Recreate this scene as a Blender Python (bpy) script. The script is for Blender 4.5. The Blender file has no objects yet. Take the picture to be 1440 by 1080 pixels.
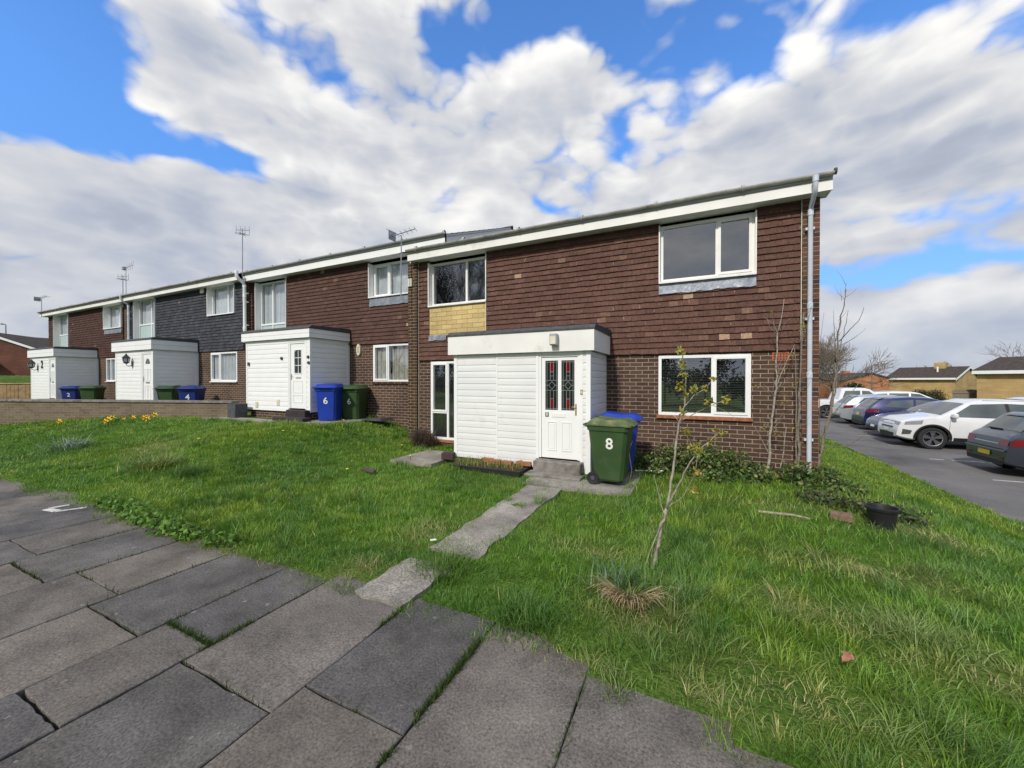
import bpy, math, random
import numpy as np
from mathutils import Vector, Matrix, noise as mnoise
random.seed(7); RNG = np.random.default_rng(11)
PI = math.pi; R = math.radians
scn = bpy.context.scene; COL = scn.collection
# ------------------------------------------------------------------ survey helpers (photograph -> metres)
F, TH, HZ, EYE = 541.0, R(25.4), 535.0, 1.6
CT, ST = math.cos(TH), math.sin(TH)
def rat(px): return math.tan(math.atan((px-720)/F)-TH)
def dep(px, Y): return Y*(CT-rat(px)*ST)
def sx(px, Y): return rat(px)*Y                                   # X of an image column on the plane Y
def sz(px, py, Y): return EYE+(HZ-py)*dep(px, Y)/F                # Z of an image point on the plane Y
def pz(px, py, zc):                                               # point at a camera distance
    t = (px-720)/F
    return Vector((zc*(t*CT-ST), zc*(CT+t*ST), EYE+(HZ-py)*zc/F))
def gnd(px, py, z=0.0):
    c = F*(EYE-z)/(py-HZ); Y = c/(CT-rat(px)*ST); return rat(px)*Y, Y
def sm(a, b, x):
    t = np.clip((np.asarray(x, float)-a)/(b-a), 0, 1); return t*t*(3-2*t)
def vn(x, y, s=0):                                                # value noise, numpy
    x = np.asarray(x, float)+s*17.3; y = np.asarray(y, float)+s*9.1
    xi = np.floor(x).astype(np.int64); yi = np.floor(y).astype(np.int64); fx = x-xi; fy = y-yi
    fx = fx*fx*(3-2*fx); fy = fy*fy*(3-2*fy)
    def h(a, b):
        n = (a*374761393+b*668265263+s*974711) & 0x7fffffff
        n = ((n ^ (n >> 13))*1274126177) & 0x7fffffff
        return ((n ^ (n >> 16)) & 0xffff)/65535.0
    return (h(xi, yi)*(1-fx)+h(xi+1, yi)*fx)*(1-fy)+(h(xi, yi+1)*(1-fx)+h(xi+1, yi+1)*fx)*fy
def G(x, y):
    z = 0.5*(1-sm(-8.2, -5.7, x))*sm(2.1, 5.6, y)
    z = z+1.45*(1-sm(-46, -33, x))*sm(2, 8, y)
    z = z-0.60*sm(1.7, 4.6, x)
    return z
def Gs(x, y): return float(G(x, y))
# ------------------------------------------------------------------ materials
def nd(nt, t, **k):
    n = nt.nodes.new(t)
    for a, v in k.items(): setattr(n, a, v)
    return n
def ramp(nt, stops, interp='LINEAR'):
    n = nd(nt, 'ShaderNodeValToRGB'); n.color_ramp.interpolation = interp
    el = n.color_ramp.elements
    while len(el) < len(stops): el.new(0.5)
    for e, (p, c) in zip(el, stops):
        e.position = p; e.color = (c[0], c[1], c[2], 1) if not isinstance(c, (int, float)) else (c, c, c, 1)
    return n
def mat(name, base, rough=0.6, spec=0.4, metal=0.0, var=0.12, vscale=6.0, bump=0.0, bscale=60.0, attr=None, coat=0.0, dirt=None, dscale=1.5):
    m = bpy.data.materials.new(name); m.use_nodes = True; nt = m.node_tree; L = nt.links
    b = nt.nodes['Principled BSDF']
    b.inputs['Roughness'].default_value = rough; b.inputs['Metallic'].default_value = metal
    b.inputs['Specular IOR Level'].default_value = spec; b.inputs['Coat Weight'].default_value = coat
    tc = nd(nt, 'ShaderNodeTexCoord')
    nz = nd(nt, 'ShaderNodeTexNoise'); nz.inputs['Scale'].default_value = vscale; nz.inputs['Detail'].default_value = 6
    L.new(tc.outputs['Object'], nz.inputs['Vector'])
    mr = nd(nt, 'ShaderNodeMapRange'); mr.inputs[1].default_value = 0.3; mr.inputs[2].default_value = 0.7
    mr.inputs[3].default_value = 1-var; mr.inputs[4].default_value = 1+var
    L.new(nz.outputs['Fac'], mr.inputs[0])
    mx = nd(nt, 'ShaderNodeMix', data_type='RGBA', blend_type='MULTIPLY'); mx.inputs[0].default_value = 1
    if attr:
        at = nd(nt, 'ShaderNodeAttribute', attribute_name=attr); L.new(at.outputs['Color'], mx.inputs[6])
    else: mx.inputs[6].default_value = (*base, 1)
    L.new(mr.outputs[0], mx.inputs[7])
    out = mx.outputs[2]
    if dirt:
        n2 = nd(nt, 'ShaderNodeTexNoise'); n2.inputs['Scale'].default_value = dscale; n2.inputs['Detail'].default_value = 8; n2.inputs['Roughness'].default_value = 0.7
        L.new(tc.outputs['Object'], n2.inputs['Vector'])
        r2 = ramp(nt, [(dirt[1], 0.0), (dirt[2], 1.0)]); L.new(n2.outputs['Fac'], r2.inputs[0])
        m2 = nd(nt, 'ShaderNodeMix', data_type='RGBA'); L.new(r2.outputs[0], m2.inputs[0]); L.new(out, m2.inputs[6]); m2.inputs[7].default_value = (*dirt[0], 1)
        out = m2.outputs[2]
    L.new(out, b.inputs['Base Color'])
    if bump:
        n3 = nd(nt, 'ShaderNodeTexNoise'); n3.inputs['Scale'].default_value = bscale; n3.inputs['Detail'].default_value = 4
        L.new(tc.outputs['Object'], n3.inputs['Vector'])
        bp = nd(nt, 'ShaderNodeBump'); bp.inputs['Strength'].default_value = bump; bp.inputs['Distance'].default_value = 0.01
        L.new(n3.outputs['Fac'], bp.inputs['Height']); L.new(bp.outputs[0], b.inputs['Normal'])
    return m
def brick_mat(name, c1, c2, mortar, bw=0.225, bh=0.075, ms=0.010, odd=None):
    m = bpy.data.materials.new(name); m.use_nodes = True; nt = m.node_tree; L = nt.links
    b = nt.nodes['Principled BSDF']; b.inputs['Roughness'].default_value = 0.85; b.inputs['Specular IOR Level'].default_value = 0.25
    uv = nd(nt, 'ShaderNodeUVMap')
    br = nd(nt, 'ShaderNodeTexBrick'); br.offset = 0.5
    br.inputs['Scale'].default_value = 1; br.inputs['Brick Width'].default_value = bw; br.inputs['Row Height'].default_value = bh
    br.inputs['Mortar Size'].default_value = ms*0.55; br.inputs['Mortar Smooth'].default_value = 0.15; br.inputs['Bias'].default_value = -0.1
    wob = nd(nt, 'ShaderNodeTexNoise'); wob.inputs['Scale'].default_value = 9; L.new(uv.outputs[0], wob.inputs['Vector'])
    ws = nd(nt, 'ShaderNodeVectorMath', operation='SCALE'); ws.inputs['Scale'].default_value = 0.012; L.new(wob.outputs['Color'], ws.inputs[0])
    wa = nd(nt, 'ShaderNodeVectorMath', operation='ADD'); L.new(uv.outputs[0], wa.inputs[0]); L.new(ws.outputs[0], wa.inputs[1])
    L.new(wa.outputs[0], br.inputs['Vector'])
    br.inputs['Color1'].default_value = (*c1, 1); br.inputs['Color2'].default_value = (*c2, 1); br.inputs['Mortar'].default_value = (*mortar, 1)
    nz = nd(nt, 'ShaderNodeTexNoise'); nz.inputs['Scale'].default_value = 40; nz.inputs['Detail'].default_value = 5; L.new(uv.outputs[0], nz.inputs['Vector'])
    n2 = nd(nt, 'ShaderNodeTexNoise'); n2.inputs['Scale'].default_value = 1.3; n2.inputs['Detail'].default_value = 6; L.new(uv.outputs[0], n2.inputs['Vector'])
    ad = nd(nt, 'ShaderNodeMath', operation='ADD'); L.new(nz.outputs['Fac'], ad.inputs[0]); L.new(n2.outputs['Fac'], ad.inputs[1])
    mr = nd(nt, 'ShaderNodeMapRange'); mr.inputs[1].default_value = 0.6; mr.inputs[2].default_value = 1.4; mr.inputs[3].default_value = 0.6; mr.inputs[4].default_value = 1.4
    L.new(ad.outputs[0], mr.inputs[0])
    mx = nd(nt, 'ShaderNodeMix', data_type='RGBA', blend_type='MULTIPLY'); mx.inputs[0].default_value = 1
    L.new(br.outputs['Color'], mx.inputs[6]); L.new(mr.outputs[0], mx.inputs[7]); L.new(mx.outputs[2], b.inputs['Base Color'])
    iv = nd(nt, 'ShaderNodeMath', operation='SUBTRACT'); iv.inputs[0].default_value = 1; L.new(br.outputs['Fac'], iv.inputs[1])
    a2 = nd(nt, 'ShaderNodeMath', operation='MULTIPLY_ADD'); L.new(nz.outputs['Fac'], a2.inputs[0]); a2.inputs[1].default_value = 0.5; L.new(iv.outputs[0], a2.inputs[2])
    bp = nd(nt, 'ShaderNodeBump'); bp.inputs['Strength'].default_value = 0.7; bp.inputs['Distance'].default_value = 0.008
    L.new(a2.outputs[0], bp.inputs['Height']); L.new(bp.outputs[0], b.inputs['Normal'])
    return m
def glass_mat(name, tint=(0.88, 0.91, 0.91), ior=2.9):
    m = bpy.data.materials.new(name); m.use_nodes = True; nt = m.node_tree; L = nt.links
    nt.nodes.remove(nt.nodes['Principled BSDF']); out = nt.nodes['Material Output']
    tr = nd(nt, 'ShaderNodeBsdfTransparent'); tr.inputs[0].default_value = (*tint, 1)
    gl = nd(nt, 'ShaderNodeBsdfGlossy'); gl.inputs['Roughness'].default_value = 0.015; gl.inputs['Color'].default_value = (0.95, 0.97, 1, 1)
    tc = nd(nt, 'ShaderNodeTexCoord'); nz = nd(nt, 'ShaderNodeTexNoise'); nz.inputs['Scale'].default_value = 1.1; nz.inputs['Detail'].default_value = 0; L.new(tc.outputs['Object'], nz.inputs['Vector'])
    bp = nd(nt, 'ShaderNodeBump'); bp.inputs['Strength'].default_value = 0.03; bp.inputs['Distance'].default_value = 0.05; L.new(nz.outputs['Fac'], bp.inputs['Height']); L.new(bp.outputs[0], gl.inputs['Normal'])
    lw = nd(nt, 'ShaderNodeLayerWeight'); f0 = ((ior-1)/(ior+1))**2                # Schlick reflectance, the same from both sides
    pw = nd(nt, 'ShaderNodeMath', operation='POWER'); L.new(lw.outputs['Facing'], pw.inputs[0]); pw.inputs[1].default_value = 5
    fr = nd(nt, 'ShaderNodeMath', operation='MULTIPLY_ADD'); L.new(pw.outputs[0], fr.inputs[0]); fr.inputs[1].default_value = 1-f0; fr.inputs[2].default_value = f0
    mx = nd(nt, 'ShaderNodeMixShader'); L.new(fr.outputs[0], mx.inputs[0]); L.new(tr.outputs[0], mx.inputs[1]); L.new(gl.outputs[0], mx.inputs[2]); L.new(mx.outputs[0], out.inputs[0])
    return m
def leaf_mat(name, rough=0.5, trans=0.35):
    m = bpy.data.materials.new(name); m.use_nodes = True; nt = m.node_tree; L = nt.links
    b = nt.nodes['Principled BSDF']; out = nt.nodes['Material Output']
    b.inputs['Roughness'].default_value = rough; b.inputs['Specular IOR Level'].default_value = 0.35
    at = nd(nt, 'ShaderNodeAttribute', attribute_name='Col'); L.new(at.outputs['Color'], b.inputs['Base Color'])
    t = nd(nt, 'ShaderNodeBsdfTranslucent')
    hs = nd(nt, 'ShaderNodeHueSaturation'); hs.inputs['Value'].default_value = 1.3; hs.inputs['Hue'].default_value = 0.485; L.new(at.outputs['Color'], hs.inputs['Color']); L.new(hs.outputs[0], t.inputs[0])
    mx = nd(nt, 'ShaderNodeMixShader'); mx.inputs[0].default_value = trans
    L.new(b.outputs[0], mx.inputs[1]); L.new(t.outputs[0], mx.inputs[2]); L.new(mx.outputs[0], out.inputs[0])
    return m
M = {}
M['brick'] = brick_mat('brown brick', (0.060, 0.034, 0.024), (0.098, 0.055, 0.037), (0.33, 0.275, 0.22))
M['brick_pier'] = brick_mat('pier brick', (0.060, 0.036, 0.024), (0.035, 0.022, 0.018), (0.30, 0.22, 0.12))
M['brick_gable'] = brick_mat('gable brick', (0.055, 0.03, 0.025), (0.16, 0.07, 0.04), (0.26, 0.22, 0.18))
M['buff'] = brick_mat('buff wall brick', (0.185, 0.145, 0.095), (0.125, 0.095, 0.065), (0.25, 0.21, 0.16))
M['yellow_brick'] = brick_mat('yellow brick', (0.46, 0.32, 0.145), (0.39, 0.265, 0.11), (0.35, 0.26, 0.14), bw=0.45, bh=0.15)
M['orange_brick'] = brick_mat('orange brick', (0.46, 0.20, 0.09), (0.38, 0.155, 0.07), (0.32, 0.20, 0.13), bw=0.45, bh=0.15)
M['red_brick'] = brick_mat('red brick', (0.15, 0.055, 0.035), (0.11, 0.04, 0.028), (0.13, 0.08, 0.06))
M['stone'] = brick_mat('yellow stone', (0.58, 0.45, 0.21), (0.47, 0.35, 0.15), (0.30, 0.21, 0.09), bw=0.29, bh=0.105, ms=0.010)
M['tile'] = mat('clay tile', (0.1, 0.05, 0.04), rough=0.85, spec=0.2, attr='Col', var=0.28, vscale=30, bump=0.35, bscale=90)
M['roof'] = mat('concrete roof tile', (0.06, 0.048, 0.042), rough=0.9, spec=0.2, var=0.35, vscale=5, bump=0.4, dirt=((0.10, 0.10, 0.05), 0.55, 0.72), dscale=4)
M['white'] = mat('white upvc', (0.80, 0.81, 0.80), rough=0.35, var=0.03, vscale=3)
M['white_old'] = mat('white paint weathered', (0.76, 0.755, 0.72), rough=0.5, var=0.06, vscale=2, dirt=((0.44, 0.42, 0.34), 0.56, 0.85), dscale=2.2)
M['clad'] = mat('white cladding', (0.72, 0.73, 0.72), rough=0.42, var=0.05, vscale=1.6, dirt=((0.50, 0.50, 0.43), 0.56, 0.88), dscale=1.6)
M["gutter"] = mat("grey gutter", (0.42, 0.41, 0.39), rough=0.55, var=0.25, vscale=5, dirt=((0.10, 0.09, 0.07), 0.52, 0.75), dscale=6)
M['pipe'] = mat('pale downpipe', (0.55, 0.60, 0.66), rough=0.4, var=0.08, dirt=((0.30, 0.32, 0.32), 0.55, 0.8), dscale=3)
M['lead'] = mat('lead flashing', (0.20, 0.22, 0.26), rough=0.5, metal=0.3, var=0.3, vscale=10, bump=0.5, bscale=25, dirt=((0.42, 0.42, 0.43), 0.55, 0.7), dscale=9)
M['felt'] = mat('roof felt', (0.075, 0.078, 0.082), rough=0.9, spec=0.2, var=0.25, vscale=12, bump=0.5, bscale=200)
M['glass'] = glass_mat('window glass')
M['car_glass'] = mat('car glass', (0.075, 0.092, 0.098), rough=0.03, spec=0.75, var=0.5, vscale=1.3)
M['dark'] = mat('dark interior', (0.05, 0.05, 0.052), rough=0.9, var=0.2)
M['room'] = mat('room wall', (0.55, 0.56, 0.60), rough=0.9)
M['net'] = mat('net curtain', (0.62, 0.64, 0.66), rough=0.9, var=0.12, vscale=3)
M['curtain'] = mat('curtain', (0.50, 0.47, 0.41), rough=0.9, var=0.2, vscale=8)
M['blind'] = mat('slatted blind', (0.085, 0.088, 0.092), rough=0.5)
M['frost'] = mat('pale glass panel', (0.42, 0.53, 0.52), rough=0.15, spec=0.6, var=0.05)
M['black'] = mat('black plastic', (0.016, 0.016, 0.017), rough=0.5, var=0.3)
M['rubber'] = mat('tyre rubber', (0.018, 0.018, 0.019), rough=0.75, var=0.25)
M['brass'] = mat('brass', (0.55, 0.40, 0.14), rough=0.35, metal=0.8)
M['grey_plastic'] = mat('grey plastic', (0.36, 0.37, 0.38), rough=0.5)
M['metal'] = mat('galvanised metal', (0.34, 0.36, 0.38), rough=0.45, metal=0.6)
M['cream'] = mat('cream plastic', (0.62, 0.60, 0.46), rough=0.45)
M['vent_orange'] = mat('terracotta', (0.40, 0.11, 0.045), rough=0.8, var=0.2, vscale=20)
M['red_glass'] = mat('red glass', (0.16, 0.006, 0.008), rough=0.05, spec=0.6)
M['dark_glass'] = mat('dark glass', (0.012, 0.016, 0.015), rough=0.06, spec=0.7)
M['came'] = mat('leading', (0.45, 0.47, 0.48), rough=0.4, metal=0.3)
M['bin_green'] = mat('green bin plastic', (0.032, 0.072, 0.022), rough=0.5, var=0.18, vscale=3, bump=0.1, bscale=200, dirt=((0.055, 0.085, 0.035), 0.5, 0.75), dscale=5)
M['bin_moss'] = mat('faded green lid', (0.085, 0.115, 0.045), rough=0.7, var=0.3, vscale=8, dirt=((0.19, 0.20, 0.09), 0.5, 0.66), dscale=7)
M['bin_blue'] = mat('blue bin plastic', (0.012, 0.045, 0.34), rough=0.42, var=0.12, vscale=3)
M['bin_navy'] = mat('navy bin plastic', (0.014, 0.03, 0.17), rough=0.45, var=0.12, vscale=3)
M['number'] = mat('number white', (0.75, 0.76, 0.70), rough=0.5)
M['concrete'] = mat('concrete', (0.22, 0.205, 0.185), rough=0.9, spec=0.2, var=0.25, vscale=9, bump=0.5, bscale=80, dirt=((0.07, 0.068, 0.05), 0.5, 0.72), dscale=4)
M['dark_step'] = mat('dark step', (0.035, 0.028, 0.028), rough=0.8, var=0.2)
M['loose_brick'] = mat('loose brick', (0.30, 0.12, 0.06), rough=0.9, var=0.3, vscale=14, bump=0.5)
M['purple_brick'] = mat('purple brick', (0.06, 0.032, 0.036), rough=0.85, var=0.25, vscale=20)
M['dull_brick'] = mat('dull brick', (0.20, 0.12, 0.09), rough=0.9, var=0.3, vscale=18, bump=0.4)
M['bark'] = mat('grey bark', (0.20, 0.165, 0.13), rough=0.9, var=0.35, vscale=25, bump=0.6, bscale=60)
M['bark_pale'] = mat('pale bark', (0.31, 0.27, 0.22), rough=0.85, var=0.35, vscale=25, bump=0.5, bscale=80)
M['bark_dark'] = mat('dark bark', (0.075, 0.062, 0.052), rough=0.9, var=0.3, vscale=12)
M['leaf'] = leaf_mat('leaf'); M['grass'] = leaf_mat('grass blade', 0.45, 0.3); M['straw'] = leaf_mat('straw', 0.7, 0.15)
M['timber'] = mat('fence timber', (0.30, 0.20, 0.10), rough=0.85, var=0.3, vscale=5)
M['soil'] = mat('soil', (0.035, 0.026, 0.018), rough=0.95, var=0.4, vscale=12)
M['chrome'] = mat('alloy', (0.45, 0.46, 0.48), rough=0.25, metal=0.9)
M['lamp_red'] = mat('tail lamp', (0.17, 0.008, 0.012), rough=0.12, spec=0.6)
M['lamp_clear'] = mat('head lamp', (0.26, 0.28, 0.31), rough=0.08, spec=0.8)
M['plate_yellow'] = mat('yellow plate', (0.62, 0.45, 0.04), rough=0.4)
M['paint_white'] = mat('road paint', (0.52, 0.51, 0.48), rough=0.8, var=0.3, vscale=14)
for n, c in dict(car_white=(0.72, 0.73, 0.74), car_grey=(0.040, 0.047, 0.062), car_blue=(0.010, 0.016, 0.085), car_navy=(0.010, 0.014, 0.070), car_silver=(0.36, 0.41, 0.44)).items():
    M[n] = mat(n.replace('car_', '')+' car paint', c, rough=0.3, spec=0.5, metal=0.0 if 'white' in n else 0.35, coat=0.8, var=0.03)
# ground materials
def ground_mat():
    m = bpy.data.materials.new('lawn soil'); m.use_nodes = True; nt = m.node_tree; L = nt.links; b = nt.nodes['Principled BSDF']
    b.inputs['Roughness'].default_value = 0.95; b.inputs['Specular IOR Level'].default_value = 0.1
    tc = nd(nt, 'ShaderNodeTexCoord')
    a = nd(nt, 'ShaderNodeTexNoise'); a.inputs['Scale'].default_value = 1.6; a.inputs['Detail'].default_value = 8; L.new(tc.outputs['Object'], a.inputs['Vector'])
    r1 = ramp(nt, [(0.3, (0.048, 0.095, 0.016)), (0.5, (0.070, 0.130, 0.020)), (0.72, (0.115, 0.150, 0.034))]); L.new(a.outputs['Fac'], r1.inputs[0])
    c = nd(nt, 'ShaderNodeTexNoise'); c.inputs['Scale'].default_value = 45; c.inputs['Detail'].default_value = 5; L.new(tc.outputs['Object'], c.inputs['Vector'])
    mr = nd(nt, 'ShaderNodeMapRange'); mr.inputs[1].default_value = 0.3; mr.inputs[2].default_value = 0.7; mr.inputs[3].default_value = 0.5; mr.inputs[4].default_value = 1.5; L.new(c.outputs['Fac'], mr.inputs[0])
    mx = nd(nt, 'ShaderNodeMix', data_type='RGBA', blend_type='MULTIPLY'); mx.inputs[0].default_value = 1; L.new(r1.outputs[0], mx.inputs[6]); L.new(mr.outputs[0], mx.inputs[7]); L.new(mx.outputs[2], b.inputs['Base Color'])
    bp = nd(nt, 'ShaderNodeBump'); bp.inputs['Strength'].default_value = 0.8; bp.inputs['Distance'].default_value = 0.03; L.new(c.outputs['Fac'], bp.inputs['Height']); L.new(bp.outputs[0], b.inputs['Normal'])
    return m
def stone_mat(name, attr, base, speck=0.5, sscale=160, blot=2.2, lich=True, rough=0.88, crust=False):
    m = bpy.data.materials.new(name); m.use_nodes = True; nt = m.node_tree; L = nt.links; b = nt.nodes['Principled BSDF']
    b.inputs['Roughness'].default_value = rough; b.inputs['Specular IOR Level'].default_value = 0.25
    tc = nd(nt, 'ShaderNodeTexCoord')
    def noise(s, d, ro=0.6):
        n = nd(nt, 'ShaderNodeTexNoise'); n.inputs['Scale'].default_value = s; n.inputs['Detail'].default_value = d; n.inputs['Roughness'].default_value = ro; L.new(tc.outputs['Object'], n.inputs['Vector']); return n
    def rng(src, a, b2, lo, hi):
        q = nd(nt, 'ShaderNodeMapRange'); q.inputs[1].default_value = a; q.inputs[2].default_value = b2; q.inputs[3].default_value = lo; q.inputs[4].default_value = hi; L.new(src, q.inputs[0]); return q
    n1 = noise(blot, 7, 0.65); n2 = noise(sscale, 3, 0.7); n3 = noise(sscale*0.35, 4)
    v1 = rng(n1.outputs['Fac'], 0.3, 0.7, 0.55, 1.50); v2 = rng(n2.outputs['Fac'], 0.3, 0.72, 1-speck, 1+speck)
    mm = nd(nt, 'ShaderNodeMath', operation='MULTIPLY'); L.new(v1.outputs[0], mm.inputs[0]); L.new(v2.outputs[0], mm.inputs[1])
    mx = nd(nt, 'ShaderNodeMix', data_type='RGBA', blend_type='MULTIPLY'); mx.inputs[0].default_value = 1
    if attr:
        at = nd(nt, 'ShaderNodeAttribute', attribute_name='Col'); L.new(at.outputs['Color'], mx.inputs[6])
    else: mx.inputs[6].default_value = (*base, 1)
    L.new(mm.outputs[0], mx.inputs[7]); out = mx.outputs[2]
    if crust:                                                      # pale worn crust, broken up by the grain
        n4 = noise(1.7, 9, 0.72); n5 = noise(48, 4, 0.75)
        c1 = rng(n4.outputs['Fac'], 0.50, 0.70, 0.0, 1.0); c2 = rng(n5.outputs['Fac'], 0.42, 0.66, 0.0, 1.0)
        cm = nd(nt, 'ShaderNodeMath', operation='MULTIPLY'); L.new(c1.outputs[0], cm.inputs[0]); L.new(c2.outputs[0], cm.inputs[1])
        sp = rng(n5.outputs['Fac'], 0.66, 0.74, 0.0, 0.45); ca = nd(nt, 'ShaderNodeMath', operation='MAXIMUM'); L.new(cm.outputs[0], ca.inputs[0]); L.new(sp.outputs[0], ca.inputs[1])
        m3 = nd(nt, 'ShaderNodeMix', data_type='RGBA'); L.new(ca.outputs[0], m3.inputs[0]); L.new(out, m3.inputs[6]); m3.inputs[7].default_value = (0.235, 0.205, 0.170, 1); out = m3.outputs[2]
    if lich:
        vo = nd(nt, 'ShaderNodeTexVoronoi'); vo.inputs['Scale'].default_value = 11; vo.inputs['Randomness'].default_value = 1
        wv = noise(30, 3); sc = nd(nt, 'ShaderNodeVectorMath', operation='SCALE'); sc.inputs['Scale'].default_value = 0.05; L.new(wv.outputs['Color'], sc.inputs[0])
        av = nd(nt, 'ShaderNodeVectorMath', operation='ADD'); L.new(tc.outputs['Object'], av.inputs[0]); L.new(sc.outputs[0], av.inputs[1]); L.new(av.outputs[0], vo.inputs['Vector'])
        sep = nd(nt, 'ShaderNodeSeparateColor'); L.new(vo.outputs['Color'], sep.inputs[0])
        sz_ = rng(sep.outputs[0], 0.80, 1.0, 0.0, 0.21)
        lt = nd(nt, 'ShaderNodeMath', operation='LESS_THAN'); L.new(vo.outputs['Distance'], lt.inputs[0]); L.new(sz_.outputs[0], lt.inputs[1])
        ml = nd(nt, 'ShaderNodeMath', operation='MULTIPLY'); L.new(lt.outputs[0], ml.inputs[0]); ml.inputs[1].default_value = 0.42
        m2 = nd(nt, 'ShaderNodeMix', data_type='RGBA'); L.new(ml.outputs[0], m2.inputs[0]); L.new(out, m2.inputs[6]); m2.inputs[7].default_value = (0.30, 0.29, 0.27, 1); out = m2.outputs[2]
    L.new(out, b.inputs['Base Color'])
    bp = nd(nt, 'ShaderNodeBump'); bp.inputs['Strength'].default_value = 0.5; bp.inputs['Distance'].default_value = 0.004
    ad = nd(nt, 'ShaderNodeMath', operation='MULTIPLY_ADD'); L.new(n3.outputs['Fac'], ad.inputs[0]); ad.inputs[1].default_value = 1.2; L.new(n2.outputs['Fac'], ad.inputs[2])
    L.new(ad.outputs[0], bp.inputs['Height']); L.new(bp.outputs[0], b.inputs['Normal'])
    return m
M['ground'] = ground_mat()
M['slab'] = stone_mat('paving slab', True, (0.1, 0.1, 0.1), speck=0.55, sscale=75, crust=True)
M['path'] = stone_mat('path concrete', False, (0.245, 0.225, 0.195), speck=0.6, sscale=70, blot=2, lich=False)
M['asphalt'] = stone_mat('asphalt', False, (0.140, 0.135, 0.132), speck=0.4, sscale=120, blot=0.35, lich=False)
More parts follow.
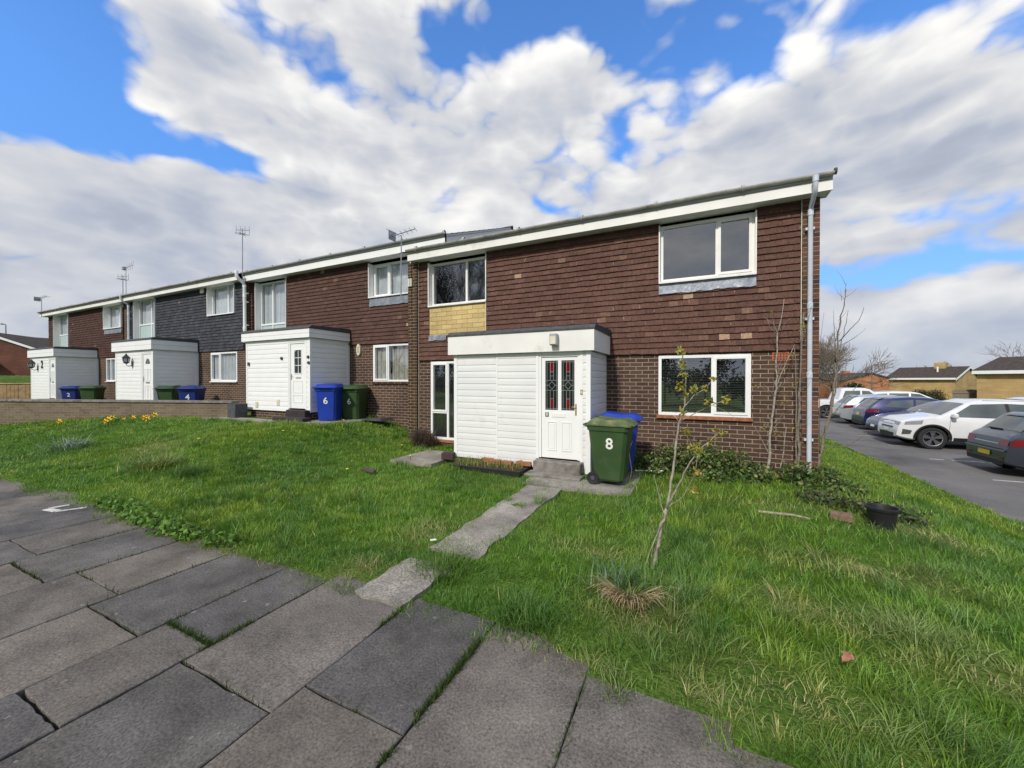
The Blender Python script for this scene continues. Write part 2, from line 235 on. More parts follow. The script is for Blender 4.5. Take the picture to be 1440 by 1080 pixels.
# ------------------------------------------------------------------ mesh builder
class MB:
    def __init__(s): s.v = []; s.f = []; s.m = []; s.c = []; s.cur = (1, 1, 1); s.mi = 0
    def face(s, pts, col=None):
        i = len(s.v); s.v += [tuple(p) for p in pts]; s.f.append(tuple(range(i, i+len(pts)))); s.m.append(s.mi); s.c.append(col or s.cur)
    def faces(s, vs, fs, col=None):
        i = len(s.v); s.v += [tuple(p) for p in vs]
        for f in fs: s.f.append(tuple(j+i for j in f)); s.m.append(s.mi); s.c.append(col or s.cur)
    def box(s, x0, x1, y0, y1, z0, z1, col=None, T=None, bev=0):
        p = [(x0, y0, z0), (x1, y0, z0), (x1, y1, z0), (x0, y1, z0), (x0, y0, z1), (x1, y0, z1), (x1, y1, z1), (x0, y1, z1)]
        if bev:
            b = bev; zc_ = [(z0, b), (z0+b, 0), (z1-b, 0), (z1, b)]; p = []; fs = []
            for z, i_ in zc_:
                p += [(x0+b, y0+i_, z), (x1-b, y0+i_, z), (x1-i_, y0+b, z), (x1-i_, y1-b, z), (x1-b, y1-i_, z), (x0+b, y1-i_, z), (x0+i_, y1-b, z), (x0+i_, y0+b, z)]
            for k in range(3):
                for j in range(8): a = k*8+j; c = k*8+(j+1) % 8; fs.append((a, c, c+8, a+8))
            fs.append(tuple(range(7, -1, -1))); fs.append(tuple(range(24, 32)))
        else: fs = [(0, 3, 2, 1), (4, 5, 6, 7), (0, 1, 5, 4), (1, 2, 6, 5), (2, 3, 7, 6), (3, 0, 4, 7)]
        if T: p = [T @ Vector(q) for q in p]
        s.faces(p, fs, col)
    def prism(s, poly, fn, a, b, col=None):                       # poly [(u,v)], fn(u,v,w)->xyz
        n = len(poly); p = [fn(u, v, a) for u, v in poly]+[fn(u, v, b) for u, v in poly]
        fs = [tuple(range(n-1, -1, -1)), tuple(range(n, 2*n))]+[(i, (i+1) % n, n+(i+1) % n, n+i) for i in range(n)]
        s.faces(p, fs, col)
    def tube(s, pts, rad, n=6, col=None, cap=True):
        pts = [Vector(p) for p in pts]; rad = rad if isinstance(rad, (list, tuple)) else [rad]*len(pts)
        vs = []; fs = []
        up = Vector((0.31, 0.17, 0.93)).normalized()
        for i, p in enumerate(pts):
            d = (pts[min(i+1, len(pts)-1)]-pts[max(i-1, 0)])
            d = d.normalized() if d.length > 1e-9 else Vector((0, 0, 1))
            u = d.cross(up)
            if u.length < 0.15: u = d.cross(Vector((1, 0, 0)))
            u.normalize(); w = d.cross(u)
            for k in range(n):
                a = 2*PI*k/n; vs.append(p+(u*math.cos(a)+w*math.sin(a))*rad[i])
        for i in range(len(pts)-1):
            for k in range(n):
                a = i*n+k; b = i*n+(k+1) % n; fs.append((a, b, b+n, a+n))
        if cap: fs.append(tuple(range(n-1, -1, -1))); fs.append(tuple(range((len(pts)-1)*n, len(pts)*n)))
        s.faces(vs, fs, col)
    def lathe(s, prof, o=(0, 0, 0), n=16, axis='z', col=None):    # prof [(r, h)]
        vs = []; fs = []
        for r_, h in prof:
            for k in range(n):
                a = 2*PI*k/n; c, d = r_*math.cos(a), r_*math.sin(a)
                q = (c, d, h) if axis == 'z' else ((c, h, d) if axis == 'y' else (h, c, d))
                vs.append((q[0]+o[0], q[1]+o[1], q[2]+o[2]))
        for i in range(len(prof)-1):
            for k in range(n):
                a = i*n+k; b = i*n+(k+1) % n; fs.append((a, b, b+n, a+n))
        s.faces(vs, fs, col)
    def text(s, txt, size, T, depth=0.002):
        cu = bpy.data.curves.new('t', 'FONT'); cu.body = txt; cu.size = size; cu.align_x = 'CENTER'; cu.align_y = 'CENTER'; cu.extrude = depth; cu.offset = size*0.018; cu.resolution_u = 4
        o = bpy.data.objects.new('t', cu); COL.objects.link(o)
        me = bpy.data.meshes.new_from_object(o.evaluated_get(bpy.context.evaluated_depsgraph_get()))
        s.faces([T @ v.co for v in me.vertices], [tuple(p.vertices) for p in me.polygons])
        bpy.data.objects.remove(o); bpy.data.curves.remove(cu); bpy.data.meshes.remove(me)
    def build(s, name, mats, parent=None, loc=None, smooth=False, sharp=None):
        mats = mats if isinstance(mats, (list, tuple)) else [mats]
        off = Vector((0, 0, 0)); q = parent
        while q: off += q.location; q = q.parent
        if loc is not None: off = off+Vector(loc)
        me = bpy.data.meshes.new(name); V = np.array(s.v, float)-np.array(off)
        me.from_pydata(V.tolist(), [], s.f)
        for m in mats: me.materials.append(M[m] if isinstance(m, str) else m)
        me.polygons.foreach_set('material_index', s.m)
        ls = np.zeros(len(s.f), int); me.polygons.foreach_get('loop_total', ls)
        ca = me.color_attributes.new('Col', 'FLOAT_COLOR', 'CORNER')
        cols = np.repeat(np.c_[np.array(s.c, float), np.ones(len(s.f))], ls, axis=0); ca.data.foreach_set('color', cols.ravel())
        uv = me.uv_layers.new(name='UVMap')                       # box-projected, metres, world aligned
        nl = len(me.loops); vi = np.zeros(nl, int); me.loops.foreach_get('vertex_index', vi)
        nrm = np.zeros(len(s.f)*3); me.polygons.foreach_get('normal', nrm); nrm = np.abs(nrm.reshape(-1, 3))
        ax = np.repeat(np.argmax(nrm*np.array([1, 1.01, 1.0]), axis=1), ls); P_ = np.array(s.v, float)[vi]
        U = np.where(ax == 0, P_[:, 1], P_[:, 0]); W = np.where(ax == 2, P_[:, 1], P_[:, 2])
        uv.data.foreach_set('uv', np.c_[U, W].ravel())
        if smooth: me.polygons.foreach_set('use_smooth', [True]*len(s.f))
        if smooth and sharp:
            import bmesh
            bm = bmesh.new(); bm.from_mesh(me); bmesh.ops.remove_doubles(bm, verts=bm.verts, dist=1e-5)
            for e in bm.edges:
                if len(e.link_faces) == 2 and e.calc_face_angle(0) > R(sharp): e.smooth = False
            bm.to_mesh(me); bm.free()
        me.update(); o = bpy.data.objects.new(name, me); COL.objects.link(o)
        if parent: o.parent = parent
        if loc is not None: o.location = loc
        return o
def tag(o, label, cat, group=None, kind=None):
    if kind: o['kind'] = kind
    if label: o['label'] = label
    if cat: o['category'] = cat
    if group: o['group'] = group
    return o
def thing(name, label, cat, loc=(0, 0, 0), rz=0.0, group=None):
    o = bpy.data.objects.new(name, None); COL.objects.link(o); o.location = loc; o.rotation_euler = (0, 0, rz); o.empty_display_size = 0.2
    return tag(o, label, cat, group)
def copy_tree(o, parent=None):
    c = o.copy(); COL.objects.link(c)
    if parent: c.parent = parent
    for ch in list(o.children): copy_tree(ch, c)
    return c
def FY(u, v, w): return (u, w, v)                                  # prism helpers: profile in XZ / YZ
def FX(u, v, w): return (w, u, v)
# ------------------------------------------------------------------ camera, light, sky
cam = bpy.data.cameras.new('camera'); co = bpy.data.objects.new('camera', cam); COL.objects.link(co)
cam.sensor_width = 36; cam.lens = 36*F/1440; cam.clip_end = 2000; cam.clip_start = 0.05
co.location = (0, 0, EYE); co.rotation_euler = (R(90-0.53), 0, TH); scn.camera = co
SUN_EL, SUN_AZ = 40.0, -7.0                                       # azimuth of the light's source measured from -Y towards -X
sun = bpy.data.lights.new('sun', 'SUN'); so = bpy.data.objects.new('sun', sun); COL.objects.link(so)
sun.energy = 2.7; sun.angle = R(4.0); sun.color = (1.0, 0.94, 0.85)
sd = Vector((math.sin(R(SUN_AZ))*math.cos(R(SUN_EL)), -math.cos(R(SUN_AZ))*math.cos(R(SUN_EL)), math.sin(R(SUN_EL))))
so.rotation_euler = (-sd).to_track_quat('-Z', 'Y').to_euler(); so.location = (0, 0, 30)
def world():
    w = bpy.data.worlds.new('World'); scn.world = w; w.use_nodes = True; nt = w.node_tree; L = nt.links
    bg = nt.nodes['Background']; bg.inputs[1].default_value = 0.10
    sky = nd(nt, 'ShaderNodeTexSky', sky_type='NISHITA'); sky.sun_disc = False; sky.sun_elevation = R(SUN_EL)
    sky.sun_rotation = math.atan2(sd.x, sd.y); sky.air_density = 1.0; sky.dust_density = 0.3; sky.ozone_density = 3.0
    tc = nd(nt, 'ShaderNodeTexCoord'); D = tc.outputs['Generated']
    sep = nd(nt, 'ShaderNodeSeparateXYZ'); L.new(D, sep.inputs[0])
    def mth(op, a, b=None, c=None):
        n = nd(nt, 'ShaderNodeMath', operation=op)
        for i, q in enumerate((a, b, c)):
            if q is None: continue
            if isinstance(q, (int, float)): n.inputs[i].default_value = q
            else: L.new(q, n.inputs[i])
        return n.outputs[0]
    def mapr(x, a, b, lo, hi, smooth=True):
        n = nd(nt, 'ShaderNodeMapRange'); n.interpolation_type = 'SMOOTHSTEP' if smooth else 'LINEAR'
        for i, q in enumerate((a, b, lo, hi)): n.inputs[i+1].default_value = q
        L.new(x, n.inputs[0]); return n.outputs[0]
    def comb(a, b, c=0.0):
        n = nd(nt, 'ShaderNodeCombineXYZ')
        for i, q in enumerate((a, b, c)):
            if isinstance(q, (int, float)): n.inputs[i].default_value = q
            else: L.new(q, n.inputs[i])
        return n.outputs[0]
    P = comb(sep.outputs[0], sep.outputs[1], mth('MULTIPLY', sep.outputs[2], 1.75))
    def shift(vec, off):
        a = nd(nt, 'ShaderNodeVectorMath', operation='ADD'); L.new(vec, a.inputs[0]); a.inputs[1].default_value = off; return a.outputs[0]
    def fbm(vec, scale, detail, ro, dist, off):
        n = nd(nt, 'ShaderNodeTexNoise'); n.inputs['Scale'].default_value = scale; n.inputs['Detail'].default_value = detail; n.inputs['Roughness'].default_value = ro; n.inputs['Distortion'].default_value = dist
        L.new(shift(vec, off), n.inputs['Vector']); return n.outputs['Fac']
    wn = nd(nt, 'ShaderNodeTexNoise'); wn.inputs['Scale'].default_value = 5.0; wn.inputs['Detail'].default_value = 4; L.new(P, wn.inputs['Vector'])
    wsc = nd(nt, 'ShaderNodeVectorMath', operation='SCALE'); wsc.inputs['Scale'].default_value = 0.10; L.new(wn.outputs['Color'], wsc.inputs[0])
    PW = nd(nt, 'ShaderNodeVectorMath', operation='ADD'); L.new(P, PW.inputs[0]); L.new(wsc.outputs[0], PW.inputs[1]); PW = PW.outputs[0]
    def puffs(vec, scale, off):                                    # rounded heaps: folded noise at three sizes
        tot = None
        for k, wgt in enumerate((0.56, 0.29, 0.15)):
            n = nd(nt, 'ShaderNodeTexNoise'); n.inputs['Scale'].default_value = scale*2.15**k; n.inputs['Detail'].default_value = 0.0; L.new(shift(vec, (off[0]+k*1.7, off[1], off[2])), n.inputs['Vector'])
            q = mth('MULTIPLY', mth('ABSOLUTE', mth('SUBTRACT', n.outputs['Fac'], 0.5)), 2.6*wgt); tot = q if tot is None else mth('ADD', tot, q)
        return tot
    sh = (0.045*sd.x-0.0, 0.045*sd.y, 0.10)                        # towards the sun and up
    OFF = (3.7, 1.9, 0.4)
    def dens(o):
        return mth('ADD', mth('MULTIPLY', fbm(P, 2.3, 9, 0.54, 0.0, o), 0.80), mth('MULTIPLY', mth('SUBTRACT', puffs(PW, 5.0, o), 0.30), 0.42))
    d0 = dens(OFF); d1 = dens((OFF[0]+sh[0], OFF[1]+sh[1], OFF[2]+sh[2]))
    # clear patches of sky at their compass bearings (azimuth from +Y towards +X, elevation), in radians
    az = mth('ARCTAN2', sep.outputs[0], sep.outputs[1]); el = mth('ARCSINE', sep.outputs[2])
    hole = None
    def bear(px, py):
        v = pz(px, py, 1.0)-Vector((0, 0, EYE)); v.normalize(); return math.atan2(v.x, v.y), math.asin(v.z)
    for px, py, wa, we, k in SKY_HOLES:
        a0, e0 = bear(px, py)
        da = mth('DIVIDE', mth('SUBTRACT', az, a0), R(wa)); de = mth('DIVIDE', mth('SUBTRACT', el, e0), R(we))
        r2 = mth('ADD', mth('MULTIPLY', da, da), mth('MULTIPLY', de, de))
        g = mth('MULTIPLY', mth('POWER', 2.718, mth('MULTIPLY', r2, -1.0)), k)
        hole = g if hole is None else mth('ADD', hole, g)
    for a0, e0, wa, we, k in ((R(-146), R(16), 26, 12, -0.22), (R(150), R(18), 25, 12, -0.15)):   # cloud banks behind the viewer, seen in the panes
        da = mth('DIVIDE', mth('SUBTRACT', az, a0), R(wa)); de = mth('DIVIDE', mth('SUBTRACT', el, e0), R(we))
        hole = mth('ADD', hole, mth('MULTIPLY', mth('POWER', 2.718, mth('MULTIPLY', mth('ADD', mth('MULTIPLY', da, da), mth('MULTIPLY', de, de)), -1.0)), k))
    lowb = mapr(sep.outputs[2], 0.02, 0.50, 0.165, 0.035)              # cloud thickens towards the horizon
    dd = mth('ADD', mth('SUBTRACT', d0, hole), lowb)
    mask = mapr(dd, SKY_M[0], SKY_M[1], 0.0, 1.0)
    thin = mapr(sep.outputs[2], 0.0, 0.22, 0.93, 1.0)
    mask = mth('MULTIPLY', mask, thin)
    lit = mth('SUBTRACT', d0, d1)                                  # brighter on the side that faces the sun
    thick = mapr(dd, SKY_M[1], SKY_M[1]+0.28, 0.0, 1.0)
    br = mth('ADD', mth('MULTIPLY', lit, 1.25), mth('SUBTRACT', 0.70, mth('MULTIPLY', thick, 0.24)))
    base = fbm(comb(sep.outputs[0], sep.outputs[1], mth('MULTIPLY', sep.outputs[2], 4.2)), 2.3, 7, 0.55, 0.0, (9.1, 4.4, 2.2))
    br = mth('ADD', br, mth('MULTIPLY', mth('SUBTRACT', base, 0.5), 0.85))
    low = mapr(sep.outputs[2], 0.02, 0.40, 0.0, 1.0)
    br = mth('MULTIPLY', br, mth('ADD', 0.69, mth('MULTIPLY', low, 0.31)))
    rp = ramp(nt, [(0.0, (2.3, 2.65, 3.4)), (0.40, (3.7, 4.05, 4.85)), (0.66, (5.5, 5.6, 5.85)), (0.95, (8.0, 7.9, 7.7))]); L.new(br, rp.inputs[0])
    tint = nd(nt, 'ShaderNodeMix', data_type='RGBA', blend_type='MULTIPLY'); tint.inputs[0].default_value = 1; L.new(sky.outputs[0], tint.inputs[6]); tz = nd(nt, 'ShaderNodeMix', data_type='RGBA'); L.new(mapr(sep.outputs[2], 0.0, 0.5, 0.0, 1.0), tz.inputs[0]); tz.inputs[6].default_value = (0.62, 0.72, 0.95, 1); tz.inputs[7].default_value = SKY_TINT; L.new(tz.outputs[2], tint.inputs[7])
    mx = nd(nt, 'ShaderNodeMix', data_type='RGBA'); L.new(mask, mx.inputs[0]); L.new(tint.outputs[2], mx.inputs[6]); L.new(rp.outputs[0], mx.inputs[7])
    L.new(mx.outputs[2], bg.inputs[0])
SKY_TINT = (1.03, 1.60, 2.2, 1)
SKY_M = (0.310, 0.455)
SKY_HOLES = [(0, 70, 9, 8, 0.30), (60, 20, 7, 5, 0.2), (225, 205, 9, 2.2, 0.16), (130, 160, 6, 2.6, 0.16), (345, 232, 3.2, 1.5, 0.17), (470, 130, 5, 2.4, 0.13), (300, 5, 16, 2.6, 0.15), (560, 12, 6, 3, 0.12),
             (640, 65, 6, 3.0, 0.19), (735, 40, 5, 3.4, 0.17), (850, 25, 6, 3.5, 0.22), (1075, 105, 4.0, 2.6, 0.14), (975, 50, 3, 2.5, 0.08), (1290, 8, 7, 2.2, 0.17), (1430, 30, 6, 3.5, 0.20), (1340, 372, 10, 2.2, 0.12), (1190, 300, 5, 2, 0.06), (1400, 420, 6, 1.6, 0.08),
             (60, 460, 6, 2.5, 0.05), (600, 215, 8, 3, -0.12), (1050, 190, 9, 3, -0.10), (1250, 150, 14, 6, -0.14), (790, 140, 7, 4, -0.12), (270, 95, 7, 4.5, -0.13), (40, 250, 10, 4, -0.12), (300, 330, 16, 5, -0.12), (520, 60, 6, 2.5, -0.06), (700, 230, 14, 4, -0.08), (890, 265, 9, 6, -0.13), (1000, 320, 8, 5, -0.05), (1180, 390, 5, 1.5, 0.07), (1400, 280, 8, 1.5, 0.07)]
world()
vs = scn.view_settings; vs.view_transform = 'Standard'; vs.look = 'None'; vs.exposure = 0.35; vs.gamma = 1.0; vs.use_curve_mapping = False
scn.cycles.max_bounces = 8; scn.cycles.transparent_max_bounces = 12; scn.cycles.use_denoising = True
# ------------------------------------------------------------------ setting: ground, pavement, paths, car park
def edge_y(x):                                                     # ragged line where lawn meets pavement
    x = np.asarray(x, float)
    return 2.0+0.10*(vn(x*1.1, x*0+3, 5)-0.5)*2+0.12*(vn(x*3.1, x*0+7, 6)-0.5)-0.10*np.exp(-((x+0.55)/0.2)**2)+0.05*np.exp(-((x+1.6)/0.5)**2)-0.24*sm(-0.25, 0.25, x)
ROAD_X = 4.55
def road_edge(y): return ROAD_X+0.10*(vn(np.asarray(y, float)*0.6, np.asarray(y, float)*0, 9)-0.5)
def build_ground():
    xs = np.concatenate([[-400, -250, -160, -110, -80, -62], np.arange(-52, -15, 1.0), np.arange(-15, 5.2, 0.16), np.arange(5.4, 20, 0.8), [24, 30, 40, 60, 90, 140, 220, 400]])
    ys = np.concatenate([[-300, -160, -90, -50, -30, -18, -10, -5, -2, 0, 1], np.arange(1.4, 9.0, 0.15), np.arange(9.2, 20, 0.6), np.arange(20, 50, 2.0), [55, 65, 80, 110, 160, 260, 500]])
    X, Y = np.meshgrid(xs, ys); Z = G(X, Y)
    lawn = sm(2.0, 2.5, Y)*sm(-20, -14, X)
    Z = Z+lawn*0.07*(vn(X*1.3, Y*1.3, 2)-0.45)-(1-sm(1.75, 2.1, Y))*0.07
    Z = Z-0.10*sm(4.4, 4.8, X)
    n, m = X.shape; V = np.c_[X.ravel(), Y.ravel(), Z.ravel()]
    idx = np.arange(n*m).reshape(n, m)
    Fq = np.c_[idx[:-1, :-1].ravel(), idx[:-1, 1:].ravel(), idx[1:, 1:].ravel(), idx[1:, :-1].ravel()]
    mb = MB(); mb.faces(V.tolist(), Fq.tolist()); o = mb.build('ground', 'ground', smooth=True); tag(o, 'rough lawn and open ground around the terrace', 'ground', kind='structure')
build_ground()
def build_pavement():
    mb = MB(); rng = random.Random(3)
    bounds = [-0.52+0.68*k for k in range(12, 0, -1)]+[0.17, -0.52, -1.18, -1.84, -2.64, -3.14, -3.88, -4.64, -5.43, -6.19]
    x = -6.19
    while x > -34: x -= rng.choice([0.62, 0.76, 0.76]); bounds.append(x)
    cross = {(-1.18, -1.84): 1.345, (-1.84, -2.64): 1.165, (-2.64, -3.14): 1.31, (-3.14, -3.88): 1.165, (-3.88, -4.64): 1.325, (-4.64, -5.43): 1.155, (-5.43, -6.19): 1.31, (-0.52, -1.18): 0.95, (0.17, -0.52): 1.0}
    tones = [(0.124, 0.111, 0.098), (0.117, 0.106, 0.095), (0.103, 0.097, 0.091), (0.096, 0.091, 0.088), (0.131, 0.116, 0.100)]
    k = 0
    for i in range(len(bounds)-1):
        a, b = bounds[i+1], bounds[i]; key = (bounds[i], bounds[i+1])
        c = cross.get((round(bounds[i], 2), round(bounds[i+1], 2)), 1.16 if i % 2 else 1.32)
        cuts = [1.93 if a > -0.1 else (2.06 if a > -0.6 else 2.25), c]
        y = c
        while y > -1.2: y -= rng.choice([0.62, 0.9, 0.9]); cuts.append(y)
        for j in range(len(cuts)-1):
            y1, y0 = cuts[j], cuts[j+1]; g = 0.006
            t = tones[(i*3+j*2+rng.randrange(2)) % 5]; kq = rng.uniform(0.9, 1.12); t = tuple(q*kq for q in t)
            dz = rng.uniform(-0.002, 0.002); sxp = rng.uniform(-0.003, 0.003); syp = rng.uniform(-0.003, 0.003)
            ga, gb = g*rng.uniform(0.5, 1.5), g*rng.uniform(0.5, 1.5)
            x0, x1, yy0, yy1 = a+ga, b-gb, y0+ga, y1-gb
            n = 9; ring = []
            for (px_, py_, qx, qy) in ((x0, yy0, x1, yy0), (x1, yy0, x1, yy1), (x1, yy1, x0, yy1), (x0, yy1, x0, yy0)):
                for s_ in range(n):
                    f = s_/n; ch = rng.choice([0.003, 0.003, 0.007]); jx = rng.uniform(-ch, ch) if s_ else rng.uniform(-0.004, 0.004); ring.append((px_+(qx-px_)*f+jx, py_+(qy-py_)*f+rng.uniform(-ch, ch)))
            cxm, cym = (x0+x1)/2, (yy0+yy1)/2
            top = lambda u, v, d: dz+sxp*(u-cxm)/0.5+syp*(v-cym)/0.5+d
            vs_ = [(u, v, -0.06) for u, v in ring]+[(u, v, top(u, v, -0.005)) for u, v in ring]+[(u+(cxm-u)*0.012, v+(cym-v)*0.012, top(u, v, 0)) for u, v in ring]
            m_ = len(ring); fs = []
            for L_ in range(2):
                for q in range(m_): e = (q+1) % m_; fs.append((L_*m_+q, L_*m_+e, L_*m_+m_+e, L_*m_+m_+q))
            fs.append(tuple(range(2*m_, 3*m_)))
            mb.faces(vs_, fs, t)
    tag(mb.build('pavement', 'slab'), 'staggered grey concrete slab pavement with grassy joints', 'pavement', kind='structure')
build_pavement()
def sheet(name, pts, z0, mtl, label, cat, h=0.03, zf=None):
    mb = MB(); n = len(pts)
    top = [(x, y, (zf(x, y) if zf else 0)+z0) for x, y in pts]; bot = [(x, y, z-h-0.05) for x, y, z in top]
    mb.faces(top+bot, [tuple(range(n))]+[(i, i+n, (i+1) % n+n, (i+1) % n) for i in range(n)])
    return tag(mb.build(name, mtl), label, cat, kind='structure')
def rag(x0, x1, y0, y1, amp=0.05, n=14, seed=1):
    rg = random.Random(seed); p = []
    for k in range(n): p.append((x1+rg.uniform(-amp, amp), y0+(y1-y0)*k/n))
    for k in range(4): p.append((x1+(x0-x1)*k/4, y1+rg.uniform(-amp, amp)))
    for k in range(n): p.append((x0+rg.uniform(-amp, amp), y1+(y0-y1)*k/n))
    for k in range(4): p.append((x0+(x1-x0)*k/4, y0+rg.uniform(-amp, amp)))
    return p
def lawnz(x, y): return Gs(x, y)
sheet('garden_path', rag(-2.26, -1.74, 2.92, 5.35, 0.025, 18, 2), 0.025, 'path', 'worn concrete path leading to the white porch', 'path')
sheet('garden_path', rag(-2.30, -1.84, 2.08, 2.70, 0.022, 8, 3), 0.022, 'path', 'broken end of concrete path beside the pavement', 'path')
sheet('garden_path', rag(-2.4, -1.45, 5.42, 6.0, 0.03, 6, 4), 0.020, 'path', 'concrete apron below the porch step', 'path')
sheet('bin_pad', rag(-1.5, -0.80, 5.40, 6.9, 0.02, 6, 5), 0.03, 'path', 'concrete pad under the green and blue bins', 'path')
sheet('side_path', rag(-5.35, -4.4, 5.75, 6.9, 0.04, 6, 6), 0.06, 'path', 'grey concrete slab left of the near porch', 'path')
sheet('side_path', rag(-13.4, -9.9, 6.1, 6.72, 0.05, 8, 7), 0.03, 'path', 'concrete path in front of the middle porch', 'path', zf=lawnz)
sheet('side_path', rag(-9.6, -8.0, 6.35, 8.0, 0.03, 8, 8), 0.03, 'path', 'concrete strip under the bins beside the middle porch', 'path', zf=lawnz)
def build_carpark():
    ys = list(np.arange(-30, 34.1, 0.5)); p = [(float(road_edge(y)), y) for y in ys]
    mb = MB(); n = len(p); z = -0.615
    V = [(x, y, z) for x, y in p]+[(34, y, z) for x, y in p]; mb.faces(V, [(i, i+n, i+1+n, i+1) for i in range(n-1)])
    tag(mb.build('car_park', 'asphalt'), 'grey asphalt car park beside the end terrace', 'car park', kind='structure')
    mb = MB(); pk = random.Random(4)
    for y in np.arange(7.2, 32, 2.55):                             # worn bay lines, broken where the paint has gone
        x = 6.0
        while x < 10.8:
            l = pk.uniform(0.25, 0.9)
            if pk.random() < 0.75: mb.face([(x, y-0.04, z+0.004), (x+l, y-0.04, z+0.004), (x+l, y+0.04, z+0.004), (x, y+0.04, z+0.004)])
            x += l+pk.uniform(0.02, 0.2)
    tag(mb.build('bay_lines', 'paint_white'), 'worn white bay lines on the car park', 'road marking', kind='structure')
build_carpark()
def mark():
    mb = MB(); a = [gnd(66, 716.5), gnd(96, 711.5), gnd(120, 715), gnd(76, 721)]
    c = [(-7.62, 1.87), (-7.16, 2.02), (-7.02, 1.93), (-7.36, 1.80)]
    w = 0.055
    def bar(p, q, w_):
        p = Vector((*p, 0)); q = Vector((*q, 0)); d = (q-p).normalized(); nn = Vector((-d.y, d.x, 0))*w_/2
        mb.prism([(p-nn)[:2], (q-nn)[:2], (q+nn)[:2], (p+nn)[:2]], lambda u, v, t: (u, v, t), 0.004, 0.012)
    bar(a[0], a[1], w); bar((a[0][0]+0.02, a[0][1]-0.02), (a[3][0]-0.02, a[3][1]+0.02), w*1.3); bar(a[3], a[2], w*0.8)
    tag(mb.build('cover_frame', 'paint_white', loc=(a[0][0], a[0][1], 0)), 'white open rectangular frame lying on the pavement at the lawn edge', 'cover frame')
mark()
# ------------------------------------------------------------------ lawn
def blades(name, X, Y, h, w, ang, lean, col, mtl, z=None, label=None, cat='grass', parent=None, loc=None, kind='stuff'):
    N = len(X); Z = G(X, Y) if z is None else z
    dx, dy = np.cos(ang), np.sin(ang); px_, py_ = -dy, dx
    tw = RNG.uniform(-0.8, 0.8, N); c, s = np.cos(tw), np.sin(tw); wx_, wy_ = px_*c+dx*s, py_*c+dy*s
    V = np.zeros((N, 7, 3))
    for k, (t, ww) in enumerate(((0.0, 1.0), (0.42, 0.85), (0.78, 0.5))):
        l = lean*t**1.7*h; zz_ = h*t*np.sqrt(np.clip(1-(lean*t*0.8)**2, 0.06, 1))
        for q, sg in enumerate((-0.5, 0.5)):
            V[:, k*2+q, 0] = X+dx*l+wx_*w*ww*sg; V[:, k*2+q, 1] = Y+dy*l+wy_*w*ww*sg; V[:, k*2+q, 2] = Z+zz_-0.01
    V[:, 6, 0] = X+dx*lean*h; V[:, 6, 1] = Y+dy*lean*h; V[:, 6, 2] = Z+h*np.sqrt(np.clip(1-(lean*0.9)**2, 0.03, 1))-0.01*0
    b = (np.arange(N)*7)[:, None]
    loops = np.concatenate([b+np.array([0, 1, 3, 2]), b+np.array([2, 3, 5, 4]), b+np.array([4, 5, 6])], axis=1).ravel()
    me = bpy.data.meshes.new(name); off = np.array(loc if loc is not None else (0, 0, 0), float)
    me.vertices.add(N*7); me.vertices.foreach_set('co', (V.reshape(-1, 3)-off).ravel().astype(np.float32))
    me.loops.add(N*11); me.loops.foreach_set('vertex_index', loops.astype(np.int32))
    st = np.tile(np.array([0, 4, 8]), N)+np.repeat(np.arange(N)*11, 3); tot = np.tile([4, 4, 3], N)
    me.polygons.add(N*3); me.polygons.foreach_set('loop_start', st.astype(np.int32)); me.polygons.foreach_set('loop_total', tot.astype(np.int32))
    me.polygons.foreach_set('use_smooth', np.ones(N*3, bool)); me.materials.append(M[mtl]); me.update(calc_edges=True)
    ca = me.color_attributes.new('Col', 'FLOAT_COLOR', 'POINT')
    ca.data.foreach_set('color', np.c_[np.repeat(col, 7, axis=0), np.ones(N*7)].astype(np.float32).ravel())
    o = bpy.data.objects.new(name, me); COL.objects.link(o)
    if loc is not None: o.location = loc
    if parent: o.parent = parent
    if label: tag(o, label, cat, kind=kind)
    return o
def inr(X, Y, x0, x1, y0, y1): return (X > x0) & (X < x1) & (Y > y0) & (Y < y1)
DRY = [(-0.62, 2.10, 0.30, 0.10), (-2.45, 2.35, 0.22, 0.16), (-0.95, 2.02, 0.14, 0.10), (0.45, 2.35, 0.35, 0.18), (0.95, 3.2, 0.5, 0.18), (-0.35, 2.65, 0.3, 0.22), (2.25, 5.6, 0.45, 0.25), (-3.3, 2.02, 0.5, 0.10), (0.9, 5.75, 0.6, 0.12),
       (-0.85, 3.55, 0.35, 0.15), (1.5, 2.9, 0.5, 0.15), (0.2, 2.15, 0.3, 0.12), (-2.5, 3.3, 0.25, 0.3), (-5.1, 2.0, 0.4, 0.12), (-9.6, 3.8, 0.5, 0.35), (1.25, 4.1, 0.6, 0.2)]
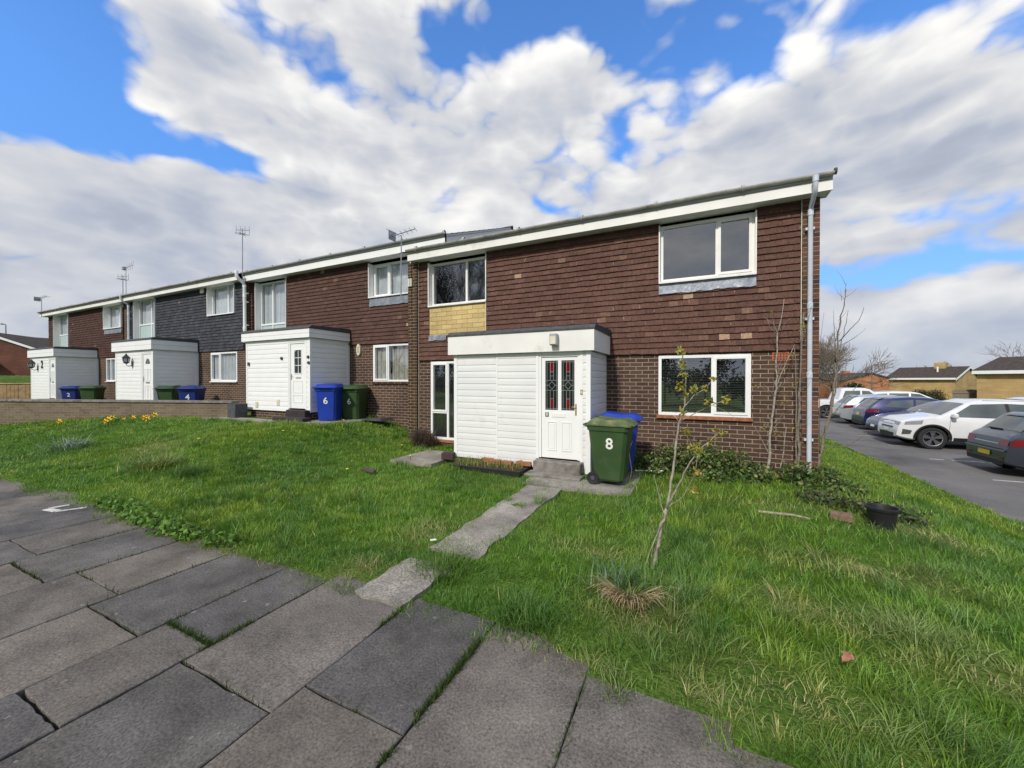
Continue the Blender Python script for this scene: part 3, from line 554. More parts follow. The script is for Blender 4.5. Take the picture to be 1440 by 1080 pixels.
def lawn():
    parts = []
    def area(x0, x1, y0, y1, dens): n = int((x1-x0)*(y1-y0)*dens); return RNG.uniform(x0, x1, n), RNG.uniform(y0, y1, n)
    X, Y = [], []
    for a in ((-6, 2.6, 1.7, 3.2, 6200), (-7, 3.0, 3.2, 4.6, 4200), (-12, 3.4, 4.6, 6.6, 2300), (-11, -6, 1.8, 4.6, 2400), (-19, -11, 2.0, 7.2, 1150), (-14, -4.6, 6.6, 8.3, 1500), (-1.5, 4.8, 6.6, 7.7, 1900), (1.8, 4.8, 7.7, 14, 1300), (1.8, 4.8, 14, 30, 500), (2.6, 4.8, 1.7, 4.6, 1500), (3.4, 4.8, 4.6, 7.7, 1500), (2.0, 4.8, -3.0, 1.7, 900), (-36, -19, 2, 8, 220), (-70, -33, 2, 20, 40)):
        u, v = area(*a); X.append(u); Y.append(v)
    X = np.concatenate(X); Y = np.concatenate(Y)
    n1 = vn(X*1.7, Y*1.7, 21); n2 = vn(X*4.5, Y*4.5, 22); n3 = vn(X*0.55, Y*0.55, 23); n4 = vn(X*11, Y*11, 24)
    r = np.hypot(X, Y)
    gs = 0.155; gi, gj = np.floor(X/gs), np.floor(Y/gs); best = np.full(len(X), 9.0); CX = np.zeros(len(X)); CY = np.zeros(len(X)); KX = np.zeros(len(X)); KY = np.zeros(len(X))   # nearest tuft centre (jittered grid)
    hsh = lambda i, j, q: np.modf(np.abs(np.sin(i*12.9898+j*78.233+q*37.719)*43758.5453))[0]
    for di in (-1, 0, 1):
        for dj in (-1, 0, 1):
            i_, j_ = gi+di, gj+dj; tx, ty = (i_+0.1+0.8*hsh(i_, j_, 1))*gs, (j_+0.1+0.8*hsh(i_, j_, 2))*gs; dd = np.hypot(X-tx, Y-ty)*(0.75+0.5*hsh(i_, j_, 3)); m_ = dd < best
            best = np.where(m_, dd, best); CX = np.where(m_, X-tx, CX); CY = np.where(m_, Y-ty, CY); KX = np.where(m_, i_, KX); KY = np.where(m_, j_, KY)
    CQ = np.stack([hsh(KX, KY, q) for q in (5, 6, 7, 8, 9)], axis=1); TX, TY = X-CX, Y-CY
    ok = (TY > edge_y(TX)+0.05*(CQ[:, 0]-0.3)) & (Y > edge_y(X)-0.07) & (X < road_edge(Y)+0.06*(n4-0.5)) & (r < 75)
    pw_ = 0.16+0.16*CQ[:, 3]; ok &= ~((np.abs(TX+1.99) < pw_) & (TY > 3.02+0.25*CQ[:, 1]) & (TY < 5.35) & (CQ[:, 4] < 0.94)); ok &= ~((np.abs(TX+2.07) < 0.13+0.08*CQ[:, 3]) & (TY > 1.5) & (TY < 2.62) & (CQ[:, 4] < 0.93)); ok &= ~(inr(TX, TY, -2.3, -1.5, 5.3, 6.1) & (CQ[:, 4] < 0.78))
    ok &= ~inr(TX, TY, -1.42, -0.92, 5.52, 6.9); ok &= ~inr(TX, TY, -5.2, -4.42, 5.9, 6.9); ok &= ~inr(X, Y, -4.35, -1.5, 5.95, 7.8); ok &= ~inr(X, Y, -13.4, -9.95, 6.13, 6.68); ok &= ~inr(X, Y, -12.4, -9.2, 6.6, 8.4)
    ok &= ~inr(X, Y, -9.55, -8.05, 6.4, 7.95); ok &= ~inr(X, Y, -6.5, 1.85, 7.68, 20); ok &= ~inr(X, Y, -40, -6.4, 8.05, 20); ok &= ~(inr(X, Y, -33, -13, 6.7, 20))
    edge_d = Y-edge_y(X)
    ok &= RNG.random(len(X)) < 0.55+0.45*np.clip(edge_d/0.2, 0, 1)+(Y > 3)
    ok &= RNG.random(len(X)) < np.clip(1.35-best/0.085, 0.35, 1)+(r > 9)
    dry = np.zeros(len(X))
    for x0, y0, a, b in DRY: dry = np.maximum(dry, np.exp(-((X-x0)/a)**2-((Y-y0)/b)**2))
    dry = dry*(0.5+n4)
    ok &= RNG.random(len(X)) > 0.30*np.clip(dry, 0, 1)
    X, Y, n1, n2, n3, n4, r, dry, edge_d, CX, CY, CQ = (q[ok] for q in (X, Y, n1, n2, n3, n4, r, dry, edge_d, CX, CY, CQ)); N = len(X)
    tuft = np.clip((CQ[:, 0]-0.35)*1.5, 0, 1)*np.clip((n1-0.2)*2, 0.2, 1)
    right = sm(-1.6, -0.3, X)*(1-sm(6, 7.5, Y))
    h = (0.046+0.085*tuft+0.028*n3)*RNG.uniform(0.5, 1.35, N)*(0.75+0.5*CQ[:, 1])*(1+0.30*right)*np.clip(0.55+edge_d*1.3, 0.5, 1)
    h *= np.where(Y > 8.2, 0.6, 1.0)*(1-0.5*np.clip(dry, 0, 1))*np.where(X < -9, 0.8, 1.0)
    w = np.clip(0.0026+0.00058*r, 0.004, 0.022)*RNG.uniform(0.7, 1.4, N)
    rel = np.hypot(CX, CY)/0.09
    ang = np.arctan2(CY, CX)+RNG.normal(0, 0.7, N); ang = np.where(RNG.random(N) < 0.35, 2*PI*vn(X*1.1, Y*1.1, 31)*1.5+RNG.normal(0, 0.8, N), ang)
    flop = Y < edge_y(X)+0.20; ang = np.where(flop & (RNG.random(N) < 0.4), -PI/2+RNG.normal(0, 0.6, N), ang)
    lean = np.clip(0.22+0.42*np.clip(rel, 0, 1.3)+0.25*CQ[:, 2]+RNG.normal(0, 0.18, N)+0.15*right*tuft, 0.05, 0.98)
    flat_ = RNG.random(N) < 0.75*np.clip(dry, 0, 1); lean = np.where(flat_, RNG.uniform(0.85, 0.98, N), lean); h = np.where(flat_, h*1.5, h)   # dead thatch lies flat
    g1 = np.array([0.116, 0.248, 0.022]); g2 = np.array([0.215, 0.312, 0.032]); g3 = np.array([0.058, 0.152, 0.024]); g4 = np.array([0.135, 0.230, 0.065]); st = np.array([0.46, 0.37, 0.19])
    k = np.clip(n3*1.3-0.30+0.9*(CQ[:, 3]-0.5)+RNG.normal(0, 0.14, N)+0.36*sm(4.0, 6.6, Y)-0.15*tuft-0.10*(1-sm(2.6, 4.2, Y)), 0, 1)[:, None]
    col = g1*(1-k)+g2*k
    d = np.clip((tuft-0.2)*1.2+(CQ[:, 4]-0.5)*0.9+1.1*np.clip((vn(X*1.3, Y*1.3, 47)-0.55)*3, 0, 1)+RNG.normal(0, 0.12, N), 0, 1)[:, None]*0.8; col = col*(1-d)+g3*d
    bl = (np.clip((CQ[:, 2]-0.72)*4, 0, 1)*(0.3+0.7*right))[:, None]*0.6; col = col*(1-bl)+g4*bl
    sf = np.clip(0.62*dry+(RNG.random(N) < 0.012)*0.7+0.22*(RNG.random(N) < 0.30)*np.clip((CQ[:, 1]-0.86)*7, 0, 1), 0, 1)[:, None]; col = col*(1-sf)+st*sf
    col = col*RNG.uniform(0.72, 1.48, N)[:, None]
    blades('lawn_grass', X, Y, h, w, ang, lean, col, 'grass', label='overgrown tussocky green lawn between pavement and terrace', z=G(X, Y)+0.07*(vn(X*1.3, Y*1.3, 2)-0.45)*sm(2.0, 2.5, Y)*sm(-20, -14, X))
    # moss and grass rooted in the joints of the pavement
    J = []
    for (x0, y0, x1, y1, n) in ((-1.18, 1.20, -1.18, 2.0, 1500), (-1.18, 1.75, -1.18, 2.05, 500), (-1.84, 1.85, -1.84, 2.1, 250), (-0.52, 1.2, -0.52, 1.95, 130), (-1.84, 1.75, -1.84, 2.1, 160), (-2.64, 1.18, -3.14, 1.165, 0), (-3.14, 1.165, -3.88, 1.165, 60), (-2.64, 1.165, -1.84, 1.165, 60), (-3.14, 1.31, -2.64, 1.31, 700), (-2.64, 1.25, -2.64, 1.55, 450),
                                (-3.14, 1.2, -3.14, 2.0, 160), (-3.88, 1.17, -3.88, 2.0, 120), (-4.64, 1.2, -4.64, 2.0, 120), (-3.88, 1.325, -4.64, 1.325, 120), (-4.64, 1.155, -5.43, 1.155, 100), (-5.43, 1.5, -5.43, 2.1, 200), (-1.78, 1.345, -1.18, 1.345, 60), (-2.64, 1.5, -2.64, 2.0, 90), (0.17, 1.2, 0.17, 1.9, 120)):
        t = RNG.random(n); J.append(np.c_[x0+(x1-x0)*t, y0+(y1-y0)*t])
    J = np.concatenate(J)+RNG.normal(0, 0.010, (sum(map(len, J)), 2)); keep = vn(J[:, 0]*6, J[:, 1]*6, 51) > 0.28; J = J[keep]; N = len(J)
    col = (np.array([0.06, 0.10, 0.018])*(1-0.4*RNG.random((N, 1))))*RNG.uniform(0.7, 1.3, (N, 1))
    blades('joint_grass', J[:, 0], J[:, 1], RNG.uniform(0.015, 0.055, N), RNG.uniform(0.004, 0.007, N), RNG.uniform(0, 2*PI, N), RNG.uniform(0.2, 0.8, N), col, 'grass', z=np.full(N, -0.012), label='moss and grass growing in the pavement joints', cat='grass')
lawn()
# ------------------------------------------------------------------ terrace houses
def wall_grid(mb, x0, x1, z0, z1, Y, holes, rev=0.10):             # front wall (facing -Y) with openings and reveals
    xs = sorted({x0, x1, *[min(max(h[i], x0), x1) for h in holes for i in (0, 1)]}); zs = sorted({z0, z1, *[min(max(h[i], z0), z1) for h in holes for i in (2, 3)]})
    for i in range(len(xs)-1):
        for j in range(len(zs)-1):
            a, b, c, d = xs[i], xs[i+1], zs[j], zs[j+1]; mx_, mz_ = (a+b)/2, (c+d)/2
            if any(h[0] < mx_ < h[1] and h[2] < mz_ < h[3] for h in holes): continue
            mb.face([(a, Y, c), (b, Y, c), (b, Y, d), (a, Y, d)])
    for h in holes:
        a, b, c, d = max(h[0], x0), min(h[1], x1), h[2], h[3]
        mb.face([(a, Y, c), (a, Y, d), (a, Y+rev, d), (a, Y+rev, c)]); mb.face([(b, Y, c), (b, Y+rev, c), (b, Y+rev, d), (b, Y, d)])
        mb.face([(a, Y, c), (a, Y+rev, c), (b, Y+rev, c), (b, Y, c)]); mb.face([(a, Y, d), (b, Y, d), (b, Y+rev, d), (a, Y+rev, d)])
def tiles(mb, x0, x1, z0, z1, Y, holes, pal, gauge=0.108, tw=0.165, seed=1, odd=0.03):
    rg = random.Random(seed); nrow = int(math.ceil((z1-z0)/gauge))
    for r_ in range(nrow):
        a, b = z0+r_*gauge, min(z0+(r_+1)*gauge+0.012, z1)
        sag = rg.uniform(-0.004, 0.004); x = x0-tw*(0.5 if r_ % 2 else 0)-rg.uniform(0, 0.02)
        spans = [(x0, x1)]
        for h in holes:
            if h[2] < a+gauge*0.6 and h[3] > a+gauge*0.4:
                new = []
                for p, q in spans:
                    if h[1] <= p or h[0] >= q: new.append((p, q)); continue
                    if h[0] > p: new.append((p, h[0]))
                    if h[1] < q: new.append((h[1], q))
                spans = new
        while x < x1:
            c = pal[rg.randrange(len(pal))]; k = rg.uniform(0.88, 1.12)
            if vn(x*0.9, a*1.1, seed+60) > 0.55: k *= 1.08
            c = tuple(q*k for q in c)
            if rg.random() < odd: m_ = rg.uniform(0.2, 0.8); c = tuple(u*(1-m_)+v*m_ for u, v in zip(c, (0.20, 0.12, 0.085)))
            if rg.random() < odd*0.06: c = (0.36, 0.24, 0.16)
            o_ = rg.uniform(-0.004, 0.005); dz = sag+rg.uniform(-0.004, 0.004); sk = rg.uniform(-0.003, 0.003)
            for p, q in spans:
                u, v = max(x+0.0016, p), min(x+tw-0.0016, q)
                if v-u < 0.012: continue
                yb, yt = Y-0.038-o_, Y-0.012; za, zb = a+dz-sk, a+dz+sk
                mb.face([(u, yb, za), (v, yb, zb), (v, yt, b), (u, yt, b)], c)
                mb.face([(u, yb, za), (u, yb+0.026, za), (v, yb+0.026, zb), (v, yb, zb)], c)
                if rg.random() < odd*2.2:                           # lime bloom beside a joint
                    w_ = rg.uniform(0.008, 0.022); u2 = u if rg.random() < 0.5 else v-w_; f0 = rg.uniform(0.0, 0.4); f1 = f0+rg.uniform(0.25, 0.6); f1 = min(f1, 0.95); e_ = 0.0012; lc = tuple(q_*0.5+w2*0.5 for q_, w2 in zip(c, (0.36, 0.28, 0.22)))
                    mb.face([(u2, yb+(yt-yb)*f0-e_, za+(b-za)*f0), (u2+w_, yb+(yt-yb)*f0-e_, za+(b-za)*f0), (u2+w_*0.7, yb+(yt-yb)*f1-e_, za+(b-za)*f1), (u2+w_*0.2, yb+(yt-yb)*f1-e_, za+(b-za)*f1)], lc)
            x += tw
BROWN = [(0.108, 0.056, 0.043), (0.112, 0.060, 0.047), (0.102, 0.054, 0.042), (0.116, 0.060, 0.046)]
SLATE = [(0.046, 0.050, 0.060), (0.052, 0.056, 0.066), (0.042, 0.045, 0.054), (0.058, 0.062, 0.072)]
DKBR = [(0.070, 0.036, 0.030), (0.078, 0.040, 0.032), (0.064, 0.034, 0.029)]
def window(house, x0, x1, z0, z1, Y, mull=(), trans=(), behind=None, sill=True, label=None, low=None, lining=0.0, mtl='white', sashes=(), tilt=0.0):
    """frame whose front is at Y; lining = depth of the white boards between cladding and frame"""
    fb, fd = 0.052, 0.07; mb = MB(); Y0 = Y+lining
    mb.box(x0, x0+fb, Y0, Y0+fd, z0, z1); mb.box(x1-fb, x1, Y0, Y0+fd, z0, z1)
    mb.box(x0+fb, x1-fb, Y0, Y0+fd, z0, z0+fb); mb.box(x0+fb, x1-fb, Y0, Y0+fd, z1-fb, z1)
    cuts = [x0+fb]+[c for m_ in mull for c in (m_-fb/2, m_+fb/2)]+[x1-fb]
    for m_ in mull: mb.box(m_-fb/2, m_+fb/2, Y0+0.002, Y0+fd-0.002, z0+fb, z1-fb)
    cells = []
    for i in range(0, len(cuts), 2):
        a, b = cuts[i], cuts[i+1]; tz = [t for k, t in trans if k == i//2]; zc_ = [z0+fb]+[c for t in tz for c in (t-fb/2, t+fb/2)]+[z1-fb]
        for t in tz: mb.box(a, b, Y0+0.003, Y0+fd-0.003, t-fb/2, t+fb/2)
        for j in range(0, len(zc_), 2): cells.append((i//2, j//2, a, b, zc_[j], zc_[j+1]))
    for (i, j, a, b, c, d) in cells:                               # opening sash: a second narrow frame standing proud
        if (i, j) in sashes:
            q = 0.030; e = 0.012
            mb.box(a-e, a+q, Y0-0.014, Y0+fd-0.01, c-e, d+e); mb.box(b-q, b+e, Y0-0.014, Y0+fd-0.01, c-e, d+e)
            mb.box(a+q, b-q, Y0-0.014, Y0+fd-0.01, c-e, c+q); mb.box(a+q, b-q, Y0-0.014, Y0+fd-0.01, d-q, d+e)
    if lining:
        t = 0.022
        mb.box(x0-t, x0, Y-0.035, Y0+fd, z0-0.01, z1); mb.box(x1, x1+t, Y-0.035, Y0+fd, z0-0.01, z1)
    if sill: mb.box(x0-0.02, x1+0.02, Y-0.045, Y0+0.004, z0-0.035, z0-0.003)
    w = mb.build('window', mtl, house)
    if label: w['label'] = label
    gl = MB(); pan = MB()
    for (i, j, a, b, c, d) in cells:
        yy = Y0+0.03; t_ = random.uniform(-0.004, 0.004)
        tgt = pan if (low and (i, j) in low) else gl
        tgt.face([(a, yy+t_, c), (b, yy-t_, c), (b, yy-t_*0.5, d), (a, yy+t_, d)])
    if gl.f: gl.build('pane', 'glass', w)
    if pan.f: pan.build('panel', 'frost', w)
    yb = Y0+fd+0.004
    if behind == 'blind':
        bm_ = MB(); z = z0+0.06
        while z < z1-0.06:
            bm_.face([(x0+0.03, yb+0.0, z), (x1-0.03, yb, z), (x1-0.03, yb+0.022, z+0.010), (x0+0.03, yb+0.022, z+0.010)]); z += 0.030
        bm_.build('blind', 'blind', w)
    elif behind in ('net', 'curtain', 'strips'):
        c_ = MB(); n = 60; a, b = x0+0.03, x1-0.03; p = []
        spans = [(0, 1)] if behind != 'curtain' else [(0.0, 0.30), (0.42, 1.0)]
        for s0, s1 in spans:
            for k in range(n):
                f0, f1 = s0+(s1-s0)*k/n, s0+(s1-s0)*(k+1)/n
                wv = (lambda f: 0.018*math.sin(f*95)+0.012*math.sin(f*41+1)) if behind != 'strips' else (lambda f: 0.03*((f*22) % 1))
                u0, u1 = a+(b-a)*f0, a+(b-a)*f1; y0, y1 = yb+0.03+wv(f0), yb+0.03+wv(f1)
                c_.face([(u0, y0, z0+0.03), (u1, y1, z0+0.03), (u1, y1, z1-0.03), (u0, y0, z1-0.03)])
        c_.build('curtain', 'curtain' if behind == 'curtain' else 'net', w, smooth=True)
    elif behind == 'room':
        r_ = MB(); r_.box(x0-0.3, x1+0.3, Y0+1.6, Y0+1.65, z0-0.6, z1+0.3); r_.build('room_wall', 'room', w)
    return w
def boards(mb, axis, u0, u1, z0, z1, plane, out, gap=0.122, seed=1):  # shiplap courses; axis 'x' faces -Y, axis 'y' faces +X
    z = z0; rg = random.Random(seed)
    while z < z1-1e-4:
        t = min(z+gap, z1); g = 0.010; d0, d1 = 0.016, 0.004+rg.uniform(0, 0.003)
        prof = [(0.0, z), (d0, z+0.001), (d0, z+(t-z)*0.55), (d1+0.006, t-g), (d1-0.004, t-0.001), (0.0, t-0.0005)]
        for k in range(len(prof)-1):
            (o0, a), (o1, b) = prof[k], prof[k+1]
            if axis == 'x': mb.face([(u0, plane-o0, a), (u1, plane-o0, a), (u1, plane-o1, b), (u0, plane-o1, b)])
            else: mb.face([(plane+o0, u0, a), (plane+o0, u1, a), (plane+o1, u1, b), (plane+o1, u0, b)])
        z = t
def porch(house, x0, x1, Yf, Yb, zb, zf0, zf1, dx0, dx1, dz0, dz1, kind, step, seam=None, fboards=1, gap=0.122, clad='clad', base=0.0):
    """x0..x1 front, Yf front plane, Yb house wall; zb bottom of cladding; zf0..zf1 fascia; door opening dx0..dx1, dz0..dz1"""
    mb = MB(); T = 0.06; wt = 0.05
    mb.box(x0, dx0, Yf, Yf+wt, zb, zf0); mb.box(dx1, x1, Yf, Yf+wt, zb, zf0); mb.box(dx0, dx1, Yf, Yf+wt, dz1, zf0)
    mb.box(x1-wt, x1, Yf+wt, Yb, zb, zf0); mb.box(x0, x0+wt, Yf+wt, Yb, zb, zf0)
    s0 = seam or dx0
    boards(mb, 'x', x0+T, s0-(0.012 if seam else 0.05), zb, zf0, Yf, 1, gap, 1)
    if seam: boards(mb, 'x', s0+0.012, dx0-0.05, zb-0.05, zf0, Yf, 1, gap*1.02, 2)
    boards(mb, 'x', dx1+0.05, x1-0.055, zb-0.12 if seam else zb, zf0, Yf, 1, gap, 3)
    boards(mb, 'y', Yf+0.055, Yb-0.001, zb-0.12 if seam else zb, zf0, x1, 1, gap, 4)
    wl = mb.build('porch_wall', clad, house)
    e = zb-0.12 if seam else zb
    for q_ in ((x1-0.055, x1+0.022, Yf-0.022, Yf+0.055, e, zf0-0.001), (x0-0.012, x0+T, Yf-0.022, Yf+0.04, zb, zf0-0.001)): tr = MB(); tr.box(*q_); tr.build('corner_trim', 'white', house)
    tr = MB()
    tr.box(dx0-0.05, dx0, Yf-0.020, Yf+0.05, dz0-0.02, dz1+0.04); tr.box(dx1, dx1+0.05, Yf-0.020, Yf+0.05, dz0-0.02, dz1+0.04); tr.box(dx0, dx1, Yf-0.018, Yf+0.05, dz1, dz1+0.05)
    tr.build('door_frame', 'white', house)
    if seam: tr = MB(); tr.box(s0-0.012, s0+0.012, Yf-0.020, Yf, zb, zf0-0.001); tr.build('cover_strip', 'white', house)
    else: tr = MB(); tr.box(x1-0.001, x1+0.03, Yb-0.10, Yb-0.02, zb, zf0-0.002); tr.build('corner_trim', 'white', house)
    rf = MB(); o = 0.10
    for k in range(fboards):
        a, b = zf0+(zf1-zf0)*k/fboards, zf0+(zf1-zf0)*(k+1)/fboards-(0.006 if k < fboards-1 else 0)
        rf.box(x0-o, x1+o, Yf-o, Yf-o+0.022, a, b); rf.box(x1+o-0.022, x1+o, Yf-o+0.022, Yb-0.07, a, b); rf.box(x0-o, x0-o+0.022, Yf-o+0.022, Yb-0.07, a, b)
    rf.box(x0-o+0.022, x1+o-0.022, Yf-o+0.022, Yb-0.07, zf0+0.012, zf0+0.03)
    fa = rf.build('porch_fascia', 'white_old' if seam else 'white', house)
    ft = MB(); u = 0.015; h = 0.085
    ft.prism([(Yf-o-u, zf1-0.004), (Yf-o-u, zf1+0.02), (Yf-o+0.07, zf1+h), (Yb-0.075, zf1+h+0.04), (Yb-0.075, zf1-0.004)], FX, x0-o-u+0.05, x1+o+u-0.05)
    for sgn, xe in ((1, x1+o+u), (-1, x0-o-u)):
        q = [(Yf-o-u, zf1-0.004), (Yf-o-u, zf1+0.02), (Yf-o+0.07, zf1+h-0.001), (Yb-0.075, zf1+h+0.039), (Yb-0.075, zf1-0.004)]
        ft.prism(q, FX, *( (xe-0.05, xe) if sgn > 0 else (xe, xe+0.05)))
    ft.build('porch_roof', 'felt', house)
    bs = MB(); bs.box(x0+0.08, x1-0.03, Yf+0.06, Yb-0.01, base-0.3, (zb-0.12 if seam else zb)-0.002); bs.build('porch_base', 'brick' if kind != 'lead' else 'dark', house)
    # door
    d = MB(); yd = Yf+0.012; fr = 0.045
    d.box(dx0, dx0+fr, yd-0.02, yd+0.05, dz0, dz1); d.box(dx1-fr, dx1, yd-0.02, yd+0.05, dz0, dz1); d.box(dx0+fr, dx1-fr, yd-0.02, yd+0.05, dz1-fr, dz1)
    a, b, c, e = dx0+fr+0.004, dx1-fr-0.004, dz0+0.004, dz1-fr-0.004; W_, H_ = b-a, e-c
    if kind == 'lead':
        gx = [(a+0.10*W_/0.72, a+0.305*W_/0.72), (a+0.375*W_/0.72, a+0.61*W_/0.72)]; gx = [(a+W_*0.10, a+W_*0.46), (a+W_*0.555, a+W_*0.915)]; g0, g1 = c+H_*0.475, c+H_*0.965
        d.box(a, b, yd, yd+0.04, c, g0); d.box(a, b, yd, yd+0.04, g1, e)
        d.box(a, gx[0][0], yd, yd+0.04, g0, g1); d.box(gx[0][1], gx[1][0], yd, yd+0.04, g0, g1); d.box(gx[1][1], b, yd, yd+0.04, g0, g1)
        for p, q in ((a+W_*0.17, a+W_*0.42), (a+W_*0.57, a+W_*0.83)):
            r0, r1 = c+H_*0.075, c+H_*0.36
            for (i0, i1, k0, k1, yo) in ((p, q, r0, r0+0.012, 0.010), (p, q, r1-0.012, r1, 0.010), (p, p+0.012, r0+0.012, r1-0.012, 0.010), (q-0.012, q, r0+0.012, r1-0.012, 0.010)): d.box(i0, i1, yd-yo, yd-0.0005, k0, k1)
            d.box(p+0.03, q-0.03, yd-0.007, yd-0.0005, r0+0.03, r1-0.03, bev=0.003)
    elif kind == 'six':
        g0, g1 = c+H_*0.545, c+H_*0.90; gx = [(a+W_*0.27, a+W_*0.75)]
        d.box(a, b, yd, yd+0.04, c, g0); d.box(a, b, yd, yd+0.04, g1, e); d.box(a, gx[0][0], yd, yd+0.04, g0, g1); d.box(gx[0][1], b, yd, yd+0.04, g0, g1)
        p, q = gx[0]; m_ = (p+q)/2
        d.box(p-0.02, p, yd-0.012, yd-0.0005, g0-0.02, g1+0.02); d.box(q, q+0.02, yd-0.012, yd-0.0005, g0-0.02, g1+0.02); d.box(p, q, yd-0.012, yd-0.0005, g0-0.02, g0); d.box(p, q, yd-0.012, yd-0.0005, g1, g1+0.02)
        d.box(m_-0.008, m_+0.008, yd+0.003, yd+0.02, g0, g1)
        for k in (1, 2): zz = g0+(g1-g0)*k/3; d.box(p, m_-0.008, yd+0.004, yd+0.02, zz-0.008, zz+0.008); d.box(m_+0.008, q, yd+0.004, yd+0.02, zz-0.008, zz+0.008)
        for s_ in (0, 1):                                           # arched top corners
            ar = [(p if s_ == 0 else q, g1), ]; w2 = (q-p)/2
            for k in range(7): t = k/6; ar.append((p+w2*t if s_ == 0 else q-w2*t, g1-0.05+0.05*math.sqrt(max(0, 1-(1-t)**2))))
            d.prism(ar, FY, yd+0.002, yd+0.018)
        for r0, r1 in ((c+H_*0.09, c+H_*0.21), (c+H_*0.24, c+H_*0.43)):
            p, q = a+W_*0.17, a+W_*0.83
            for (i0, i1, k0, k1) in ((p, q, r0, r0+0.012), (p, q, r1-0.012, r1), (p, p+0.012, r0+0.012, r1-0.012), (q-0.012, q, r0+0.012, r1-0.012)): d.box(i0, i1, yd-0.01, yd-0.0005, k0, k1)
    else:
        d.box(a, b, yd, yd+0.04, c, e)
        for r0, r1 in ((c+H_*0.08, c+H_*0.36), (c+H_*0.46, c+H_*0.70)):
            for p, q in ((a+W_*0.16, a+W_*0.46), (a+W_*0.54, a+W_*0.84)):
                for (i0, i1, k0, k1) in ((p, q, r0, r0+0.012), (p, q, r1-0.012, r1), (p, p+0.012, r0+0.012, r1-0.012), (q-0.012, q, r0+0.012, r1-0.012)): d.box(i0, i1, yd-0.01, yd-0.0005, k0, k1)
    dr = d.build('door', 'white', house)
    if kind == 'lead':
        dr['label'] = 'white panelled door with red diamond leaded glass'
        for p, q in gx:
            g = MB(); y = yd+0.014; w_, h_ = q-p, g1-g0; g.face([(p, y, g0), (q, y, g0), (q, y, g1), (p, y, g1)])
            g.mi = 2
            rx0, rx1 = p+w_*0.38, p+w_*0.64
            for k0, k1 in ((0.05, 0.23), (0.77, 0.97)): g.face([(rx0, y-0.002, g0+h_*k0), (rx1, y-0.002, g0+h_*k0), (rx1, y-0.002, g0+h_*k1), (rx0, y-0.002, g0+h_*k1)])
            g.mi = 1; cw = 0.0045; yy = y-0.003
            def bar(u0, v0, u1, v1):
                u0, u1, v0, v1 = p+w_*u0, p+w_*u1, g0+h_*v0, g0+h_*v1; dxx, dzz = u1-u0, v1-v0; l = math.hypot(dxx, dzz); nx, nz = -dzz/l*cw/2, dxx/l*cw/2
                g.face([(u0-nx, yy, v0-nz), (u1-nx, yy, v1-nz), (u1+nx, yy, v1+nz), (u0+nx, yy, v0+nz)])
            for u in (0.38, 0.64): bar(u, 0, u, 0.40); bar(u, 0.60, u, 1)
            for u in (0.12, 0.88): bar(u, 0, u, 1)
            for v in (0.03, 0.40, 0.50, 0.60, 0.97): bar(0, v, 0.26, v) if v == 0.5 else bar(0, v, 1, v)
            bar(0.76, 0.5, 1, 0.5); bar(0.38, 0.23, 0.64, 0.23); bar(0.38, 0.77, 0.64, 0.77); bar(0.38, 0.69, 0.64, 0.69)
            for u0, v0, u1, v1 in ((0.26, 0.5, 0.51, 0.58), (0.51, 0.58, 0.76, 0.5), (0.76, 0.5, 0.51, 0.42), (0.51, 0.42, 0.26, 0.5)): bar(u0, v0, u1, v1)
            g.build('pane', ['dark_glass', 'came', 'red_glass'], dr)
        lp = MB(); lp.box(a+W_*0.30, a+W_*0.67, yd-0.008, yd-0.0005, c+H_*0.405, c+H_*0.445, bev=0.003); lp.build('letter_plate', 'white_old', dr)
        nb = MB(); nb.box(a+W_*0.105, a+W_*0.20, yd-0.006, yd-0.0005, c+H_*0.408, c+H_*0.45); nb.mi = 1; nb.text('8', 0.075, Matrix.Translation((a+W_*0.1525, yd-0.0075, c+H_*0.429)) @ Matrix.Rotation(PI/2, 4, 'X'), 0.001); nb.build('house_number', ['black', 'number'], dr)
        hd = MB(); hd.box(b-0.042, b-0.016, yd-0.006, yd-0.0005, c+H_*0.43, c+H_*0.54); hd.tube([(b-0.029, yd-0.006, c+H_*0.51), (b-0.029, yd-0.03, c+H_*0.51), (b-0.10, yd-0.034, c+H_*0.51)], 0.006, 6); hd.build('handle', 'brass', dr)
        n2 = MB(); T_ = Matrix.Translation((dx1+0.028, Yf-0.0225, c+H_*0.655)) @ Matrix.Rotation(PI/2, 4, 'X'); n2.box(dx1+0.008, dx1+0.048, Yf-0.0235, Yf-0.0205, c+H_*0.63, c+H_*0.68); n2.mi = 1; n2.text('8', 0.06, Matrix.Translation((dx1+0.028, Yf-0.0245, c+H_*0.655)) @ Matrix.Rotation(PI/2, 4, 'X'), 0.0006); n2.build('number_plaque', ['brass', 'number'], house)
    elif kind == 'six':
        p, q = gx[0]; g = MB(); g.face([(p, yd+0.015, g0), (q, yd+0.015, g0), (q, yd+0.015, g1), (p, yd+0.015, g1)]); g.build('pane', 'dark_glass', dr)
        lp = MB(); lp.box(a+W_*0.34, a+W_*0.72, yd-0.008, yd-0.0005, c+H_*0.46, c+H_*0.485, bev=0.003); lp.build('letter_plate', 'grey_plastic', dr)
        hd = MB(); hd.box(a+0.012, a+0.036, yd-0.006, yd-0.0005, c+H_*0.44, c+H_*0.53); hd.tube([(a+0.024, yd-0.006, c+H_*0.50), (a+0.024, yd-0.03, c+H_*0.50), (a+0.10, yd-0.034, c+H_*0.50)], 0.006, 6); hd.build('handle', 'metal', dr)
    else:
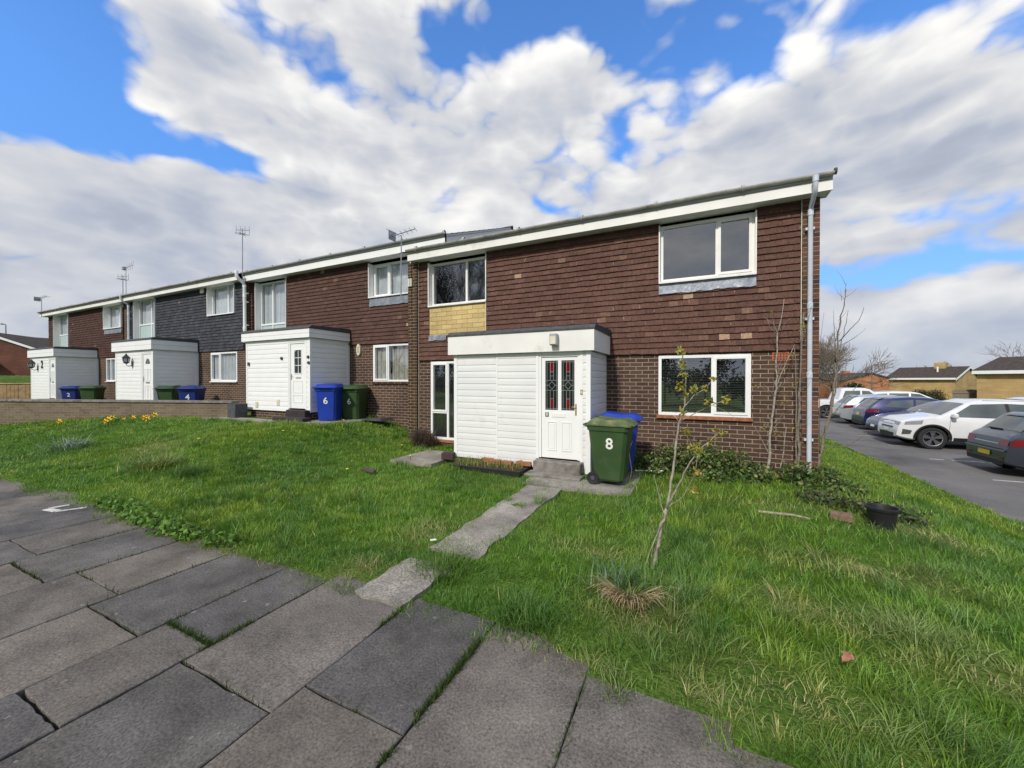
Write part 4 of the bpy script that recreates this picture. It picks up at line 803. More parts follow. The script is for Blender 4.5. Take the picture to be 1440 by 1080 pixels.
        fan = [(a+W_*0.24, c+H_*0.80)]+[(a+W_*0.5-W_*0.26*math.cos(PI*k/12), c+H_*0.80+0.19*math.sin(PI*k/12)) for k in range(13)]+[(a+W_*0.76, c+H_*0.80)]
        g = MB(); g.face([(u, yd-0.002, v) for u, v in fan[1:-1]]); g.mi = 1
        for k in (3, 6, 9): an = PI*k/12; g.face([(a+W_*0.5, yd-0.004, c+H_*0.80), (a+W_*0.5-W_*0.26*math.cos(an)-0.006, yd-0.004, c+H_*0.80+0.19*math.sin(an)), (a+W_*0.5-W_*0.26*math.cos(an)+0.006, yd-0.004, c+H_*0.80+0.19*math.sin(an))])
        g.build('pane', ['dark_glass', 'white'], dr)
        lp = MB(); lp.box(a+W_*0.28, a+W_*0.72, yd-0.010, yd-0.0005, c+H_*0.40, c+H_*0.435, bev=0.003); lp.build('letter_plate', 'metal', dr)
        hd = MB(); hd.box(a+0.012, a+0.036, yd-0.006, yd-0.0005, c+H_*0.42, c+H_*0.54); hd.tube([(a+0.024, yd-0.006, c+H_*0.50), (a+0.024, yd-0.03, c+H_*0.50), (a+0.10, yd-0.034, c+H_*0.50)], 0.006, 6); hd.build('handle', 'metal', dr)
    if step:
        for k, (u0, u1, v0, v1, z0_, z1_, m_) in enumerate(step):
            st = MB(); st.box(u0, u1, v0, v1, z0_, z1_, bev=0.012); st.build('porch_step', m_, house)
    return wl, fa
def lantern(house, x, y, z, s=1.0):
    b = MB(); b.box(x-0.03*s, x+0.03*s, y-0.012, y, z-0.06*s, z+0.06*s, bev=0.004); b.tube([(x, y-0.01, z-0.03*s), (x, y-0.07*s, z-0.07*s), (x, y-0.13*s, z-0.03*s), (x, y-0.13*s, z+0.01*s)], 0.009*s, 6)
    b.lathe([(0.03*s, z-0.0*s), (0.062*s, z+0.03*s), (0.085*s, z+0.16*s), (0.10*s, z+0.17*s), (0.03*s, z+0.25*s), (0.012*s, z+0.29*s), (0.0, z+0.30*s)], (x, y-0.13*s, 0), 6)
    l = b.build('wall_lantern', 'black', house)
    g = MB(); 
    for k in range(6):
        a0, a1 = 2*PI*(k+0.12)/6, 2*PI*(k+0.88)/6; g.face([(x+0.068*s*math.cos(a0), y-0.13*s+0.068*s*math.sin(a0), z+0.045*s), (x+0.068*s*math.cos(a1), y-0.13*s+0.068*s*math.sin(a1), z+0.045*s), (x+0.086*s*math.cos(a1), y-0.13*s+0.086*s*math.sin(a1), z+0.15*s), (x+0.086*s*math.cos(a0), y-0.13*s+0.086*s*math.sin(a0), z+0.15*s)])
    g.build('pane', 'lamp_clear', l)
def aerial(house, x, y, z0, z1, style, base=None):
    b = MB(); b.tube([(x, y, z0), (x+0.02, y, z1)], 0.014, 6)
    m = b.build('tv_aerial', 'metal', house); e = MB()
    if style == 'fan':
        for k in range(5): e.tube([(x-0.02, y-0.45+0.22*k, z1), (x+0.0, y-0.45+0.22*k+0.01, z1)], 0.01, 4)
        e.tube([(x-0.16, y-0.1, z1-0.02), (x+0.36, y+0.1, z1+0.14)], 0.012, 5)
        for k in range(6): t = k/5; c = (x-0.16+0.52*t, y-0.1+0.2*t, z1-0.02+0.16*t); e.tube([(c[0]-0.06, c[1]+0.14, c[2]), (c[0]+0.06, c[1]-0.14, c[2])], 0.006, 4)
        e.box(x-0.19, x-0.17, y-0.22, y+0.02, z1-0.12, z1+0.10)
    elif style == 'rods':
        for a in (0, PI/3, 2*PI/3): e.tube([(x+0.20*math.cos(a), y+0.20*math.sin(a), z1-0.18), (x-0.20*math.cos(a), y-0.20*math.sin(a), z1-0.18)], 0.010, 4)
        e.tube([(x-0.16, y-0.1, z1-0.05), (x+0.2, y+0.12, z1-0.05)], 0.009, 4)
        for k in range(4): t = k/3; e.tube([(x-0.16+0.36*t, y-0.1+0.22*t, z1-0.2), (x-0.16+0.36*t, y-0.1+0.22*t, z1+0.08)], 0.007, 4)
    else:
        e.tube([(x-0.5, y, z1-0.12), (x+0.55, y+0.1, z1+0.05)], 0.013, 4)
        for k in range(7): t = k/6; e.tube([(x-0.5+1.05*t, y+0.1*t-0.03, z1-0.12+0.17*t-0.24*(0.5+0.5*t)), (x-0.5+1.05*t, y+0.1*t+0.03, z1-0.12+0.17*t+0.24*(0.5+0.5*t))], 0.008, 4)
        e.box(x-0.2, x+0.0, y-0.10, y+0.02, z1-0.18, z1-0.02)
    e.build('aerial_elements', 'metal', m)
def roof(house, x0, x1, D, z_eave, pitch=22, mtl='roof', verge=None):
    mb = MB(); t = math.tan(R(pitch)); y0, y1 = D-0.335, D+3.55; n = max(2, int((x1-x0)/0.055)); c = 13
    V = []; FF = []
    for j in range(c+1):
        for s_ in (0, 1):
            y = y0+(y1-y0)*(j+ (0 if s_ == 0 else 0.999))/(c+1); z = z_eave+(y-y0)*t+(0.022 if s_ == 0 else 0.0)
            for i in range(n+1):
                x = x0+(x1-x0)*i/n; V.append((x, y, z+0.020*abs(math.sin(PI*(x-x0)/0.22))**0.7))
    for k in range(2*(c+1)-1):
        for i in range(n): a = k*(n+1)+i; FF.append((a, a+1, a+n+2, a+n+1))
    mb.faces(V, FF)
    zr = z_eave+(y1-y0)*t; ye = D+7.9
    mb.face([(x0, y1, zr), (x1, y1, zr), (x1, ye, zr-(ye-y1)*t), (x0, ye, zr-(ye-y1)*t)])
    mb.face([(x0, y0+0.02, z_eave-0.02), (x0, y1, zr-0.02), (x1, y1, zr-0.02), (x1, y0+0.02, z_eave-0.02)])
    mb.tube([(x0, y1, zr+0.01), (x1, y1, zr+0.01)], 0.06, 10)
    mb.build('roof', mtl, house)
    return y0, y1, zr, t
H_LABEL = {}
def house(n, D, x0, x1, o, pal, labels, fas_x=None, gut='gutter', gz=0.0, fasm='white_old', endR=False, endL=False):
    """o = floor offset; returns the house Empty and the usual levels"""
    h = thing('terraced_house', labels, 'house', ((x0+x1)/2, D, o-0.05), 0, 'houses of the terrace')
    return h
GZ8 = 0.0
# ---- levels shared by the four houses (metres above the end house's floor datum)
ZT, ZS, ZG = 2.10, 4.52, 4.78
def eaves(h, fx0, fx1, D, o, gut='gutter', fasm='white_old', zs=ZS, zg=ZG):
    b = MB(); ov = 0.26
    b.box(fx0, fx1, D-ov-0.03, D-ov, zs+o-0.01, zg+o-0.025); b.box(fx0, fx1, D-ov, D+0.05, zs+o+0.006, zs+o+0.022)
    b.build('fascia', fasm, h)
    g = MB(); y, z, r_ = D-ov-0.080, zg+o-0.022, 0.047; V = []; FF = []
    ring = [(r_*math.cos(a), r_*math.sin(a)) for a in [PI+PI*k/8 for k in range(9)]]+[((r_-0.006)*math.cos(a), (r_-0.006)*math.sin(a)) for a in [2*PI-PI*k/8 for k in range(9)]]
    nseg = max(2, int((fx1-fx0)/0.8))
    for i in range(nseg+1):
        x = fx0+(fx1-fx0)*i/nseg; dz = 0.006*math.sin(i*1.7)
        V += [(x, y+u, z+v+dz) for u, v in ring]
    m_ = len(ring)
    for i in range(nseg):
        for k in range(m_): q = (k+1) % m_; FF.append((i*m_+k, i*m_+q, (i+1)*m_+q, (i+1)*m_+k))
    g.faces(V, FF); g.faces(V[:m_], [tuple(range(m_))]); g.faces(V[-m_:], [tuple(range(m_))])
    x = fx0+0.3
    while x < fx1: g.lathe([(r_+0.004, x-0.025), (r_+0.008, x-0.02), (r_+0.008, x+0.02), (r_+0.004, x+0.025)], (0, y, z), 14, 'x'); x += 1.35
    g.build('gutter', gut, h)
def downpipe(h, x, D, ztop, zbot, m='pipe', r_=0.034, gap=0.05):
    b = MB(); y = D-gap-r_; g = D-0.355
    b.tube([(x, g, ztop), (x, g, ztop-0.16), (x, g+0.05, ztop-0.24), (x, y-0.03, ztop-0.36), (x, y, ztop-0.44), (x, y, zbot)], r_, 12)
    for z in (ztop-0.05, ztop-0.46, (ztop+zbot)/2+0.4, (ztop+zbot)/2-0.7): b.lathe([(r_, z-0.05), (r_+0.007, z-0.045), (r_+0.007, z+0.045), (r_, z+0.05)], (x, y if z < ztop-0.3 else g, 0), 12)
    o = b.build('downpipe', m, h, smooth=True, sharp=40)
    for z in (ztop-0.7, (ztop+zbot)/2+0.2, zbot+0.6): c = MB(); c.box(x-0.06, x+0.06, y+0.02, D-0.002, z-0.02, z+0.02); c.build('bracket', m, o)
def shell(h, x0, x1, D, o, holes, mtl='brick', top=None, sideL=True, sideR=True, zr=None):
    holes = [(a-0.03, c+0.03, e-0.02, f) if e > 2.8 else (a, c, e, f) for a, c, e, f in holes]
    b = MB(); z1 = ZS+o+0.02; wall_grid(b, x0, x1, -0.4, z1, D, holes)
    yb = D+7.45; ym = D+3.55; zr_ = ZG+o-0.03+3.97*math.tan(R(22))-0.05
    for xx, on in ((x0, sideL), (x1, sideR)):
        if on: b.face([(xx, D, -0.4), (xx, yb, -0.4), (xx, yb, z1), (xx, ym, zr_), (xx, D, z1)])
    b.face([(x0, yb, -0.4), (x1, yb, -0.4), (x1, yb, z1+0.1), (x0, yb, z1+0.1)])
    w = b.build('wall', mtl, h)
    d = MB(); d.box(x0+0.02, x1-0.02, D+0.16, D+7.3, ZT+o+0.15, ZT+o+0.4); d.box(x0+0.05, x0+0.12, D+0.16, D+7.3, 0.0, ZS+o-0.3); d.box(x1-0.12, x1-0.05, D+0.16, D+7.3, 0.0, ZS+o-0.3); d.box(x0+0.13, x1-0.13, D+4, D+4.1, 0, ZT+o+0.148); d.box(x0+0.13, x1-0.13, D+4, D+4.1, ZT+o+0.402, ZS+o-0.3)
    d.build('inner_wall', 'dark', w)
    return w
def cladding(h, x0, x1, D, o, holes, pal, seed, z0=ZT, z1=ZS, odd=0.03, lab=None):
    b = MB(); tiles(b, x0, x1, z0+o, z1+o, D-0.012, holes, pal, seed=seed, odd=odd); t = b.build('tile_cladding', 'tile', h)
    if lab: t['label'] = lab
    bk = MB(); wall_grid(bk, x0, x1, z0+o+0.02, z1+o, D-0.010, holes, 0.009); bk.face([(x0, D-0.04, z0+o-0.004), (x1, D-0.04, z0+o-0.004), (x1, D, z0+o-0.004), (x0, D, z0+o-0.004)])
    bk.build('batten_board', 'dark', t)
# ======== house with number 8 (end of terrace)
D8 = 7.7; X8L, X8R = sx(578, D8), sx(1150, D8)
h8 = thing('terraced_house', 'end house with tan stone panel under a window and leaded glass porch door', 'house', (-2.4, D8, 0), 0, 'houses of the terrace')
nw = (sx(605.5, D8), sx(684.5, D8)); bw = (sx(928, D8), sx(1060, D8)); lw = (sx(926, D8), sx(1056, D8)); tw_ = (sx(606, D8), sx(606, D8)+1.30)
shell(h8, X8L, X8R, D8, 0, [(nw[0], nw[1], 3.42, ZS+0.03), (bw[0], bw[1], 3.42, ZS+0.03), (lw[0], lw[1], 0.96, 2.06), (tw_[0], tw_[1], 0.17, 2.06)], sideL=True)
TXL, TXR = sx(590.5, D8), sx(1124, D8)
fl8 = (bw[0]-0.02, bw[1]+0.02, 3.19, 3.42)
cladding(h8, TXL, TXR, D8, 0, [(nw[0]-0.01, nw[1]+0.02, 2.66, ZS+0.1), (bw[0]-0.02, bw[1]+0.02, 3.30, ZS+0.1)], BROWN, 5, odd=0.05)
pr = MB(); pr.box(X8L-0.002, TXL-0.012, D8-0.10, D8-0.002, -0.4, ZS-0.002); pr.build('brick_pier', 'brick_pier', h8)
pr = MB(); pr.box(TXR+0.025, X8R+0.002, D8-0.05, D8-0.002, -0.4, ZS-0.002); pr.build('brick_pier', 'brick_gable', h8)
for q_ in ((TXL-0.010, TXL-0.002, D8-0.05, D8-0.003, 0.1, ZS-0.003), (TXR+0.002, TXR+0.012, D8-0.058, D8-0.003, ZT, ZS-0.003), (nw[1]+0.004, nw[1]+0.016, D8-0.062, D8-0.003, 2.68, ZS-0.003)): tb = MB(); tb.box(*q_); tb.build('edge_strip', 'cream', h8)
window(h8, nw[0], nw[1], 3.42, 4.46, D8-0.04, mull=[nw[0]+(nw[1]-nw[0])*0.635], lining=0.10, behind='room', mtl='white_old', label='two pane window above the tan stone panel')
window(h8, bw[0], bw[1], 3.42, 4.46, D8-0.055, mull=[bw[0]+(bw[1]-bw[0])*0.625], behind='room', sashes=[(1, 0)], mtl='white_old', lining=0.05, label='wide two pane upper window over lead flashing')
window(h8, lw[0], lw[1], 0.96, 2.06, D8-0.005, mull=[lw[0]+(lw[1]-lw[0])*0.61], behind='blind', sashes=[(1, 0)], sill=False, label='wide lower window with dark slatted blinds')
window(h8, tw_[0], tw_[1], 0.17, 2.06, D8-0.005, mull=[tw_[0]+0.50], trans=[(0, 0.83)], behind='blind', sashes=[(0, 1)], sill=False, label='tall window with dark blinds beside the porch')
sl = MB(); sl.box(lw[0]-0.03, lw[1]+0.03, D8-0.045, D8+0.03, 0.895, 0.955, bev=0.006); sl.build('window_sill', 'loose_brick', h8); sl = MB(); sl.box(tw_[0]-0.02, tw_[1], D8-0.045, D8+0.03, 0.10, 0.165, bev=0.006); sl.build('window_sill', 'loose_brick', h8)
sp = MB(); wall_grid(sp, nw[0], nw[1], 2.68, 3.385, D8-0.035, []); sp.face([(nw[1], D8-0.035, 2.68), (nw[1], D8-0.003, 2.68), (nw[1], D8-0.003, 3.385), (nw[1], D8-0.035, 3.385)]); sp.build('stone_panel', 'stone', h8)
def flashing(h, x0, x1, z0, z1, Y, seed):
    b = MB(); rg = random.Random(seed); n = 16
    lo = [z0+rg.uniform(-0.015, 0.012) for _ in range(n+1)]; yy = [Y-rg.uniform(0.0, 0.012) for _ in range(n+1)]
    for k in range(n):
        u, v = x0+(x1-x0)*k/n, x0+(x1-x0)*(k+1)/n
        b.face([(u, yy[k]-0.012, lo[k]), (v, yy[k+1]-0.012, lo[k+1]), (v, Y, z1), (u, Y, z1)]); b.face([(u, yy[k]-0.012, lo[k]), (u, Y+0.02, lo[k]), (v, Y+0.02, lo[k+1]), (v, yy[k+1]-0.012, lo[k+1])])
    b.build('lead_flashing', 'lead', h)
flashing(h8, fl8[0], fl8[1], 3.20, 3.385, D8-0.048, 3); flashing(h8, nw[0]-0.01, nw[0]+0.5, 2.57, 2.70, D8-0.048, 4)
FXR = 1.89
eaves(h8, sx(573, D8-0.3), FXR, D8, 0)
g_end = MB(); g_end.lathe([(0.0, FXR), (0.047, FXR), (0.051, FXR+0.03), (0.0, FXR+0.035)], (0, D8-0.34, ZG-0.022), 14, 'x'); g_end.build('gutter_end', 'felt', h8)
downpipe(h8, sx(1138, D8-0.12), D8-0.05, ZG-0.06, 0.05)
roof(h8, X8L-0.1, X8R+0.09, D8, ZG-0.085)
bb = MB(); t22 = math.tan(R(22)); bb.prism([(D8-0.28, ZS), (D8-0.28, ZG-0.08), (D8+3.55, ZG-0.08+3.83*t22), (D8+7.6, ZG-0.08-0.2), (D8+7.6, ZS-0.2), (D8+3.55, ZS+3.83*t22)], FX, X8R+0.062, X8R+0.087); bb.build('bargeboard', 'white_old', h8)
vb = MB(); vz = sz(1096, 501, D8); vx = sx(1085.5, D8); vb.box(vx, vx+0.235, D8-0.008, D8-0.001, vz-0.075, vz+0.075); vb.mi = 1
for i in range(3):
    for j in range(5): vb.box(vx+0.02+j*0.042, vx+0.046+j*0.042, D8-0.0095, D8-0.0082, vz-0.06+i*0.042, vz-0.035+i*0.042)
vb.build('air_brick', ['vent_orange', 'dark'], h8)
porch(h8, sx(640, 6.4), sx(829, 6.4), 6.4, D8, 0.10, 2.10, 2.46, sx(758, 6.4), sx(816, 6.4), 0.235, 2.06, 'lead',
      [(sx(752, 6.25), sx(818, 6.25), 6.16, 6.415, 0.03, 0.215, 'concrete'), (sx(741, 6.0), sx(819, 6.0), 5.86, 6.155, -0.12, 0.055, 'concrete')], seam=sx(699.5, 6.4), fboards=1, gap=0.120, base=0)
lt = MB(); lx, lz = sx(780.5, 6.3), sz(780, 478, 6.3); lt.box(lx-0.065, lx+0.065, 6.18, 6.298, lz-0.10, lz+0.10, bev=0.012); l_ = lt.build('security_light', 'grey_plastic', h8)
lt = MB(); lt.box(lx-0.05, lx+0.05, 6.172, 6.18, lz-0.08, lz+0.05); lt.build('diffuser', 'cream', l_)
bx_ = MB(); bx_.box(X8L+0.03, X8L+0.14, D8-0.145, D8-0.102, 3.93, 4.13, bev=0.006); bx_.build('junction_box', 'cream', h8)
aerial(h8, X8L+0.05, D8-0.42, 3.55, sz(577, 330, 7.3), 'fan')
# ======== the middle house, set back
D6 = 8.3; o6 = 0.55; X6L, X6R = sx(346, 8.1)+0.01, X8L-0.01
h6 = thing('terraced_house', 'second house along, dark brown tiles and white porch with a small six pane door window, daffodils opposite', 'house', (-10.3, D6, 0.45), 0, 'houses of the terrace')
h6['label'] = 'set back brown tiled house with white porch and blue bin labelled 6 beside it'
n6 = (sx(363, D6), sx(405, D6)); b6 = (sx(522, D6), sx(522, D6)+1.50); l6 = (sx(525, D6), sx(525, D6)+1.48)
shell(h6, X6L, X6R, D6, o6, [(n6[0], n6[1], 2.9, 5.1), (b6[0], b6[1], 4.0, 5.1), (l6[0], l6[1], 1.55, 2.62)])
cladding(h6, X6L+0.02, X6R, D6, o6, [(n6[0]-0.02, n6[1]+0.02, 2.7, 5.3), (b6[0]-0.02, b6[1]+0.02, 3.92, 5.3)], [(0.083, 0.045, 0.036), (0.088, 0.048, 0.038), (0.078, 0.043, 0.034), (0.091, 0.050, 0.039)], 15, odd=0.03, z1=4.46)
window(h6, n6[0], n6[1], 2.95, 4.97, D6-0.05, mull=[n6[0]+(n6[1]-n6[0])*0.42], trans=[(0, 3.53), (1, 3.53)], behind='net', lining=0.15, sill=False, low=[(0, 0), (1, 0)], label='tall narrow window with pale lower panel above the porch')
window(h6, b6[0], b6[1], 3.99, 4.95, D6-0.05, mull=[b6[0]+0.60], behind='strips', lining=0.16, sill=True, sashes=[(0, 0)], label='upper window with vertical strip blinds')
window(h6, l6[0], l6[1], 1.57, 2.62, D6-0.005, mull=[l6[0]+0.56], behind='curtain', sashes=[(0, 0)], sill=False, label='lower window with beige curtains')
sl = MB(); sl.box(l6[0]-0.03, l6[1], D6-0.045, D6+0.03, 1.505, 1.565, bev=0.006); sl.build('window_sill', 'brick', h6)
flashing(h6, b6[0], b6[1]+0.05, 3.72, 3.95, D6-0.05, 7)
eaves(h6, X6L+0.0, sx(627, D6-0.3)+0.0, D6, o6, gut='grey_plastic', fasm='white', zs=4.46, zg=4.76)
roof(h6, X6L-0.05, sx(627, D6-0.3)+0.03, D6, 4.665+o6)
bb = MB(); xb = sx(627, D6-0.3); bb.prism([(D6-0.29, 4.40+o6), (D6-0.29, 4.72+o6), (D6+3.55, 4.72+o6+3.84*t22), (D6+3.55, 4.40+o6+3.84*t22)], FX, xb-0.03, xb); bb.build('bargeboard', 'white', h6)
porch(h6, sx(345, 7.0)+0.09, sx(437, 7.0)-0.02, 7.0, D6, 0.74, 2.75, 2.99, sx(408.5, 7.0)-0.04, sx(431, 7.0)-0.02, 0.83, 2.66, 'six',
      [(sx(407, 6.9)-0.05, sx(432, 6.9), 6.82, 7.02, 0.60, 0.80, 'dark_step'), (sx(390, 6.7), sx(432, 6.7), 6.55, 6.815, 0.40, 0.63, 'dark_step')], fboards=2, gap=0.135, clad='white', base=0.4)
al = MB(); ax, az_ = sx(506, D6), 2.50; al.prism([(ax+0.075*math.cos(a)*(1 if abs(math.sin(a)) < 0.9 else 1), az_+0.17*math.sin(a)) for a in [2*PI*k/16 for k in range(16)]], FY, D6-0.06, D6-0.001); al.build('alarm_box', 'cream', h6)
am = MB()
for k in range(3): am.box(ax-0.035, ax+0.035, D6-0.063, D6-0.0605, az_-0.08+k*0.06, az_-0.05+k*0.06)
am.build('alarm_grille', 'brass', bpy.data.objects['alarm_box'])
for px_, py_, nm in ((396.5, 504, 'bell_push'), (434, 502, 'house_number'), (434.5, 510, 'door_bell'), (350.5, 512, 'wall_tap')):
    b = MB(); x_, z_ = sx(px_, 6.98), sz(px_, py_, 6.98)
    b.lathe([(0.0, 6.945), (0.035, 6.945), (0.045, 6.96), (0.045, 6.985)], (x_, 0, z_), 8, 'y') if nm != 'wall_tap' else b.box(x_-0.03, x_+0.03, 6.94, 6.985, z_-0.05, z_+0.05, bev=0.005)
    b.build(nm, 'felt', h6)
for px_, py_ in ((361, 569), (391, 566)):
    b = MB(); x_, z_ = sx(px_, 6.98), sz(px_, py_, 6.98); b.box(x_-0.06, x_+0.06, 6.972, 6.984, z_-0.085, z_+0.085)
    for k in range(4): b.box(x_-0.05, x_+0.05, 6.966, 6.9718, z_-0.07+k*0.038, z_-0.052+k*0.038)
    b.build('wall_vent', 'cream', h6)
# ======== slate-coloured house
D4 = 8.1; o4 = 0.57; X4L, X4R = sx(180, D4), sx(346, D4)
h4 = thing('terraced_house', 'house clad in dark blue grey tiles, the third one along from the near end', 'house', (-18, D4, 0.45), 0, 'houses of the terrace')
n4 = (sx(192, D4), sx(221, D4)); b4 = (sx(295.5, D4), sx(332.5, D4)); l4 = (sx(297, D4), sx(334, D4))
shell(h4, X4L, X4R, D4, o4, [(n4[0], n4[1], 2.9, 5.1), (b4[0], b4[1], 3.98, 5.1), (l4[0], l4[1], 1.55, 2.64)])
cladding(h4, X4L+0.35, X4R-0.06, D4, o4, [(n4[0]-0.02, n4[1]+0.02, 2.9, 5.3), (b4[0]-0.02, b4[1]+0.02, 3.98, 5.3)], SLATE, 25, odd=0.004, lab='dark blue grey tile cladding')
window(h4, n4[0], n4[1], 3.30, 5.06, D4-0.05, mull=[n4[0]+(n4[1]-n4[0])*0.62], trans=[(0, 4.0), (1, 4.0)], behind='net', lining=0.15, sill=False, low=[(0, 0), (1, 0)])
window(h4, b4[0], b4[1], 4.0, 5.06, D4-0.05, mull=[b4[0]+(b4[1]-b4[0])*0.62], behind='net', lining=0.13, sill=True)
window(h4, l4[0], l4[1], 1.57, 2.62, D4-0.01, mull=[l4[0]+(l4[1]-l4[0])*0.37], behind='net', sashes=[(0, 0)])
eaves(h4, X4L-0.02, X4R+0.05, D4, o4, zs=4.45, zg=4.70); roof(h4, X4L-0.02, X4R+0.02, D4, 4.60+o4)
downpipe(h4, sx(345.5, D4-0.1)-0.03, D4, ZG-0.06+o4, 2.9, 'white', 0.05); downpipe(h4, sx(182, D4-0.1), D4, ZG-0.06+o4, 2.9, 'pipe', 0.05)
y4 = D4-1.35
porch(h4, sx(163, y4)+0.05, sx(216, y4), y4, D4, 0.62, 2.68, 3.02, sx(200.5, y4), sx(214.5, y4), 0.80, 2.58, 'fan', [(sx(199, y4), sx(216, y4), y4-0.35, y4-0.02, 0.3, 0.78, 'concrete')], fboards=2, gap=0.135, clad='white', base=0.4)
lantern(h4, sx(187, y4), y4-0.018, sz(187, 508, y4)-0.1, 1.25); aerial(h4, sx(344, D4-0.1), D4-0.15, 4.3, sz(343, 322, D4-0.15), 'rods')
al = MB(); ax, az_ = sx(289, D4), sz(289, 407, D4); al.box(ax-0.11, ax+0.11, D4-0.12, D4-0.055, az_-0.17, az_+0.17, bev=0.02); al.build('alarm_box', 'cream', h4)
# ======== far end house
h2 = thing('terraced_house', 'farthest brown tiled house of the row, beside the timber fence', 'house', (-27, D4, 0.45), 0, 'houses of the terrace')
X2L, X2R = sx(70, D4), X4L-0.01
n2 = (sx(79, D4), sx(99, D4)); b2 = (sx(149.5, D4), sx(174, D4)); l2 = (sx(150, D4), sx(163, D4))
shell(h2, X2L, X2R, D4, o4, [(n2[0], n2[1], 3.2, 5.1), (b2[0], b2[1], 3.98, 5.1), (l2[0], l2[1], 1.5, 2.62)])
cladding(h2, X2L+0.05, X2R-0.3, D4, o4, [(n2[0]-0.02, n2[1]+0.02, 3.2, 5.3), (b2[0]-0.02, b2[1]+0.02, 3.95, 5.3)], DKBR, 35, odd=0.006)
window(h2, n2[0], n2[1], 3.30, 5.06, D4-0.05, mull=[n2[0]+(n2[1]-n2[0])*0.66], trans=[(0, 4.0), (1, 4.0)], behind='net', lining=0.18, sill=False, low=[(0, 0), (1, 0)])
window(h2, b2[0], b2[1], 4.0, 5.06, D4-0.05, mull=[b2[0]+(b2[1]-b2[0])*0.62], behind='net', lining=0.15, sill=True)
window(h2, l2[0], l2[1], 1.57, 2.62, D4-0.01, mull=[l2[0]+(l2[1]-l2[0])*0.5], behind='net')
flashing(h2, b2[0], b2[1], 3.74, 3.94, D4-0.05, 9)
eaves(h2, X2L-0.2, X2R+0.0, D4, o4, zs=4.45, zg=4.70); roof(h2, X2L-0.25, X2R, D4, 4.60+o4)
porch(h2, sx(44, y4)+0.05, sx(79, y4), y4, D4, 0.62, 2.68, 3.02, sx(70, y4), sx(78.2, y4), 0.80, 2.58, 'fan', [(sx(69, y4), sx(79, y4), y4-0.35, y4-0.02, 0.3, 0.78, 'concrete')], fboards=2, gap=0.135, clad='white', base=0.4)
lantern(h2, sx(54, y4), y4-0.018, sz(54, 515, y4)-0.1, 1.4)
b = MB(); x_, z_ = sx(60.5, y4), sz(60.5, 513, y4); b.text('4' if False else '2', 0.5, Matrix.Translation((x_, y4-0.03, z_)) @ Matrix.Rotation(PI/2, 4, 'X'), 0.006); b.build('house_number', 'black', h2)
aerial(h2, sx(176, D4-0.1), D4-0.15, 4.8, sz(176, 387, D4-0.15), 'rods'); aerial(h2, X2L+3.2, D4+2.0, 6.0, sz(86, 400, D4+2.0), 'yagi'); aerial(h2, X2L+0.15, D4-0.3, 5.0, sz(62, 420, D4-0.3), 'fan')
# ------------------------------------------------------------------ wheeled bins
def bin_body(m):
    mb = MB(); V = []; FF = []
    lv = [(0.07, -0.20, 0.205, 0.205), (0.10, -0.225, 0.225, 0.225), (0.25, -0.25, 0.245, 0.235), (0.86, -0.315, 0.305, 0.275), (0.865, -0.335, 0.325, 0.293), (0.955, -0.34, 0.33, 0.296)]
    for z, a, b, w in lv:
        c = 0.05
        V += [(a+c, -w, z), (b-c, -w, z), (b, -w+c, z), (b, w-c, z), (b-c, w, z), (a+c, w, z), (a, w-c, z), (a, -w+c, z)]
    for i in range(len(lv)-1):
        for k in range(8): q = (k+1) % 8; FF.append((i*8+k, i*8+q, i*8+8+q, i*8+8+k))
    FF.append(tuple(range(7, -1, -1))); FF.append(tuple(range(40, 48))); mb.faces(V, FF)
    return mb
def bin_lid():
    mb = MB(); nx, ny = 14, 8; V = []; FF = []
    for i in range(nx+1):
        for j in range(ny+1):
            u, v = i/nx, j/ny; x = -0.33+0.70*u; y = -0.312+0.624*v; e = min(u, 1-u, 0.5)*2; f = min(v, 1-v)*2
            z = 0.962+0.075*min(1, e*3)**0.6*min(1, f*3.4)**0.5+0.022*(1-u)*min(1, f*4)+0.010*math.sin(u*9)*min(1, f*3)
            V.append((x, y, z))
    n = ny+1
    for i in range(nx):
        for j in range(ny): a = i*n+j; FF.append((a, a+n, a+n+1, a+1))
    mb.faces(V, FF)
    mb.box(-0.335, 0.375, -0.317, 0.317, 0.935, 0.9615, bev=0.012); mb.box(0.34, 0.40, -0.16, 0.16, 0.938, 0.965, bev=0.010)
    return mb
